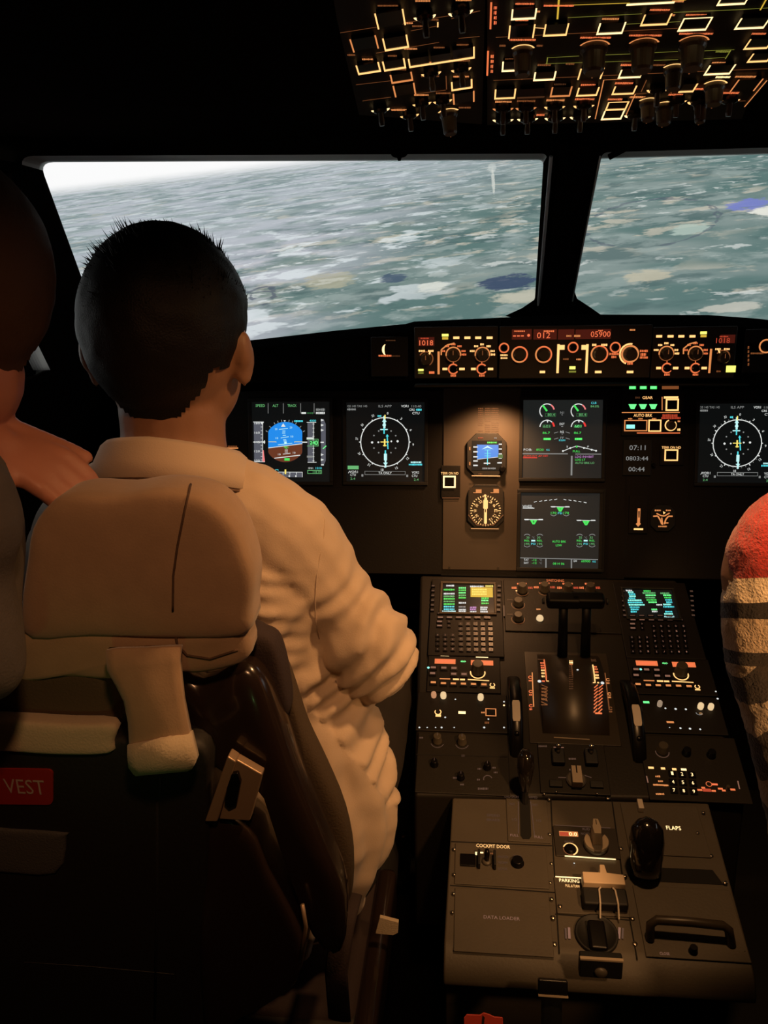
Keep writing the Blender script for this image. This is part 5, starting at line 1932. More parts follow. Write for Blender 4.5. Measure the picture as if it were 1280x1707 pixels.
for sx in (-1, 1):
    mb.box(sx * 0.011 - 0.0018, -0.013, 0, sx * 0.011 + 0.0018, 0.012, 0.012, 'matte_black')
o = mb.build('switch_guard', U.t, 0.001); o.location = (c[0], c[1], 0)
mb = MB(); mb.lathe(0, 0, [(0.007, 0), (0.007, 0.003), (0.0045, 0.004)], 'knob_grey', 14); mb.tube([(0, 0, 0.003), (0, 0.003, 0.015), (0, 0.004, 0.020)], [0.003, 0.0038, 0.003], 'black_plastic'); o = mb.build('toggle_switch', U.t, smooth=True); o.location = (c[0], c[1], 0)
U.knob(*q(778, 1020), 10, 0.008, 'black_plastic', 'video_button')

# ------------------------------------------------------------------ data loader panel
U = Unit('data_loader_panel', 'blank grey cover plate marked DATA LOADER', 'panel plate', PL, (757, 1482, 918, 1588), 0.0022, 'pedestal_grey')
q = lambda x, y: (680 + x / 2.133, 1400 + y / 2.133)
U.L.text('DATA LOADER', *q(333, 278), 5.6, 'key_legend', 60)
U.legends('printed_legend')

# ------------------------------------------------------------------ rudder trim panel
U = Unit('rudder_trim_panel', 'rudder trim panel with a winged tan knob and small orange readout', 'control panel', PL, (924, 1378, 1030, 1428), 0.0026, 'panel_grey')
q = lambda x, y: (900 + x / 8.0, 1340 + y / 8.0)
L = U.L
L.rect(*q(258, 370), *q(505, 435), 'amber_mid'); L.rect(*q(262, 378), *q(380, 430), 'red_legend'); L.text('0.0', *q(440, 406), 6, 'amber_hot', 13)
L.text('RUD', *q(615, 340), 4, 'key_faint', 12); L.text('NOSE', *q(600, 402), 4, 'key_faint', 13); L.text('RESET', *q(390, 510), 3.6, 'key_faint', 15)
L.ring(*q(405, 605), 11.5, 2.2, 'amber', -70, 160); L.ring(*q(405, 605), 11.5, 1.4, 'amber_dim', 160, 290); L.line(*q(330, 697), *q(1010, 744), 2.4, 'amber_hot'); L.line(*q(200, 285), *q(940, 325), 1.2, 'key_faint'); L.disc(*q(456, 794), 1.2, 'white')
U.legends()
U.knob(*q(400, 605), 9, 0.004, 'black_plastic', 'reset_button')
c = U.F.q(*q(745, 560))
k = U.L.k(990, 1410)
mb = MB(); mb.lathe(0, 0, [(21 * k, 0), (21 * k, 0.006), (19 * k, 0.009)], 'knob_grey', 28)
for sx in (-1, 1):
    pts = [(sx * 20.5 * k * math.cos(R_(a)), 20.5 * k * math.sin(R_(a))) for a in range(-75, 60, 15)] + [(sx * 10 * k, 8 * k), (sx * 8 * k, -12 * k)]
    mb.prism(pts, 0.006, 0.012, 'knob_tan', 0.94)
o = mb.build('knob_base', U.t, 0.001); o.location = (c[0], c[1], 0)
mb = MB()
mb.prism([(-7 * k, -0.010), (7 * k, -0.010), (9 * k, 0.004), (5 * k, 0.022), (-5 * k, 0.022), (-9 * k, 0.004)], 0.009, 0.030, 'knob_tan', 0.8)
mb.box(-0.0006, 0.008, 0.029, 0.0006, 0.017, 0.0305, 'gap_black')
o = mb.build('trim_knob', U.t, 0.0015); o.location = (c[0], c[1] + 0.004, 0)

# ------------------------------------------------------------------ parking brake panel
U = Unit('parking_brake_panel', 'panel headed PARKING BRK with a pale turning handle over black and white pull', 'control panel', PL, (926, 1464, 1044, 1524), 0.0026, 'pedestal_grey')
L = U.L
L.text('PARKING BRK', *q(462, 1030), 5.6, 'amber_hot', 51); L.text('PULL & TURN', *q(432, 1097), 4.2, 'amber', 23); L.line(*q(205, 972), *q(775, 1006), 2.2, 'amber_hot'); L.line(*q(865, 1015), *q(1060, 1028), 1.4, 'amber_dim'); L.disc(*q(760, 1035), 2.6, 'knob_tan'); L.rect(*q(530, 1000), *q(545, 1160), 'gap_black')
U.legends()
a, b = U.F.q(*q(545, 1120)), U.F.q(*q(1115, 1165))
mx_, my_ = (a[0] + b[0]) / 2, (a[1] + b[1]) / 2
hw = (b[0] - a[0]) / 2
mb = MB()
mb.prism([(-hw, -0.009), (hw, -0.009), (hw, 0.007), (hw * 0.2, 0.009), (0.004, 0.022), (-0.003, 0.022), (-hw * 0.15, 0.009), (-hw, 0.009)], 0.010, 0.024, 'handle_cream', 0.97)
o = mb.build('brake_handle', U.t, 0.0015); o.location = (mx_, my_, 0)
mb = MB(); mb.box(-hw * 1.05, -0.034, 0, hw * 1.02, -0.008, 0.016, 'matte_black')
o = mb.build('handle_housing', U.t, 0.003); o.location = (mx_, my_, 0)
mb = MB()
for sx in (-1, 1):
    mb.tube([(sx * 0.008, -0.010, 0.0175), (sx * 0.0105, -0.014, 0.0185), (sx * 0.0115, -0.034, 0.018), (sx * 0.012, -0.046, 0.004)], 0.0012, 'wheel_white', 8)
o = mb.build('white_stripe', U.t, label='white edge stripe'); o.location = (mx_ + 0.003, my_, 0)

# ------------------------------------------------------------------ flap lever panel
q = lambda x, y: (960 + x / 4.0, 1200 + y / 4.0)
U = Unit('flap_lever_panel', 'flap panel marked FLAPS with a long black slot and a big glossy black lever knob', 'control panel', PL, (1042, 1340, 1172, 1424), 0.0022, 'pedestal_grey')
U.L.text('FLAPS', *q(650, 722), 6.4, 'amber_hot', 24)
U.legends()
F = U.F
L = Px(PL.at(1130, 1460, 0.0006))
L.poly([q(560, 985), q(910, 1000), q(985, 1100), q(360, 1070), q(350, 600), q(420, 590), q(450, 640), q(540, 900)][::-1], 'gap_black')
o = L.build('slot', U.t); o.matrix_parent_inverse = U.t.matrix_world.inverted() @ L.fr.matrix()
p0 = F.q(*q(455, 1040))
mb = MB()
b0_ = Vector((p0[0], p0[1], 0.0))
mb.tube([b0_, b0_ + Vector((0.0, 0.012, 0.05))], [0.008, 0.008], 'matte_black', 10)
lv = mb.build('flap_lever', U.t)
mb = MB()
mb.tube([b0_ + Vector((0, -0.008, 0.012)), b0_ + Vector((0, -0.002, 0.022)), b0_ + Vector((0, 0.006, 0.036)), b0_ + Vector((0, 0.014, 0.054)), b0_ + Vector((0, 0.021, 0.070)), b0_ + Vector((0, 0.026, 0.079)), b0_ + Vector((0, 0.028, 0.083))],
        [0.017, 0.020, 0.0225, 0.0235, 0.021, 0.013, 0.004], 'gloss_black', 24, flat=0.85)
mb.build('grip', lv, smooth=True)
mb = MB(); mb.box(-0.004, -0.004, 0, 0.004, 0.014, 0.010, 'wheel_white')
c = F.q(*q(430, 605)); o = mb.build('detent_plate', U.t, 0.001); o.location = (c[0], c[1], 0)

# ------------------------------------------------------------------ gear crank and printer cover
cr = Unit('gear_crank', 'round black hand crank recess at the aft end of the pedestal', 'crank', PL, (955, 1533, 1032, 1592), 0.002, None)
q = lambda x, y: (680 + x / 2.133, 1400 + y / 2.133)
c = cr.F.q(*q(670, 335)); k = cr.L.k(990, 1557)
mb = MB(); mb.lathe(0, 0, [(36 * k, -0.0015), (36 * k, 0.002), (33 * k, 0.003), (31 * k, 0.0006), (6 * k, 0.0006)], 'matte_black', 36); o = mb.build('recess', cr.t, smooth=True); o.location = (c[0], c[1], 0)
mb = MB(); mb.box(-0.012, -0.026, 0.002, 0.010, 0.014, 0.010, 'black_plastic'); o = mb.build('crank_handle', cr.t, 0.003); o.location = (c[0] + 0.001, c[1], 0)
L = cr.px(0.0004)
for sx, x in ((-1, 572), (1, 752)):
    L.line(*q(x, 312), *q(x + sx * -2, 352), 4, 'key_legend'); L.line(*q(x + sx * 12, 314), *q(x + sx * 10, 352), 3, 'key_faint')
L.build('printed_legend', cr.t)
# box with a chrome edge hung on the aft edge
a0, a1 = q(612, 418), q(765, 490)
pp = PL.hit(*a0)
F2 = Frame(atY((a0[0] + a1[0]) / 2, 1611, pp.y - 0.042), (1, 0, 0), (0, 0, 1))
t = thing('latch_box', 'small black box with bright metal upper edge on the aft end of the pedestal', 'box', F2)
x0_, y0_ = F2.q(967, 1598); x1_, y1_ = F2.q(1037, 1634)
mb = MB(); mb.box(x0_, y1_, -0.014, x1_, y0_, 0, 'matte_black'); mb.build('body', t, 0.002)
mb = MB(); mb.box(x0_, y0_ - 0.001, -0.003, x1_, y0_ + 0.0012, 0.0012, 'knob_tan'); mb.build('metal_edge', t)
mb = MB(); cc = F2.q(*q(685, 470)); mb.ball((cc[0], cc[1], 0.001), (0.008, 0.007, 0.004), 'knob_grey'); mb.build('catch', t, smooth=True)

U = Unit('printer_cover', 'plain grey cover with a curved black grab handle, aft corner of the pedestal', 'cover', PL, (1066, 1478, 1232, 1596), 0.0022, 'pedestal_grey', part='cover_plate')
q = lambda x, y: (680 + x / 2.133, 1400 + y / 2.133)
pa = [q(860, 355), q(862, 300), q(885, 285), q(1000, 292), q(1120, 305), q(1140, 320), q(1150, 375)]
hs = [0.0, 0.020, 0.026, 0.027, 0.026, 0.020, 0.0]
pts = []
for (x, y), h in zip(pa, hs):
    FF = Frame(U.F.o + U.F.n * h, U.F.u, U.F.v)
    pts.append(U.F.loc(FF.hit(x, y)))
mb = MB(); mb.tube(pts, 0.0058, 'handle_brown', 12); mb.build('grab_handle', U.t, smooth=True)
U.L.text('CLOSE', *q(912, 405), 4.4, 'key_legend', 16); U.legends('printed_legend')
U.knob(*q(1013, 398), 7, 0.010, 'black_plastic', 'latch_knob')

# a buckle plate on the floor, aft of the pedestal, and the red tag below it
F2 = Frame(atY(920, 1648, 0.80), (1, 0, 0), (0, math.cos(R_(60)), math.sin(R_(60))))
t = thing('belt_buckle', 'black buckle with a bright metal lower edge hanging below the pedestal', 'buckle', F2)
x0_, y0_ = F2.q(897, 1632); x1_, y1_ = F2.q(947, 1662)
mb = MB(); mb.box(x0_, y1_, -0.01, x1_, y0_, 0.0, 'black_plastic'); mb.build('body', t, 0.002)
mb = MB(); mb.box(x0_, y1_ - 0.0012, -0.004, x1_, y1_ + 0.0008, 0.0012, 'knob_tan'); mb.build('metal_edge', t)
mb = MB(); mb.tube([(0, y1_, -0.005), (0.0, y1_ - 0.10, -0.03), (0.01, y1_ - 0.3, -0.05)], 0.012, 'matte_black', 8, flat=0.2); mb.build('strap', t)

F2 = Frame(atY(806, 1700, 0.62), (1, 0, 0), (0, math.cos(R_(50)), math.sin(R_(50))))
t = thing('warning_tag', 'small bright red tag with a dark slit at the bottom, below the pedestal', 'tag', F2)
mb = MB()
pp = [F2.q(*p) for p in ((773, 1730), (773, 1697), (778, 1691), (800, 1692), (806, 1688), (816, 1691), (824, 1695), (838, 1696), (840, 1732))]
mb.prism(pp, -0.004, 0.0, 'tag_red'); mb.build('plate', t, 0.0008)
L = Px(F2, 0.0004); L.poly([(804, 1692), (808, 1696), (806, 1712), (802, 1712)], 'gap_black'); L.build('slit', t)
mb = MB(); mb.tube([(0, -0.004, -0.002), (0, -0.05, -0.03), (0.0, -0.20, -0.12)], 0.006, 'matte_black', 8, flat=0.3); mb.build('strap', t)

# ================================================================== overhead panel
ov = thing('overhead_switch_console', 'dark overhead switch panel on the ceiling full of glowing amber outlines', 'overhead panel', OH)
d = Px(OH)
mb = MB()
pts = [OH.q(*p) for p in [(812, 214), (1236, 204), (1244, 184), (1282, 138), (1500, -45), (812, -60)]]
mb.prism(pts, -0.004, -0.020, 'panel_dark'); mb.build('faceplate', ov)
ovs = thing('overhead_side_console', 'tilted outer column of the overhead panel, on the captain side', 'overhead panel', OL)
mb = MB()
pts = [OL.q(*p) for p in [(600, 196), (806, 212), (808, -60), (545, -40), (560, 40)]]
mb.prism(pts, -0.004, -0.020, 'panel_dark'); mb.build('faceplate', ovs)


class Ov:
    def __init__(s, fr, t):
        s.F, s.t = fr, t
        s.L = Px(fr, -0.003)
    button = Unit.button
    knob = Unit.knob


def ov_button(U, x0, y0, x1, y1, m='amber', sides='blr', t=2.5):
    d = Px(U.F)
    x, y, w_, h = d.size(x0, y0, x1, y1)
    # in-plane height limited to a real push button
    b = MB()
    tt = t * d.k((x0 + x1) / 2, (y0 + y1) / 2)
    a, c = w_ / 2, h / 2
    b.box(-a * 0.86, -c * 0.86, -0.004, a * 0.86, c * 0.86, 0.0, 'black_plastic')
    z = 0.0003
    th = tt * 2.6
    if 'b' in sides:
        b.flat([(-a, -c), (a, -c), (a, -c + th), (-a, -c + th)], z, m)
    if 't' in sides:
        b.flat([(-a, c - th * 0.5), (a, c - th * 0.5), (a, c), (-a, c)], z, m)
    if 'l' in sides:
        b.flat([(-a, -c), (-a + tt, -c), (-a + tt, c), (-a, c)], z + 1e-5, m)
    if 'r' in sides:
        b.flat([(a - tt, -c), (a, -c), (a, c), (a - tt, c)], z + 1e-5, m)
    o = b.build('push_button', U.t)
    o.location = (x, y, 0)
    return o


def ov_toggle(U, x, y, r, m='amber', knob=True):
    d = Px(U.F)
    c = U.F.q(x, y); k = d.k(x, y)
    b = MB()
    b.ring(0, 0, (r - 2.2) * k, (r + 1.6) * k, 0.0003, m, 188, 352)
    b.lathe(0, 0, [(r * 0.8 * k, -0.003), (r * 0.8 * k, 0.003), (r * 0.5 * k, 0.005)], 'black_plastic', 16)
    b.tube([(0, 0, 0.004), (0, -0.004, 0.014), (0, -0.005, 0.018)], [0.0028, 0.0036, 0.003], 'knob_smoke', 10)
    o = b.build('toggle_switch', U.t)
    o.location = (c[0], c[1], 0)


def ov_knob(U, x, y, r, h=0.026, m='amber', smoke='knob_smoke'):
    d = Px(U.F)
    c = U.F.q(x, y); k = d.k(x, y)
    b = MB()
    b.lathe(0, 0, [(r * 0.95 * k, -0.003), (r * 0.95 * k, 0.004), (r * 0.8 * k, 0.007), (r * 0.72 * k, h * 0.9), (r * 0.6 * k, h)], smoke, 22)
    for p in b.f:
        pass
    b.box(-0.0006, -r * 0.75 * k, 0.008, 0.0006, -r * 0.70 * k, h, 'amber_dim')
    b.ring(0, 0, r * 0.98 * k, (r + 2.6) * k, 0.0004, m, 20, 160)
    o = b.build('rotary_knob', U.t)
    o.location = (c[0], c[1], 0)


S_, V_ = Ov(OL, ovs), Ov(OH, ov)
q = lambda x, y: (560 + x / 3.556, y / 3.556)
for (a, b, c, e, sd, m) in ((230, 62, 398, 160, 'lr', 'amber'), (85, 215, 240, 297, 'lr', 'amber_mid'), (278, 212, 422, 292, 'blr', 'amber'), (122, 372, 258, 432, 'blr', 'amber'), (278, 350, 408, 412, 'blr', 'amber'),
                            (430, 335, 556, 392, 'bl', 'amber'), (556, 318, 685, 374, 'b', 'amber'), (685, 285, 818, 355, 'br', 'amber'), (325, 430, 452, 485, 'blr', 'amber_mid'), (345, 495, 470, 565, 'lr', 'amber_mid'), (688, 475, 808, 530, 'blr', 'amber'), (700, 545, 822, 610, 'lr', 'amber_mid')):
    ov_button(S_, *q(a, b), *q(c, e), m, sd)
for x, y, r, m in ((518, 88, 17, 'amber_hot'), (732, 62, 19, 'amber_hot'), (563, 425, 15, 'amber'), (742, 402, 15, 'amber'), (512, 605, 14, 'amber'), (635, 590, 14, 'amber'), (265, 640, 14, 'amber_hot'), (440, 675, 14, 'amber')):
    ov_toggle(S_, *q(x, y), r, m)
ov_knob(S_, *q(672, 665), 15)
L = S_.L
for a in ((20, 210, 850, 85), (235, 330, 610, 268), (725, 245, 850, 235), (120, 515, 330, 492), (160, 610, 330, 588), (222, 672, 400, 655), (440, 200, 600, 172), (480, 570, 655, 548), (680, 130, 845, 85)):
    L.line(*q(a[0], a[1]), *q(a[2], a[3]), 1.3, 'amber_dim')
L.line(*q(600, 150), *q(600, 180), 2, 'amber'); L.line(*q(655, 465), *q(660, 545), 1.2, 'amber_dim')
for (x, y, wd, m) in ((300, 52, 34, 'amber_dim'), (510, 25, 26, 'amber_mid'), (420, 155, 18, 'amber_mid'), (560, 135, 24, 'amber_dim'), (90, 340, 14, 'amber_dim'), (440, 305, 22, 'amber_mid'), (610, 298, 18, 'amber_dim'), (750, 282, 20, 'amber_dim'), (185, 365, 18, 'amber_mid'), (335, 345, 16, 'amber_dim'),
                  (560, 385, 34, 'amber_mid'), (745, 375, 28, 'amber_dim'), (385, 425, 18, 'amber_dim'), (560, 465, 30, 'amber_dim'), (745, 468, 26, 'amber_mid'), (400, 490, 20, 'amber_dim'), (510, 575, 24, 'amber_mid'), (640, 565, 24, 'amber_dim'), (770, 650, 20, 'amber_dim'), (380, 662, 26, 'amber_mid'), (750, 20, 26, 'amber_mid'), (480, 170, 18, 'amber_dim')):
    L.smear(*q(x, y), wd, 3, m)
L.build('backlit_legend', ovs)

q = lambda x, y: (800 + x / 2.667, y / 2.667)
for (a, b, c, e, sd, m) in ((140, 38, 250, 87, 'blr', 'amber_hot'), (128, 110, 242, 170, 'lr', 'amber'), (285, 105, 390, 160, 'blr', 'amber'), (525, 100, 640, 152, 'blr', 'amber_hot'), (722, 62, 842, 113, 'blr', 'amber'), (892, 78, 1018, 137, 'tblr', 'amber_hot'), (1146, 78, 1275, 128, 'blr', 'amber_hot'),
                            (660, -25, 870, 19, 'b', 'amber_hot'), (1066, -28, 1190, 22, 'blr', 'amber_hot'), (98, 272, 158, 318, 'bl', 'amber_hot'), (240, 318, 335, 358, 'blr', 'amber_hot'), (440, 303, 545, 352, 'lr', 'amber'), (620, 308, 720, 347, 'blr', 'amber_hot'), (1008, 288, 1122, 332, 'blr', 'amber_hot'), (1186, 172, 1290, 218, 'blr', 'amber'), (1200, 236, 1290, 276, 'blr', 'amber'),
                            (65, 395, 158, 440, 'blr', 'amber'), (168, 392, 290, 436, 'b', 'amber_faint'), (315, 385, 405, 430, 'blr', 'amber_mid'), (432, 388, 525, 427, 'blr', 'amber'), (592, 382, 690, 420, 'blr', 'amber'), (563, 452, 655, 490, 'tblr', 'amber'), (545, 492, 635, 532, 'blr', 'amber_hot'), (892, 372, 958, 410, 'br', 'amber'), (1130, 352, 1238, 405, 'lr', 'amber_mid')):
    ov_button(V_, *q(a, b), *q(c, e), m, sd)
for x, y in ((103, 478), (205, 475), (333, 470), (463, 465), (790, 395), (875, 445), (972, 448), (1112, 440)):
    ov_toggle(V_, *q(x, y), 16, 'amber_mid' if x < 250 else 'amber')
for x, y in ((103, 528), (212, 524), (335, 520), (447, 515), (690, 508)):
    ov_toggle(V_, *q(x, y), 16, 'amber_hot')
for x, y, r in ((190, 222, 18), (507, 210, 24), (724, 200, 24), (945, 190, 24), (860, 305, 17), (1042, 378, 18), (748, 452, 15), (818, 470, 16), (980, 462, 12)):
    ov_knob(V_, *q(x, y), r, 0.026 if y < 300 else 0.022, 'amber_mid' if 300 < x < 1000 and y < 300 else 'amber')
L = V_.L
for a, m, wd in (((70, 180, 880, 140), 'amber_dim', 1.4), ((60, 370, 980, 330), 'amber_dim', 1.4), ((980, 330, 1280, 318), 'amber_dim', 1.2), ((290, 42, 730, 26), 'yellow_line', 2.0), ((730, 26, 915, 15), 'yellow_line', 1.6), ((390, 93, 720, 76), 'green_line', 1.4), ((860, 70, 1140, 58), 'green_line', 1.6), ((1140, 58, 1280, 50), 'green_line', 1.4),
                 ((640, 122, 722, 118), 'green_line', 1.5), ((800, 116, 890, 110), 'green_line', 1.5), ((352, -10, 344, 100), 'yellow_line', 3), ((1272, 12, 1245, 60), 'yellow_line', 2.5), ((300, 270, 440, 262), 'green_line', 1.3), ((540, 258, 690, 252), 'green_line', 1.3), ((755, 248, 880, 242), 'green_line', 1.3), ((985, 240, 1130, 234), 'green_line', 1.3),
                 ((290, 296, 880, 278), 'green_line', 1.3), ((985, 275, 1090, 268), 'green_line', 1.3), ((300, 268, 296, 300), 'green_line', 1.6), ((1115, 236, 1090, 275), 'green_line', 1.6), ((905, 14, 1060, 8), 'amber_dim', 1.3),
                 ((550, 368, 512, 540), 'amber_mid', 1.6), ((550, 368, 630, 364), 'amber_mid', 1.4), ((740, 368, 716, 420), 'amber_dim', 1.3), ((690, 430, 645, 532), 'amber_mid', 1.5), ((690, 430, 740, 426), 'amber_dim', 1.3), ((1275, 370, 1175, 487), 'amber_mid', 1.8), ((1070, 465, 1180, 460), 'amber_dim', 1.6), ((240, 137, 285, 140), 'amber', 1.6), ((250, 520, 300, 515), 'amber_dim', 1.4)):
    L.line(*q(a[0], a[1]), *q(a[2], a[3]), wd, m)
for (x, y, wd, m) in ((200, 32, 32, 'orange'), (350, 40, 50, 'red_digit'), (820, 20, 66, 'amber_mid'), (187, 103, 22, 'orange'), (580, 98, 28, 'amber_mid'), (800, 58, 34, 'orange'), (960, 80, 34, 'orange'), (190, 190, 44, 'orange'), (515, 180, 52, 'orange'), (735, 170, 54, 'orange'), (960, 162, 56, 'orange'),
                      (100, 215, 10, 'amber_dim'), (265, 215, 10, 'amber_dim'), (190, 258, 0, 'amber'), (130, 275, 14, 'amber_dim'), (285, 300, 22, 'amber_dim'), (400, 295, 14, 'amber_dim'), (660, 300, 26, 'orange'), (790, 300, 26, 'amber_dim'), (1060, 290, 22, 'amber_mid'), (1080, 240, 24, 'green_line'), (480, 388, 24, 'orange'), (355, 385, 20, 'amber_faint'), (640, 380, 30, 'orange'), (105, 462, 28, 'amber_mid'), (205, 458, 30, 'amber_dim'),
                      (335, 455, 30, 'amber_mid'), (465, 450, 32, 'orange'), (270, 520, 14, 'orange'), (870, 430, 24, 'orange'), (975, 405, 30, 'orange'), (1080, 352, 24, 'amber_hot'), (1180, 350, 34, 'amber_mid'), (1110, 422, 30, 'orange'), (1240, 160, 24, 'orange'), (260, 62, 7, 'amber_mid'), (855, 78, 8, 'amber_mid'), (600, 450, 24, 'orange'), (700, 440, 26, 'amber_mid'), (930, 380, 18, 'amber_mid')):
    if wd:
        L.smear(*q(x, y), wd, 3.4, m)
for x, y0_, y1_, m in ((50, 20, 140, 'orange'), (36, 235, 345, 'orange')):
    L.line(*q(x, y0_), *q(x - 4, y1_), 3, m)
    for y in range(y0_ + 25, y1_ - 10, 22):
        L.smear(*q(x + 18, y), 5, 6, 'red_digit' if y < 150 else 'orange')
L.build('backlit_legend', ov)
# ================================================================== captain's seat
mat('seat_cover', (0.40, 0.27, 0.17), 0.9, bump=0.12, bscale=500, vary=0.15, sheen=0.3)
mat('seat_cover_pale', (0.56, 0.46, 0.32), 0.9, bump=0.35, bscale=400, sheen=0.3)
mat('seat_seam', (0.10, 0.06, 0.04), 0.9)
mat('seat_shell', (0.012, 0.011, 0.010), 0.6, bump=0.2, bscale=200)
mat('shell_gloss', (0.022, 0.014, 0.011), 0.22, coat=0.3)
mat('seat_olive', (0.085, 0.060, 0.036), 0.85, bump=0.3, bscale=400)
mat('seat_plum', (0.035, 0.022, 0.022), 0.85, bump=0.3, bscale=400)
mat('placard_red', (0.33, 0.020, 0.014), 0.5)
mat('placard_text', (0.50, 0.38, 0.34), 0.6)
mat('pocket_grey', (0.075, 0.075, 0.072), 0.9, bump=0.4, bscale=500)
mat('plate_metal', (0.50, 0.36, 0.24), 0.38, metal=0.55)

SB = Frame(atY(250, 950, 0.70), (1, 0, 0), (0, -math.sin(R_(7)), math.cos(R_(7))))


def hull(pxs, fr, front, back, m, p=4.0, rings=7, sm=3):
    """cushion with the outline pxs on plane fr, swelling front (towards us) and back"""
    pts = [Vector(fr.q(*a)) for a in pxs]
    # resample smooth outline
    out = []
    n = len(pts)
    for i in range(n):
        a, b, c, d = pts[i - 1], pts[i], pts[(i + 1) % n], pts[(i + 2) % n]
        for k in range(sm):
            t = k / sm
            out.append(0.5 * ((2 * b) + (c - a) * t + (2 * a - 5 * b + 4 * c - d) * t * t + (3 * b - a - 3 * c + d) * t ** 3))
    n = len(out)
    cen = sum(out, Vector((0, 0))) / n
    mb = MB()
    levels = []
    for i in range(rings + 1):
        ang = (math.pi / 2) * i / rings
        levels.append((math.cos(ang) ** (2 / p), math.sin(ang) ** (2 / p)))
    rows = [(s, front * w_) for s, w_ in levels[:-1]]
    brow = [(s, -back * w_) for s, w_ in levels[1:-1]]
    allr = brow[::-1] + rows
    vs = []
    for s, w_ in allr:
        vs += [(cen.x + (q_.x - cen.x) * s, cen.y + (q_.y - cen.y) * s, w_) for q_ in out]
    fs = []
    for j in range(len(allr) - 1):
        for i in range(n):
            a, b = j * n + i, j * n + (i + 1) % n
            fs.append((a, b, b + n, a + n))
    vs.append((cen.x, cen.y, -back)); vs.append((cen.x, cen.y, front))
    for i in range(n):
        fs.append((len(vs) - 2, (i + 1) % n, i))
        o_ = (len(allr) - 1) * n
        fs.append((len(vs) - 1, o_ + i, o_ + (i + 1) % n))
    M_ = fr.matrix()
    area = sum(out[i].x * out[(i + 1) % n].y - out[(i + 1) % n].x * out[i].y for i in range(n))
    if area < 0:
        fs = [f[::-1] for f in fs]
    mb.add([M_ @ Vector(v) for v in vs], fs, m)
    return mb


def wchild(mb, name, root, bevel=0.0, smooth=True, label=None):
    """link a mesh built in world metres under a thing"""
    o = mb.build(name, root, bevel, smooth, label)
    if not root.parent:
        o.matrix_parent_inverse = root.matrix_world.inverted()
    return o


def surf_tube(pxs, o, root, name, m, r=0.0016, lift=0.0005, sub=6):
    """a seam following the surface of o under the given picture points"""
    dg = bpy.context.evaluated_depsgraph_get()
    bm = bmesh.new(); bm.from_mesh(o.data)
    bvh = BVHTree.FromBMesh(bm)
    bm.free()
    pts = []
    for a, b in zip(pxs, pxs[1:]):
        for k in range(sub):
            t = k / sub
            h = bvh.ray_cast(CAM, ray(a[0] + (b[0] - a[0]) * t, a[1] + (b[1] - a[1]) * t).normalized())
            if h[0]:
                pts.append(h[0] + h[1].normalized() * lift)
    mb = MB()
    if len(pts) > 2:
        mb.tube(pts, r, m, 6)
        return wchild(mb, name, root)


seat = thing('pilot_seat', 'captain seat seen from behind, tan fabric headrest over a dark shell', 'seat', Frame((-0.5, 0.85, 0), (1, 0, 0), (0, 1, 0)))
hr = wchild(hull([(44, 1010), (54, 930), (64, 872), (92, 832), (130, 817), (200, 820), (262, 811), (318, 815), (360, 830), (394, 864), (414, 908), (426, 955), (422, 1010), (412, 1050), (290, 1056), (160, 1052), (60, 1056)],
                 SB, 0.020, 0.055, 'seat_cover', 5.0), 'headrest_cushion', seat)
sk = wchild(hull([(30, 1040), (160, 1036), (290, 1040), (400, 1036), (418, 1060), (414, 1094), (340, 1112), (302, 1104), (200, 1122), (100, 1118), (20, 1124)],
                 Frame(SB.o + SB.n * -0.002, SB.u, SB.v), 0.017, 0.05, 'seat_cover', 4.0), 'headrest_skirt', seat)
surf_tube([(318, 808), (308, 850), (296, 910), (289, 960), (288, 1030)], hr, seat, 'seam', 'seat_seam', 0.0011)
surf_tube([(290, 1045), (296, 1075), (312, 1092), (350, 1098), (405, 1080)], sk, seat, 'seam', 'seat_seam', 0.0012)
cb = wchild(hull([(-140, 1100), (0, 1104), (150, 1108), (182, 1130), (194, 1180), (192, 1212), (0, 1206), (-140, 1205)], Frame(SB.o + SB.n * 0.0, SB.u, SB.v), 0.012, 0.05, 'seat_olive', 5.0), 'backrest_cover', seat)
wchild(hull([(-140, 1192), (0, 1196), (120, 1203), (192, 1206), (190, 1232), (186, 1252), (100, 1254), (0, 1248), (-140, 1244)], Frame(atY(100, 1225, 0.690), (1, 0, 0), (0, 0, 1)), 0.008, 0.02, 'seat_cover_pale', 4.0), 'cover_hem', seat)
# hanging flap of the cover
def strip(rows, m, th):
    mb = MB()
    vs, fs = [], []
    nn = 9
    for (l, r, Y, bow) in rows:
        for k in range(nn):
            t = k / (nn - 1)
            p = atY(l[0] + (r[0] - l[0]) * t, l[1] + (r[1] - l[1]) * t, Y - bow * math.sin(math.pi * t) + 0.0015 * math.sin(t * 9 + l[1] * 0.05))
            vs.append(p)
    b = len(vs)
    vs += [v + Vector((0, th, 0)) for v in vs]
    R = len(rows)
    for j in range(R - 1):
        for k in range(nn - 1):
            a = j * nn + k
            fs.append((a, a + nn, a + nn + 1, a + 1))
            fs.append((b + a, b + a + 1, b + a + nn + 1, b + a + nn))
    for j in range(R - 1):
        for k in (0, nn - 1):
            a = j * nn + k
            fs.append((a, b + a, b + a + nn, a + nn) if k == 0 else (a, a + nn, b + a + nn, b + a))
    for k in range(nn - 1):
        for j in (0, R - 1):
            a = j * nn + k
            fs.append((a, a + 1, b + a + 1, b + a) if j == 0 else (a, b + a, b + a + 1, a + 1))
    mb.add(vs, fs, m)
    return mb


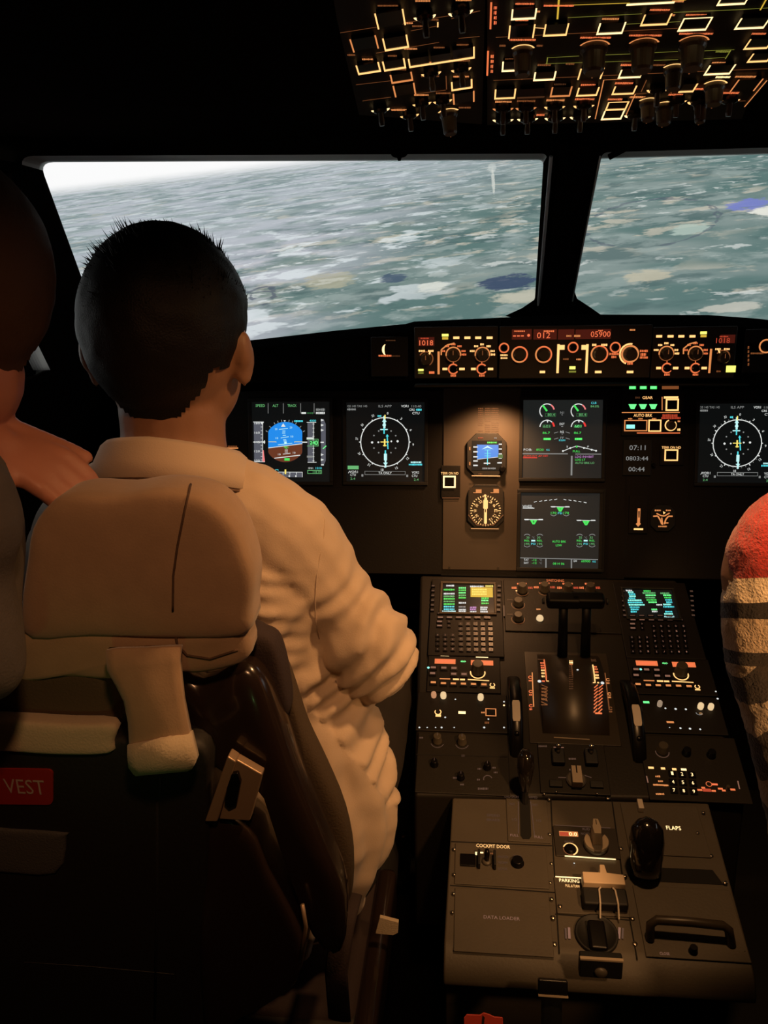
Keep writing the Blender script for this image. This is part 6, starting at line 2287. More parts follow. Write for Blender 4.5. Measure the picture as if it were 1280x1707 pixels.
wchild(strip([((176, 1085), (300, 1080), 0.672, 0.004), ((178, 1118), (298, 1105), 0.668, 0.004), ((192, 1142), (300, 1135), 0.664, 0.005), ((206, 1170), (304, 1170), 0.661, 0.006), ((213, 1205), (310, 1200), 0.659, 0.007),
              ((215, 1240), (317, 1235), 0.657, 0.008), ((214, 1262), (322, 1262), 0.656, 0.008)], 'seat_cover', 0.008), 'cover_flap', seat)
wchild(strip([((212, 1243), (316, 1226), 0.655, 0.010), ((212, 1262), (322, 1250), 0.651, 0.013), ((214, 1280), (326, 1268), 0.651, 0.013), ((222, 1291), (320, 1282), 0.654, 0.011), ((226, 1294), (312, 1286), 0.660, 0.008)], 'seat_cover_pale', 0.010), 'flap_hem', seat)
# shell, placard, pocket
SH = Frame(atY(150, 1400, 0.708), (1, 0, 0), (0, math.sin(R_(-4)), math.cos(R_(-4))))
wchild(hull([(-200, 1215), (0, 1220), (260, 1225), (345, 1240), (352, 1320), (350, 1500), (345, 1700), (340, 2000), (-220, 2000)], SH, 0.012, 0.06, 'seat_shell', 8.0), 'backrest_shell', seat)
Fp = SH.at(14, 1312, 0.0135)
t0 = Fp
mb = MB()
pl = [Vector(Fp.q(*p)) for p in ((-62, 1281), (88, 1283), (88, 1342), (-62, 1340))]
rp_ = round_poly([Vector((p.x, p.y, 0)) for p in pl], 0.007, 5)
M_ = Fp.matrix()
poly = [(p.x, p.y) for p in rp_][::-1]
mb.prism(poly, -0.002, 0.0, 'placard_red')
mb.v = [M_ @ v for v in mb.v]
pq = wchild(mb, 'placard', seat, smooth=False, label='red life vest placard')
L = Px(Fp, 0.0005)
L.text('VEST', 41, 1311, 24, 'placard_text', 67); L.text('LIFE', -38, 1310, 24, 'placard_text', 44)
L.mb.v = [M_ @ v for v in L.mb.v]
o = L.mb.build('placard_lettering', pq); o.matrix_parent_inverse = seat.matrix_world.inverted() @ Matrix()
o.matrix_parent_inverse = pq.matrix_parent_inverse.inverted() if False else Matrix()
pk = wchild(hull([(-100, 1376), (20, 1380), (108, 1386), (112, 1394), (96, 1452), (0, 1450), (-100, 1448)], SH.at(20, 1415, 0.011), 0.005, 0.004, 'pocket_grey', 6.0), 'pocket', seat)
mb = MB(); mb.tube([SH.hit(40, 1604, 0.0125), SH.hit(150, 1611, 0.0128), SH.hit(290, 1624, 0.0128)], 0.0004, 'pocket_grey', 6); wchild(mb, 'stitching', seat)
mb = MB(); mb.tube([SH.hit(266, 1294, 0.014), SH.hit(268, 1310, 0.0145), SH.hit(266, 1332, 0.0145)], 0.0005, 'pocket_grey', 6); wchild(mb, 'loose_thread', seat)
mb = MB(); mb.tube([SH.hit(262, 1336, 0.012), SH.hit(262, 1500, 0.012), SH.hit(258, 1700, 0.012)], 0.0016, 'gap_black', 6); wchild(mb, 'seam', seat)
# recline housing, side bolster, belt plate
F3 = Frame(atY(430, 1250, 0.735), (1, 0, 0), (0, 0, 1))
wchild(hull([(296, 1110), (340, 1128), (404, 1100), (442, 1128), (470, 1200), (500, 1290), (545, 1400), (578, 1490), (570, 1580), (530, 1560), (490, 1440), (450, 1320), (400, 1280), (330, 1240), (310, 1180)], F3, 0.022, 0.05, 'shell_gloss', 3.0), 'recline_housing', seat)
F4 = Frame(atY(520, 1280, 0.80), (1, 0, 0), (0, 0, 1))
wchild(hull([(452, 1068), (474, 1090), (492, 1140), (512, 1200), (545, 1270), (576, 1345), (590, 1420), (586, 1490), (566, 1510), (540, 1440), (515, 1350), (480, 1240), (460, 1150)], F4, 0.020, 0.015, 'seat_olive', 3.0), 'side_bolster', seat)
wchild(hull([(414, 1044), (436, 1050), (456, 1060), (468, 1086), (478, 1130), (484, 1180), (470, 1190), (446, 1140), (412, 1108)], Frame(atY(440, 1100, 0.765), (1, 0, 0), (0, 0, 1)), 0.014, 0.03, 'seat_plum', 4.0), 'shoulder_pad', seat)
F5 = Frame(atY(392, 1315, 0.695), (1, 0, 0), (0, 0, 1))
mb = MB()
for pts, z in (([(381, 1257), (395, 1266), (364, 1366), (343, 1366)], 0.004), ([(394, 1266), (437, 1291), (416, 1369), (365, 1366)], 0.0)):
    pp = [F5.q(*p) for p in pts]
    mb.prism(pp, -0.012, z, 'plate_metal')
M_ = F5.matrix(); mb.v = [M_ @ v for v in mb.v]
pm = wchild(mb, 'belt_guide_plate', seat, 0.0015)
mb = MB()
pp = [F5.q(*p) for p in ((388, 1286), (398, 1284), (403, 1300), (396, 1338), (384, 1344), (376, 1336), (380, 1310))]
mb.prism(pp, -0.004, 0.0052, 'black_plastic'); mb.v = [M_ @ v for v in mb.v]
o = mb.build('belt_slot', pm, 0.001); 
mb = MB(); mb.box(0, 0, 0, 0.0001, 0.0001, 0.0001, 'gap_black')
wchild(hull([(340, 1368), (416, 1372), (450, 1440), (492, 1520), (508, 1570), (500, 1620), (470, 1650), (400, 1690), (345, 1700)], Frame(atY(420, 1520, 0.715), (1, 0, 0), (0, 0, 1)), 0.014, 0.06, 'shell_gloss', 6.0), 'side_cover', seat)
mb = MB(); mb.tube([atY(504, 1508, 0.70), atY(510, 1545, 0.698), atY(500, 1600, 0.70)], 0.0022, 'plate_metal', 8); wchild(mb, 'edge_highlight', seat)  # bright tube put in for the highlight along the cover edge
# lower frame: buckle and belt, seat pan, legs
for i, (a, b) in enumerate((((543, 1560), (556, 1592)), ((566, 1585), (572, 1640)))):
    mb = MB(); mb.tube([atY(a[0], a[1], 0.80), atY(b[0], b[1], 0.79)], 0.0035, 'screw_metal', 8, flat=0.5); wchild(mb, 'belt_fitting', seat)
mb = MB(); mb.tube([atY(585, 1490, 0.84), atY(572, 1540, 0.80), atY(560, 1620, 0.78), atY(566, 1700, 0.78)], 0.014, 'seat_plum', 10, flat=0.2); wchild(mb, 'seat_belt', seat)
mb = MB()
pp = [atY(x, y, 0.93) for x, y in ((633, 1530), (664, 1538), (663, 1555), (655, 1559), (626, 1556))]
n = len(pp)
mb.add(pp + [p + Vector((0, 0.006, 0)) for p in pp], [tuple(range(n))[::-1], tuple(range(n, 2 * n))] + [(i, (i + 1) % n, n + (i + 1) % n, n + i) for i in range(n)], 'seat_cover_pale')
wchild(mb, 'belt_tag', seat, smooth=False, label='pale belt tag')
mb = MB(); mb.box(-0.74, 0.80, 0.33, -0.31, 1.28, 0.42, 'seat_shell'); wchild(mb, 'seat_pan', seat, 0.03)
mb = MB(); mb.box(-0.72, 0.82, 0.385, -0.33, 1.27, 0.428, 'seat_plum'); wchild(mb, 'seat_cushion', seat, 0.02)
mb = MB(); mb.box(-0.66, 0.84, 0.0, -0.36, 1.12, 0.34, 'seat_shell'); wchild(mb, 'pedestal_base', seat, 0.01)
mb = MB()
pp = [atY(560, 1520, 0.80), atY(640, 1500, 0.92)]
mb.box(-0.335, 0.80, 0.36, -0.305, 1.10, 0.43, 'shell_gloss'); wchild(mb, 'side_rail', seat, 0.01)
mb = MB(); mb.box(-0.80, 0.85, 0.66, -0.74, 1.15, 0.70, 'seat_shell'); mb.box(-0.78, 0.80, 0.45, -0.75, 0.86, 0.68, 'seat_shell'); wchild(mb, 'armrest', seat, 0.015)

# ================================================================== people
mat('skin', (0.33, 0.175, 0.105), 0.5, bump=0.1, bscale=300, vary=0.12)
mat('skin_hand', (0.46, 0.20, 0.13), 0.5, bump=0.1, bscale=300, vary=0.12)
mat('hair_black', (0.006, 0.005, 0.005), 0.55, spec=0.3, bump=0.4, bscale=500)
mat('hair_brown', (0.060, 0.034, 0.020), 0.7, spec=0.2, bump=0.4, bscale=400)
mat('shirt_cream', (0.60, 0.47, 0.35), 0.85, bump=0.15, bscale=600, sheen=0.2)
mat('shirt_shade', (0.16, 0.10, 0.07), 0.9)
mat('trousers_brown', (0.022, 0.016, 0.011), 0.85, bump=0.2, bscale=400)
mat('trousers_dark', (0.012, 0.011, 0.012), 0.85)
mat('sleeve_grey', (0.115, 0.105, 0.095), 0.9, bump=0.3, bscale=400, vary=0.2)
mat('shoe_black', (0.008, 0.008, 0.008), 0.4)
mat('eye_white', (0.6, 0.58, 0.55), 0.2)


def remesh(mb, name, parent, voxel, smooth=6, m=None, disp=None, factor=0.6):
    me = mb.mesh('tmp')
    o = bpy.data.objects.new('tmp', me)
    COL.objects.link(o)
    r = o.modifiers.new('r', 'REMESH'); r.mode = 'VOXEL'; r.voxel_size = voxel; r.adaptivity = 0.0
    if smooth:
        s = o.modifiers.new('s', 'SMOOTH'); s.iterations = smooth; s.factor = factor
    dg = bpy.context.evaluated_depsgraph_get(); dg.update()
    ev = o.evaluated_get(dg)
    src = ev.to_mesh()
    vs = [v.co.copy() for v in src.vertices]
    ns = [v.normal.copy() for v in src.vertices]
    fs = [tuple(p.vertices) for p in src.polygons]
    ev.to_mesh_clear()
    bpy.data.objects.remove(o); bpy.data.meshes.remove(me)
    if disp:
        vs = [v + n * disp(v, n) for v, n in zip(vs, ns)]
    out = bpy.data.meshes.new(name)
    out.from_pydata([tuple(v) for v in vs], [], fs)
    out.materials.append(MATS[m])
    out.polygons.foreach_set('use_smooth', [True] * len(out.polygons))
    ob = bpy.data.objects.new(name, out)
    COL.objects.link(ob)
    if parent:
        ob.parent = parent
        if not parent.parent:
            ob.matrix_parent_inverse = parent.matrix_world.inverted()
    return ob


def limb(mb, pts, rad, sub=5, m='skin', flat=1.0):
    """smooth tube with round ends through the joints"""
    P_ = [Vector(p) for p in pts]
    n = len(P_)
    out, rr = [], []
    for i in range(n - 1):
        a, b, c, d = P_[max(i - 1, 0)], P_[i], P_[i + 1], P_[min(i + 2, n - 1)]
        for k in range(sub):
            t = k / sub
            out.append(0.5 * ((2 * b) + (c - a) * t + (2 * a - 5 * b + 4 * c - d) * t * t + (3 * b - a - 3 * c + d) * t ** 3))
            rr.append(rad[i] + (rad[i + 1] - rad[i]) * t)
    out.append(P_[-1]); rr.append(rad[-1])
    mb.tube(out, rr, m, 16, True, flat)
    mb.ball(P_[0], rad[0] * 0.98, m); mb.ball(P_[-1], rad[-1] * 0.98, m)


def hand(mb, wrist, d, nrm, side, curl=28, m='skin', thumb_spread=42, sc=1.0):
    """palm, four unequal bent fingers and a thumb from the side of the palm; nrm leaves the back of the hand"""
    d = Vector(d).normalized(); nrm = Vector(nrm); nrm = (nrm - d * nrm.dot(d)).normalized()
    lat = d.cross(nrm) * side
    w_ = Vector(wrist)
    rot = Matrix((lat, d, nrm)).transposed()
    mb.ball(w_ + d * 0.048 * sc, (0.040 * sc, 0.052 * sc, 0.015 * sc), m, rot=rot)
    limb(mb, [w_ - d * 0.01, w_ + d * 0.03 * sc], [0.024 * sc, 0.022 * sc], m=m)
    for i, (o_, ln) in enumerate(((-0.030, 0.072), (-0.010, 0.082), (0.010, 0.077), (0.029, 0.060))):
        p = w_ + d * (0.088 - 0.05 * abs(o_)) * sc + lat * o_ * sc
        limb(mb, [w_ + d * 0.05 * sc + lat * o_ * 0.8 * sc, p], [0.011 * sc, 0.0105 * sc], m=m)
        dd = d.copy()
        pts, rr = [p], [0.0100 * sc]
        for j, f in enumerate((0.45, 0.32, 0.23)):
            a = R_(curl * (0.8 if j == 0 else 1.1)) * (1 + 0.06 * i)
            ax = d.cross(nrm).normalized()
            dd = Matrix.Rotation(-a, 3, ax) @ dd
            pts.append(pts[-1] + dd * ln * f * sc)
            rr.append((0.0092, 0.0084, 0.0070)[j] * sc)
        limb(mb, pts, rr, 3, m)
    p0 = w_ + d * 0.022 * sc - lat * 0.030 * sc
    td = (d * math.cos(R_(thumb_spread)) - lat * math.sin(R_(thumb_spread)) - nrm * 0.15).normalized()
    td2 = (td + d * 0.6).normalized()
    limb(mb, [p0, p0 + td * 0.034 * sc, p0 + td * 0.034 * sc + td2 * 0.030 * sc, p0 + td * 0.034 * sc + td2 * 0.052 * sc], [0.014 * sc, 0.0115 * sc, 0.0105 * sc, 0.008 * sc], 3, m)


def head(mb, c, yaw, m='skin', s=1.0):
    """skull, jaw, brow, nose, lips and ears round the skull centre c; faces +Y turned by yaw"""
    R = Matrix.Rotation(yaw, 3, 'Z')
    T = lambda x, y, z: Vector(c) + R @ Vector((x * s, y * s, z * s))
    mb.ball(T(0, 0, 0.012), (0.087 * s, 0.100 * s, 0.108 * s), m, 24, 18, R)
    mb.ball(T(0, 0.020, -0.045), (0.076 * s, 0.080 * s, 0.075 * s), m, 20, 14, R)
    mb.ball(T(0, 0.048, -0.088), (0.050 * s, 0.046 * s, 0.040 * s), m, 16, 12, R)
    mb.ball(T(0, 0.088, -0.118), (0.020 * s, 0.015 * s, 0.016 * s), m, 12, 8, R)
    limb(mb, [T(0, 0.096, 0.005), T(0, 0.112, -0.030), T(0, 0.104, -0.042)], [0.008 * s, 0.012 * s, 0.012 * s], m=m)
    for sx in (-1, 1):
        mb.ball(T(sx * 0.012, 0.102, -0.042), 0.009 * s, m)
        mb.ball(T(sx * 0.030, 0.088, 0.018), (0.024 * s, 0.012 * s, 0.007 * s), m, 12, 8, R)
        E = R @ Matrix.Rotation(sx * R_(-20), 3, 'Z')
        mb.ball(T(sx * 0.088, -0.004, -0.022), (0.008 * s, 0.020 * s, 0.032 * s), m, 14, 10, E)
        mb.ball(T(sx * 0.092, -0.014, -0.012), (0.008 * s, 0.013 * s, 0.022 * s), m, 12, 8, E)
    mb.ball(T(0, 0.098, -0.070), (0.024 * s, 0.010 * s, 0.006 * s), m, 12, 8, R)
    mb.ball(T(0, 0.096, -0.080), (0.020 * s, 0.010 * s, 0.006 * s), m, 12, 8, R)
    return T, R


def eyes(T, parent, s=1.0):
    for sx in (-1, 1):
        mb = MB(); mb.ball(T(sx * 0.030, 0.088, 0.002), 0.011 * s, 'eye_white', 14, 10); mb.ball(T(sx * 0.030, 0.0945, 0.002), 0.0058 * s, 'hair_black', 10, 8)
        wchild(mb, 'eye', parent)


def hair_cap(c, yaw, parent, s=1.0, hm='hair_black', spikes=700, ln=0.016, nape=-0.098, seed=1):
    R = Matrix.Rotation(yaw, 3, 'Z')
    mb = MB()
    rnd = random.Random(seed)
    vs, fs, keep = [], [], {}
    seg, rings = 96, 64
    C_ = Vector(c)

    def surf(th, ph, off=0.0):
        d = Vector((math.sin(ph) * math.cos(th), math.sin(ph) * math.sin(th), math.cos(ph)))
        # union of skull and lower skull
        best = 0
        for cc, rr in ((Vector((0, 0, 0.012)), Vector((0.087, 0.100, 0.108))), (Vector((0, 0.012, -0.045)), Vector((0.078, 0.082, 0.075)))):
            # ray from origin
            o_ = Vector((-cc.x / rr.x, -cc.y / rr.y, -cc.z / rr.z)); dd = Vector((d.x / rr.x, d.y / rr.y, d.z / rr.z))
            a, b, k = dd.dot(dd), 2 * o_.dot(dd), o_.dot(o_) - 1
            disc = b * b - 4 * a * k
            if disc > 0:
                best = max(best, (-b + math.sqrt(disc)) / (2 * a))
        return d, d * (best + off)

    def margin(p):
        """how far above the hairline this point of the scalp lies"""
        w_ = 0.004 * noise.noise(p * 90)
        if p.y > -0.055 and p.z < -0.030:
            return -0.05
        if p.y > 0.035:
            return p.z - 0.062 + w_
        if p.y > -0.025 and abs(p.x) > 0.05:
            return p.z - (0.0 if p.y > -0.01 else -0.02) + w_
        return p.z - nape - max(0.0, abs(p.x) - 0.034) * 1.5 + w_

    def inside(p):
        return margin(p) > 0

    top = 0.006
    idx = {}
    for j in range(rings + 1):
        for k in range(seg):
            th, ph = 2 * math.pi * k / seg, math.pi * (j + 0.001) / (rings + 0.002)
            d, p = surf(th, ph)
            n_ = noise.noise(p * 60) * 0.0015
            mg = margin(p)
            thick = max(-0.004, min(0.009 if p.z > 0.03 else 0.0035 + max(0, (p.z + 0.09)) * 0.045, mg * 0.22))
            q_ = p + d * (thick + n_)
            vs.append(C_ + R @ (q_ * s))
            keep[len(vs) - 1] = mg > -0.016
    for j in range(rings):
        for k in range(seg):
            f = (j * seg + k, (j + 1) * seg + k, (j + 1) * seg + (k + 1) % seg, j * seg + (k + 1) % seg)
            if all(keep[i] for i in f):
                fs.append(f)
    mb.add(vs, fs, hm)
    for _ in range(spikes):
        th = rnd.uniform(0, 2 * math.pi)
        ph = math.acos(rnd.uniform(-0.3, 1))
        d, p = surf(th, ph)
        if not inside(p) or p.z < 0.035:
            continue
        b = C_ + R @ ((p + d * 0.006) * s)
        up = max(0.0, d.z)
        l_ = ln * (0.35 + 0.65 * up) * rnd.uniform(0.5, 1.25)
        cl = noise.noise(p * 28 + Vector((seed, 0, 0)))
        l_ *= 0.55 + max(0, cl) * 2.2
        t = R @ (d * 0.6 + Vector((-0.5 + 0.5 * cl + rnd.uniform(-0.25, 0.25), rnd.uniform(-0.6, 0.3), 0.35 + rnd.uniform(-0.3, 0.3)))).normalized()
        e = b + t * l_
        a1 = t.orthogonal().normalized() * 0.0011
        a2 = t.cross(a1)
        i0 = len(mb.v)
        mb.add([b + a1, b - a1 * 0.5 + a2 * 0.87, b - a1 * 0.5 - a2 * 0.87, e], [(0, 1, 3), (1, 2, 3), (2, 0, 3)], hm)
    return wchild(mb, 'hair', parent)


V = Vector
# ------------------------------------------------------------------ the pilot
pil = thing('person', 'person in a cream collared shirt in the captain seat, dark-haired, seen from behind', 'person', Frame((-0.5, 0.95, 0.48), (1, 0, 0), (0, 1, 0)))
PY = 0.93
hc = atY(279, 566, PY)
kpx = (atY(290, 528, PY) - atY(280, 528, PY)).length / 10
hs_ = 124 * kpx / 0.087
nb = atY(285, 770, 0.915)
sr = atY(474, 908, 0.93); sl = V((2 * nb.x - sr.x, sr.y + 0.02, sr.z))
er = atY(622, 1094, 0.94); el = V((-0.80, 1.06, er.z + 0.02))
wr_ = atY(500, 1120, 1.24); wl_ = V((-0.80, 1.30, 0.78))
hipc = V((-0.50, 0.95, 0.57))
body = MB()
T_, Rh = head(body, hc, R_(1), s=hs_)
limb(body, [hc + V((0, -0.005, -0.075)), atY(290, 730, 0.925), nb + V((0, 0.0, -0.02))], [0.060, 0.060, 0.070])
limb(body, [nb + V((0, 0.02, -0.10)), V((-0.52, 0.94, 0.80)), hipc], [0.11, 0.12, 0.125])
for s_, e_, w_, sd in ((sr, er, wr_, 1), (sl, el, wl_, -1)):
    limb(body, [nb + V((0, 0.01, -0.06)), s_, s_ * 0.45 + e_ * 0.55, e_, e_ * 0.5 + w_ * 0.5, w_], [0.06, 0.052, 0.042, 0.036, 0.034, 0.025])
    hd = (V((-0.10, 0.35, -0.1)) if sd > 0 else V((0, 0.3, 0.05)))
    hand(body, w_, hd, V((0, 0.1, 1)), sd, 35 if sd > 0 else 48)
kn = (V((-0.37, 1.42, 0.58)), V((-0.66, 1.42, 0.58))); an = (V((-0.37, 1.62, 0.16)), V((-0.66, 1.62, 0.16)))
for k, a in zip(kn, an):
    hx = hipc + V((math.copysign(0.09, k.x - hipc.x), 0, 0))
    limb(body, [hx, hx * 0.5 + k * 0.5, k, k * 0.45 + a * 0.55, a], [0.085, 0.075, 0.055, 0.052, 0.036])
    limb(body, [a + V((0, -0.02, -0.06)), a + V((0, 0.16, -0.115))], [0.042, 0.034])
b_ = remesh(body, 'body', pil, 0.0045, 4, 'skin')
eyes(T_, b_, hs_)
hair_cap(hc, R_(1), b_, hs_, 'hair_black', 2600, 0.011)

ax_ = (er - sr).normalized()


def folds(v, n):
    """creases of the shirt: gathered at the elbow and the armhole, loose over the back"""
    d = 0.0
    t = (v - sr).dot(ax_) / (er - sr).length
    off = (v - sr - ax_ * (v - sr).dot(ax_)).length
    nz = noise.noise(v * 14)
    if off < 0.10 and t > 0.15:
        g = min(1, max(0, (t - 0.2) / 0.5))
        d += 0.0042 * g * math.sin(t * 34 + 5 * nz + v.x * 30)
    ba = max(0.0, 1 - abs(v.x - (sr.x - 0.045)) / 0.085) * max(0.0, min(1.0, (sr.z + 0.0 - v.z) / 0.04)) * max(0.0, min(1.0, (v.z - 0.80) / 0.04))
    d += 0.0065 * ba * math.sin((v.z + 0.25 * (v.x - sr.x)) * 300 + 2.2 * noise.noise(v * 9)) * (0.6 + 0.8 * noise.noise(V((v.x * 12, 3.1, v.z * 40))))
    d += 0.0045 * noise.noise(V((v.x * 9, v.y * 9, v.z * 22))) + 0.002 * noise.noise(v * 40)
    if v.z < 0.80:
        d += 0.004 * math.sin(v.x * 130 + v.y * 90 + 5 * noise.noise(v * 7)) * min(1, (0.80 - v.z) / 0.08)
    return d


sh = MB()
m_ = 'shirt_cream'
limb(sh, [nb + V((0, 0.0, -0.075)), nb + V((0.0, 0.0, -0.12)), V((-0.525, 0.955, 0.90)), V((-0.51, 0.955, 0.80)), V((-0.50, 0.955, 0.72)), V((-0.49, 0.957, 0.64)), V((-0.49, 0.957, 0.575))], [0.085, 0.12, 0.135, 0.128, 0.150, 0.175, 0.165], m=m_)
limb(sh, [V((-0.410, 0.95, 0.79)), V((-0.402, 0.945, 0.71)), V((-0.398, 0.935, 0.63)), V((-0.41, 0.935, 0.56))], [0.088, 0.104, 0.108, 0.092], m=m_)
for x in (-0.06, 0.06):
    limb(sh, [V((-0.525 + x, 0.955, 0.95)), V((-0.51 + x, 0.955, 0.80)), V((-0.49 + x, 0.94, 0.66))], [0.115, 0.105, 0.125], m=m_)
for s_, e_, w_, sd in ((sr, er, wr_, 1), (sl, el, wl_, -1)):
    limb(sh, [nb + V((sd * 0.03, 0.0, -0.078)), nb * 0.45 + s_ * 0.55 + V((0, 0, -0.004)), s_, s_ * 0.5 + e_ * 0.5 + V((0, 0, 0.004)), e_, e_ * 0.5 + w_ * 0.5, w_ - (w_ - e_) * 0.08],
         [0.062, 0.064, 0.068, 0.056, 0.054, 0.050, 0.038], m=m_)
    limb(sh, [s_ + V((-sd * 0.06, 0, -0.09)), s_ + V((-sd * 0.02, 0, -0.02))], [0.07, 0.06], m=m_)
shirt = remesh(sh, 'shirt', b_, 0.0042, 5, 'shirt_cream', folds)
sm_ = MB()
dgb = bmesh.new(); dgb.from_mesh(shirt.data); bv_ = BVHTree.FromBMesh(dgb); dgb.free()
pts = []
for (x, y) in ((535, 850), (541, 868), (540, 895), (534, 925), (528, 960), (525, 1000), (526, 1035), (532, 1065)):
    h = bv_.ray_cast(CAM, ray(x, y).normalized())
    if h[0]:
        pts.append(h[0] + h[1].normalized() * 0.0002)
sm_.tube(pts, 0.0007, 'shirt_cream', 6)
wchild(sm_, 'shoulder_seam', b_)
# fold-over collar with the shadow under it painted as a dark line
col = MB()
rings_ = []
cc = atY(292, 752, 0.925)
for (rx, ry, dz, lift) in ((0.070, 0.068, 0.022, 0), (0.076, 0.074, 0.026, 0), (0.083, 0.080, 0.020, 0), (0.093, 0.090, 0.000, 0), (0.103, 0.098, -0.020, 0), (0.099, 0.094, -0.022, 0), (0.080, 0.078, -0.004, 0)):
    row = []
    for k in range(48):
        a = 2 * math.pi * k / 48
        x, y = rx * math.cos(a), ry * math.sin(a)
        row.append(cc + V((x, y, dz - 0.30 * (y + 0.06) - 0.10 * max(0, x))))
    rings_.append(row)
vs = [p for r in rings_ for p in r]
fs = []
for j in range(len(rings_) - 1):
    for k in range(48):
        a, b = j * 48 + k, j * 48 + (k + 1) % 48
        fs.append((a, a + 48, b + 48, b))
col.add(vs, fs, 'shirt_cream')
wchild(col, 'collar', b_)
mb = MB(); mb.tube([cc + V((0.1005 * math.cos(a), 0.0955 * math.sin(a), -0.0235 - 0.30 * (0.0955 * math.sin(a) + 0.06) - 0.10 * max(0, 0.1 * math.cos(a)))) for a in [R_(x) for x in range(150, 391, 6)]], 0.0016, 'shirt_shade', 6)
wchild(mb, 'collar_shadow_line', b_)
tr = MB()
limb(tr, [hipc + V((-0.05, 0, 0.0)), hipc + V((0.05, 0, 0.0))], [0.132, 0.132], m='trousers_brown')
for k, a in zip(kn, an):
    hx = hipc + V((math.copysign(0.095, k.x - hipc.x), 0, 0))
    limb(tr, [hx, hx * 0.5 + k * 0.5, k, k * 0.45 + a * 0.55, a], [0.098, 0.090, 0.072, 0.066, 0.058], m='trousers_brown')
remesh(tr, 'trousers', b_, 0.007, 4, 'trousers_brown', lambda v, n: 0.004 * noise.noise(V((v.x * 20, v.y * 20, v.z * 12))))
for a in an:
    mb = MB(); limb(mb, [a + V((0, -0.03, -0.075)), a + V((0, 0.08, -0.095)), a + V((0, 0.18, -0.12))], [0.05, 0.046, 0.036], m='shoe_black'); mb.box(a.x - 0.045, a.y - 0.07, 0.005, a.x + 0.045, a.y + 0.20, 0.03, 'shoe_black'); wchild(mb, 'shoe', b_)


# ------------------------------------------------------------------ observer at the edge, hand on the seat back
obs = thing('person', 'shadowed person in a grey shirt with one hand resting on the captain headrest', 'person', Frame((-0.73, 0.40, 0.56), (1, 0, 0), (0, 1, 0)))
hc2 = atY(-92, 478, 0.75)
s2 = 148 * (atY(10, 462, 0.75) - atY(0, 462, 0.75)).length / 10 / 0.088
S2 = atY(-110, 830, 0.60); E2 = atY(-34, 1090, 0.60); W2 = atY(-34, 728, 0.735)
S3 = V((S2.x - 0.34, S2.y + 0.02, S2.z)); E3 = V((S3.x + 0.02, 0.62, 0.88)); W3 = V((S3.x + 0.12, 0.84, 0.84))
N2 = V(((S2.x + S3.x) / 2 + 0.05, 0.62, S2.z + 0.055)); H2 = V((-0.73, 0.42, 0.64))
body = MB()
T2, _ = head(body, hc2, R_(65), s=s2)
limb(body, [hc2 + V((0, -0.01, -0.08)), N2 + V((0, 0.02, 0.02)), N2 + V((0, 0, -0.06))], [0.066, 0.068, 0.08])
limb(body, [N2 + V((0, 0, -0.10)), N2 * 0.5 + H2 * 0.5, H2], [0.11, 0.11, 0.12])
for s_, e_, w_ in ((S2, E2, W2), (S3, E3, W3)):
    limb(body, [N2 + V((0, 0, -0.06)), s_, s_ * 0.5 + e_ * 0.5, e_, e_ * 0.5 + w_ * 0.5, w_], [0.06, 0.048, 0.036, 0.028, 0.028, 0.024])
hd2 = atY(76, 782, 0.742) - W2
hand(body, W2, hd2, V((0.2, -0.5, 1)), 1, 26, thumb_spread=20, sc=0.86)
hand(body, W3, V((0.1, 0.3, 0)), V((0, 0, 1)), -1, 35)
kn2 = (V((-0.60, 0.78, 0.52)), V((-0.86, 0.80, 0.52))); an2 = (V((-0.86 + 0.02, 0.62, 0.10)), V((-0.92, 0.66, 0.10)))
kn2 = (V((-0.80, 0.66, 0.55)), V((-0.93, 0.70, 0.55))); an2 = (V((-0.84, 0.72, 0.12)), V((-0.95, 0.76, 0.12)))
for k, a in zip(kn2, an2):
    hx = H2 + V((math.copysign(0.08, k.x + 0.87), 0, -0.02))
    limb(body, [hx, hx * 0.5 + k * 0.5, k, k * 0.45 + a * 0.55, a], [0.08, 0.072, 0.055, 0.05, 0.036])
    limb(body, [a + V((0, -0.02, -0.03)), a + V((0.0, 0.13, -0.08))], [0.04, 0.034])
b2 = remesh(body, 'body', obs, 0.0045, 3, 'skin_hand')
eyes(T2, b2, s2)
hair_cap(hc2, R_(65), b2, s2, 'hair_brown', 500, 0.008, nape=-0.105, seed=4)
sh = MB()
m_ = 'sleeve_grey'
limb(sh, [N2 + V((0, 0, -0.06)), N2 * 0.6 + H2 * 0.4, H2], [0.12, 0.145, 0.15], m=m_)
for s_, e_ in ((S2, E2), (S3, E3)):
    limb(sh, [N2 + V((0, 0, -0.055)), s_, s_ * 0.5 + e_ * 0.5, e_ + (e_ - s_) * 0.04], [0.068, 0.060, 0.044, 0.037], m=m_)
limb(sh, [E2 + V((0.0, 0.0, 0.0)), E2 * 0.55 + W2 * 0.45, E2 * 0.18 + W2 * 0.82], [0.034, 0.036, 0.030], m=m_)
remesh(sh, 'shirt', b2, 0.006, 5, 'sleeve_grey', lambda v, n: 0.005 * noise.noise(V((v.x * 20, v.y * 20, v.z * 14))))
tr = MB()
limb(tr, [H2 + V((-0.05, 0, 0)), H2 + V((0.05, 0, 0))], [0.135, 0.135], m='trousers_dark')
for k, a in zip(kn2, an2):
    hx = H2 + V((math.copysign(0.08, k.x + 0.87), 0, -0.02))
    limb(tr, [hx, hx * 0.5 + k * 0.5, k, k * 0.45 + a * 0.55, a], [0.09, 0.082, 0.066, 0.058, 0.05], m='trousers_dark')
remesh(tr, 'trousers', b2, 0.008, 4, 'trousers_dark')
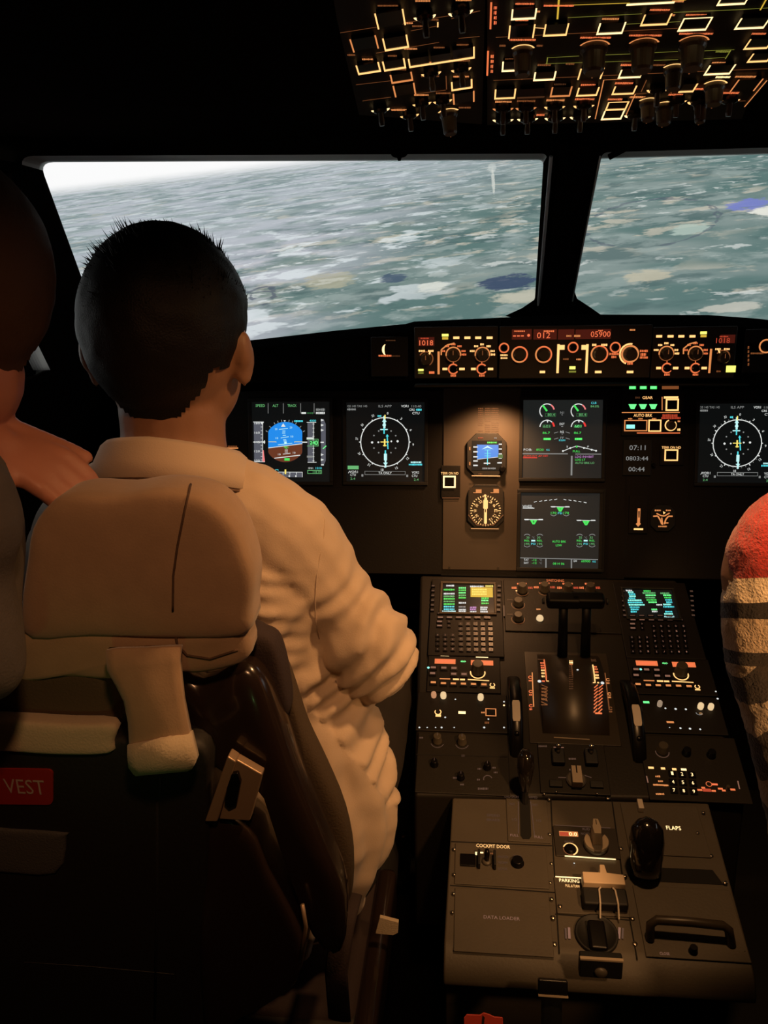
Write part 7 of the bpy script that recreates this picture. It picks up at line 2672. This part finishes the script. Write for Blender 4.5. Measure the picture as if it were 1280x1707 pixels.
for a in an2:
    mb = MB(); limb(mb, [a + V((0, -0.02, -0.05)), a + V((0, 0.14, -0.085))], [0.048, 0.036], m='shoe_black'); wchild(mb, 'shoe', b2)

# ------------------------------------------------------------------ person in the striped sweater
def knit():
    m = bpy.data.materials.new('striped_knit')
    m.use_nodes = True
    nt = m.node_tree
    N, L = nt.nodes.new, nt.links.new
    b = nt.nodes['Principled BSDF']
    b.inputs['Roughness'].default_value = 0.95
    b.inputs['Sheen Weight'].default_value = 0.5
    at = N('ShaderNodeAttribute'); at.attribute_name = 'along'
    rp = N('ShaderNodeValToRGB')
    e = rp.color_ramp
    e.interpolation = 'CONSTANT'
    q_ = [(ZT_ - atY(1290, y, Y3).z) / (ZT_ - ZB_) for y in (962, 1002, 1030, 1082, 1106)]
    st = [(0.0, (0.42, 0.026, 0.024, 1)), (q_[0], (0.80, 0.66, 0.48, 1)), (q_[1], (0.020, 0.014, 0.013, 1)), (q_[2], (0.62, 0.47, 0.32, 1)), (q_[3], (0.022, 0.015, 0.013, 1)), (q_[4], (0.5, 0.5, 0.5, 1))]
    while len(e.elements) < len(st):
        e.elements.new(0.5)
    for el_, (p, c) in zip(e.elements, st):
        el_.position = p; el_.color = c
    L(at.outputs['Fac'], rp.inputs['Fac'])
    tc = N('ShaderNodeTexCoord')
    mp = N('ShaderNodeMapping'); mp.inputs['Rotation'].default_value = (0, R_(-24), 0)
    L(tc.outputs['Object'], mp.inputs['Vector'])
    wv = N('ShaderNodeTexWave'); wv.inputs['Scale'].default_value = 7.0; wv.inputs['Distortion'].default_value = 2.2; wv.inputs['Detail'].default_value = 1.0; wv.inputs['Detail Scale'].default_value = 2.0
    L(mp.outputs[0], wv.inputs['Vector'])
    st2 = N('ShaderNodeMath'); st2.operation = 'GREATER_THAN'; st2.inputs[1].default_value = 0.52
    L(wv.outputs['Fac'], st2.inputs[0])
    z = N('ShaderNodeMix'); z.data_type = 'RGBA'
    z.inputs['A'].default_value = (0.035, 0.024, 0.020, 1); z.inputs['B'].default_value = (0.50, 0.40, 0.29, 1)
    L(st2.outputs[0], z.inputs['Factor'])
    g = N('ShaderNodeMath'); g.operation = 'GREATER_THAN'; g.inputs[1].default_value = q_[4]
    L(at.outputs['Fac'], g.inputs[0])
    mx = N('ShaderNodeMix'); mx.data_type = 'RGBA'
    L(g.outputs[0], mx.inputs['Factor']); L(rp.outputs['Color'], mx.inputs['A']); L(z.outputs['Result'], mx.inputs['B'])
    ns = N('ShaderNodeTexNoise'); ns.inputs['Scale'].default_value = 420; ns.inputs['Detail'].default_value = 3
    L(tc.outputs['Object'], ns.inputs['Vector'])
    bp = N('ShaderNodeBump'); bp.inputs['Strength'].default_value = 0.7; bp.inputs['Distance'].default_value = 0.003
    L(ns.outputs['Fac'], bp.inputs['Height']); L(bp.outputs['Normal'], b.inputs['Normal'])
    L(mx.outputs['Result'], b.inputs['Base Color'])
    MATS['striped_knit'] = m


ch = thing('person', 'person in a red-shouldered knit sweater with cream, black and zebra stripes', 'person', Frame((0.26, 0.66, 0.56), (1, 0, 0), (0, 1, 0)))
Y3 = 0.78
A0, A1, A2, A3, A4 = atY(1296, 905, Y3), atY(1284, 1000, Y3 + 0.0), atY(1284, 1080, Y3), atY(1310, 1190, Y3 - 0.01), atY(1338, 1320, Y3 - 0.02)
A5 = atY(1352, 1440, Y3 + 0.02)
ZT_, ZB_ = atY(1296, 831, Y3).z, atY(1352, 1440, Y3).z
knit()
k3 = (atY(1300, 950, Y3) - atY(1290, 950, Y3)).length / 10
cx3 = A0.x + 0.17
N3 = V((cx3, 0.74, A0.z + 0.06)); H3 = V((cx3 + 0.02, 0.60, 0.62))
B0 = V((cx3 + 0.17, 0.76, A0.z)); B1 = V((cx3 + 0.22, 0.78, 0.86)); B2 = V((cx3 + 0.12, 0.98, 0.72))
hc3 = N3 + V((0, 0.02, 0.155))
W4 = A5 + V((0.05, 0.06, -0.02))
body = MB()
T3, _ = head(body, hc3, R_(4), s=0.98)
limb(body, [hc3 + V((0, -0.01, -0.08)), N3 + V((0, 0, 0.01)), N3 + V((0, 0, -0.06))], [0.055, 0.055, 0.065])
limb(body, [N3 + V((0, 0, -0.10)), N3 * 0.5 + H3 * 0.5, H3], [0.10, 0.105, 0.115])
limb(body, [N3 + V((0, 0, -0.06)), A0, A2, A4, W4], [0.05, 0.036, 0.034, 0.032, 0.024])
limb(body, [N3 + V((0, 0, -0.06)), B0, B1, B2], [0.05, 0.036, 0.034, 0.024])
hand(body, W4, V((0.12, 0.25, -0.05)), V((0, 0, 1)), -1, 30); hand(body, B2, V((-0.05, 0.3, -0.02)), V((0, 0, 1)), 1, 30)
kn3 = (V((cx3 - 0.02, 0.99, 0.60)), V((cx3 + 0.17, 0.99, 0.60))); an3 = (V((cx3 + 0.12, 0.98, 0.12)), V((cx3 + 0.24, 0.98, 0.12)))
kn3 = (V((cx3 + 0.08, 0.97, 0.58)), V((cx3 + 0.24, 0.97, 0.58)))
for k, a in zip(kn3, an3):
    hx = H3 + V((math.copysign(0.08, k.x - cx3 - 0.15), 0, -0.02))
    limb(body, [hx, hx * 0.5 + k * 0.5, k, k * 0.45 + a * 0.55, a], [0.078, 0.07, 0.052, 0.05, 0.036])
    limb(body, [a + V((0, -0.02, -0.03)), a + V((0, 0.13, -0.08))], [0.04, 0.034])
b3 = remesh(body, 'body', ch, 0.0055, 3, 'skin')
eyes(T3, b3, 0.98)
hair_cap(hc3, R_(4), b3, 0.98, 'hair_black', 300, 0.012, seed=9)
sw = MB()
m_ = 'striped_knit'
limb(sw, [N3 + V((0, 0, -0.075)), N3 * 0.6 + H3 * 0.4, H3], [0.115, 0.135, 0.14], m=m_)
limb(sw, [N3 + V((-0.02, 0, -0.075)), A0 + V((0.045, 0, 0.0)), A0, A1, A2, A3, A4, A5, W4 - V((0.02, 0.02, -0.01))], [0.07, 0.066, 74 * k3, 82 * k3, 80 * k3, 76 * k3, 72 * k3, 64 * k3, 0.030], m=m_)
limb(sw, [N3 + V((0.02, 0, -0.075)), B0, B1, B2], [0.07, 0.058, 0.05, 0.036], m=m_)
so = remesh(sw, 'sweater', b3, 0.0045, 4, 'striped_knit', lambda v, n: 0.0022 * noise.noise(v * 38) + 0.0014 * noise.noise(v * 150))
at_ = so.data.attributes.new('along', 'FLOAT', 'POINT')
zt, zb = ZT_, ZB_
for i, v in enumerate(so.data.vertices):
    at_.data[i].value = max(0.001, min(0.999, (zt - v.co.z - 0.36 * (v.co.y - Y3)) / (zt - zb) + 0.008 * noise.noise(v.co * 30)))
tr = MB()
limb(tr, [H3 + V((-0.04, 0, 0)), H3 + V((0.04, 0, 0))], [0.128, 0.128], m='trousers_dark')
for k, a in zip(kn3, an3):
    hx = H3 + V((math.copysign(0.08, k.x - cx3 - 0.15), 0, -0.02))
    limb(tr, [hx, hx * 0.5 + k * 0.5, k, k * 0.45 + a * 0.55, a], [0.088, 0.08, 0.064, 0.056, 0.05], m='trousers_dark')
remesh(tr, 'trousers', b3, 0.008, 4, 'trousers_dark')
for a in an3:
    mb = MB(); limb(mb, [a + V((0, -0.02, -0.05)), a + V((0, 0.14, -0.085))], [0.048, 0.036], m='shoe_black'); wchild(mb, 'shoe', b3)


def stool(c, h, label):
    t = thing('observer_stool', label, 'stool', Frame((c[0], c[1], 0), (1, 0, 0), (0, 1, 0)), 'observer stools')
    mb = MB(); mb.lathe(0, 0, [(0.15, h - 0.05), (0.16, h - 0.03), (0.155, h - 0.008), (0.13, h)], 'seat_shell', 28); mb.build('seat', t, smooth=True)
    for a in range(45, 360, 90):
        c_, s_ = math.cos(R_(a)), math.sin(R_(a))
        mb = MB(); mb.tube([(0.10 * c_, 0.10 * s_, h - 0.04), (0.15 * c_, 0.15 * s_, 0)], 0.012, 'black_plastic', 10); mb.build('leg', t, smooth=True)


stool((H2.x, H2.y), H2.z - 0.155, 'low black observer stool under the person whose hand is on the headrest')
stool((H3.x, H3.y), H3.z - 0.15, 'low black observer stool under the person in the striped sweater')
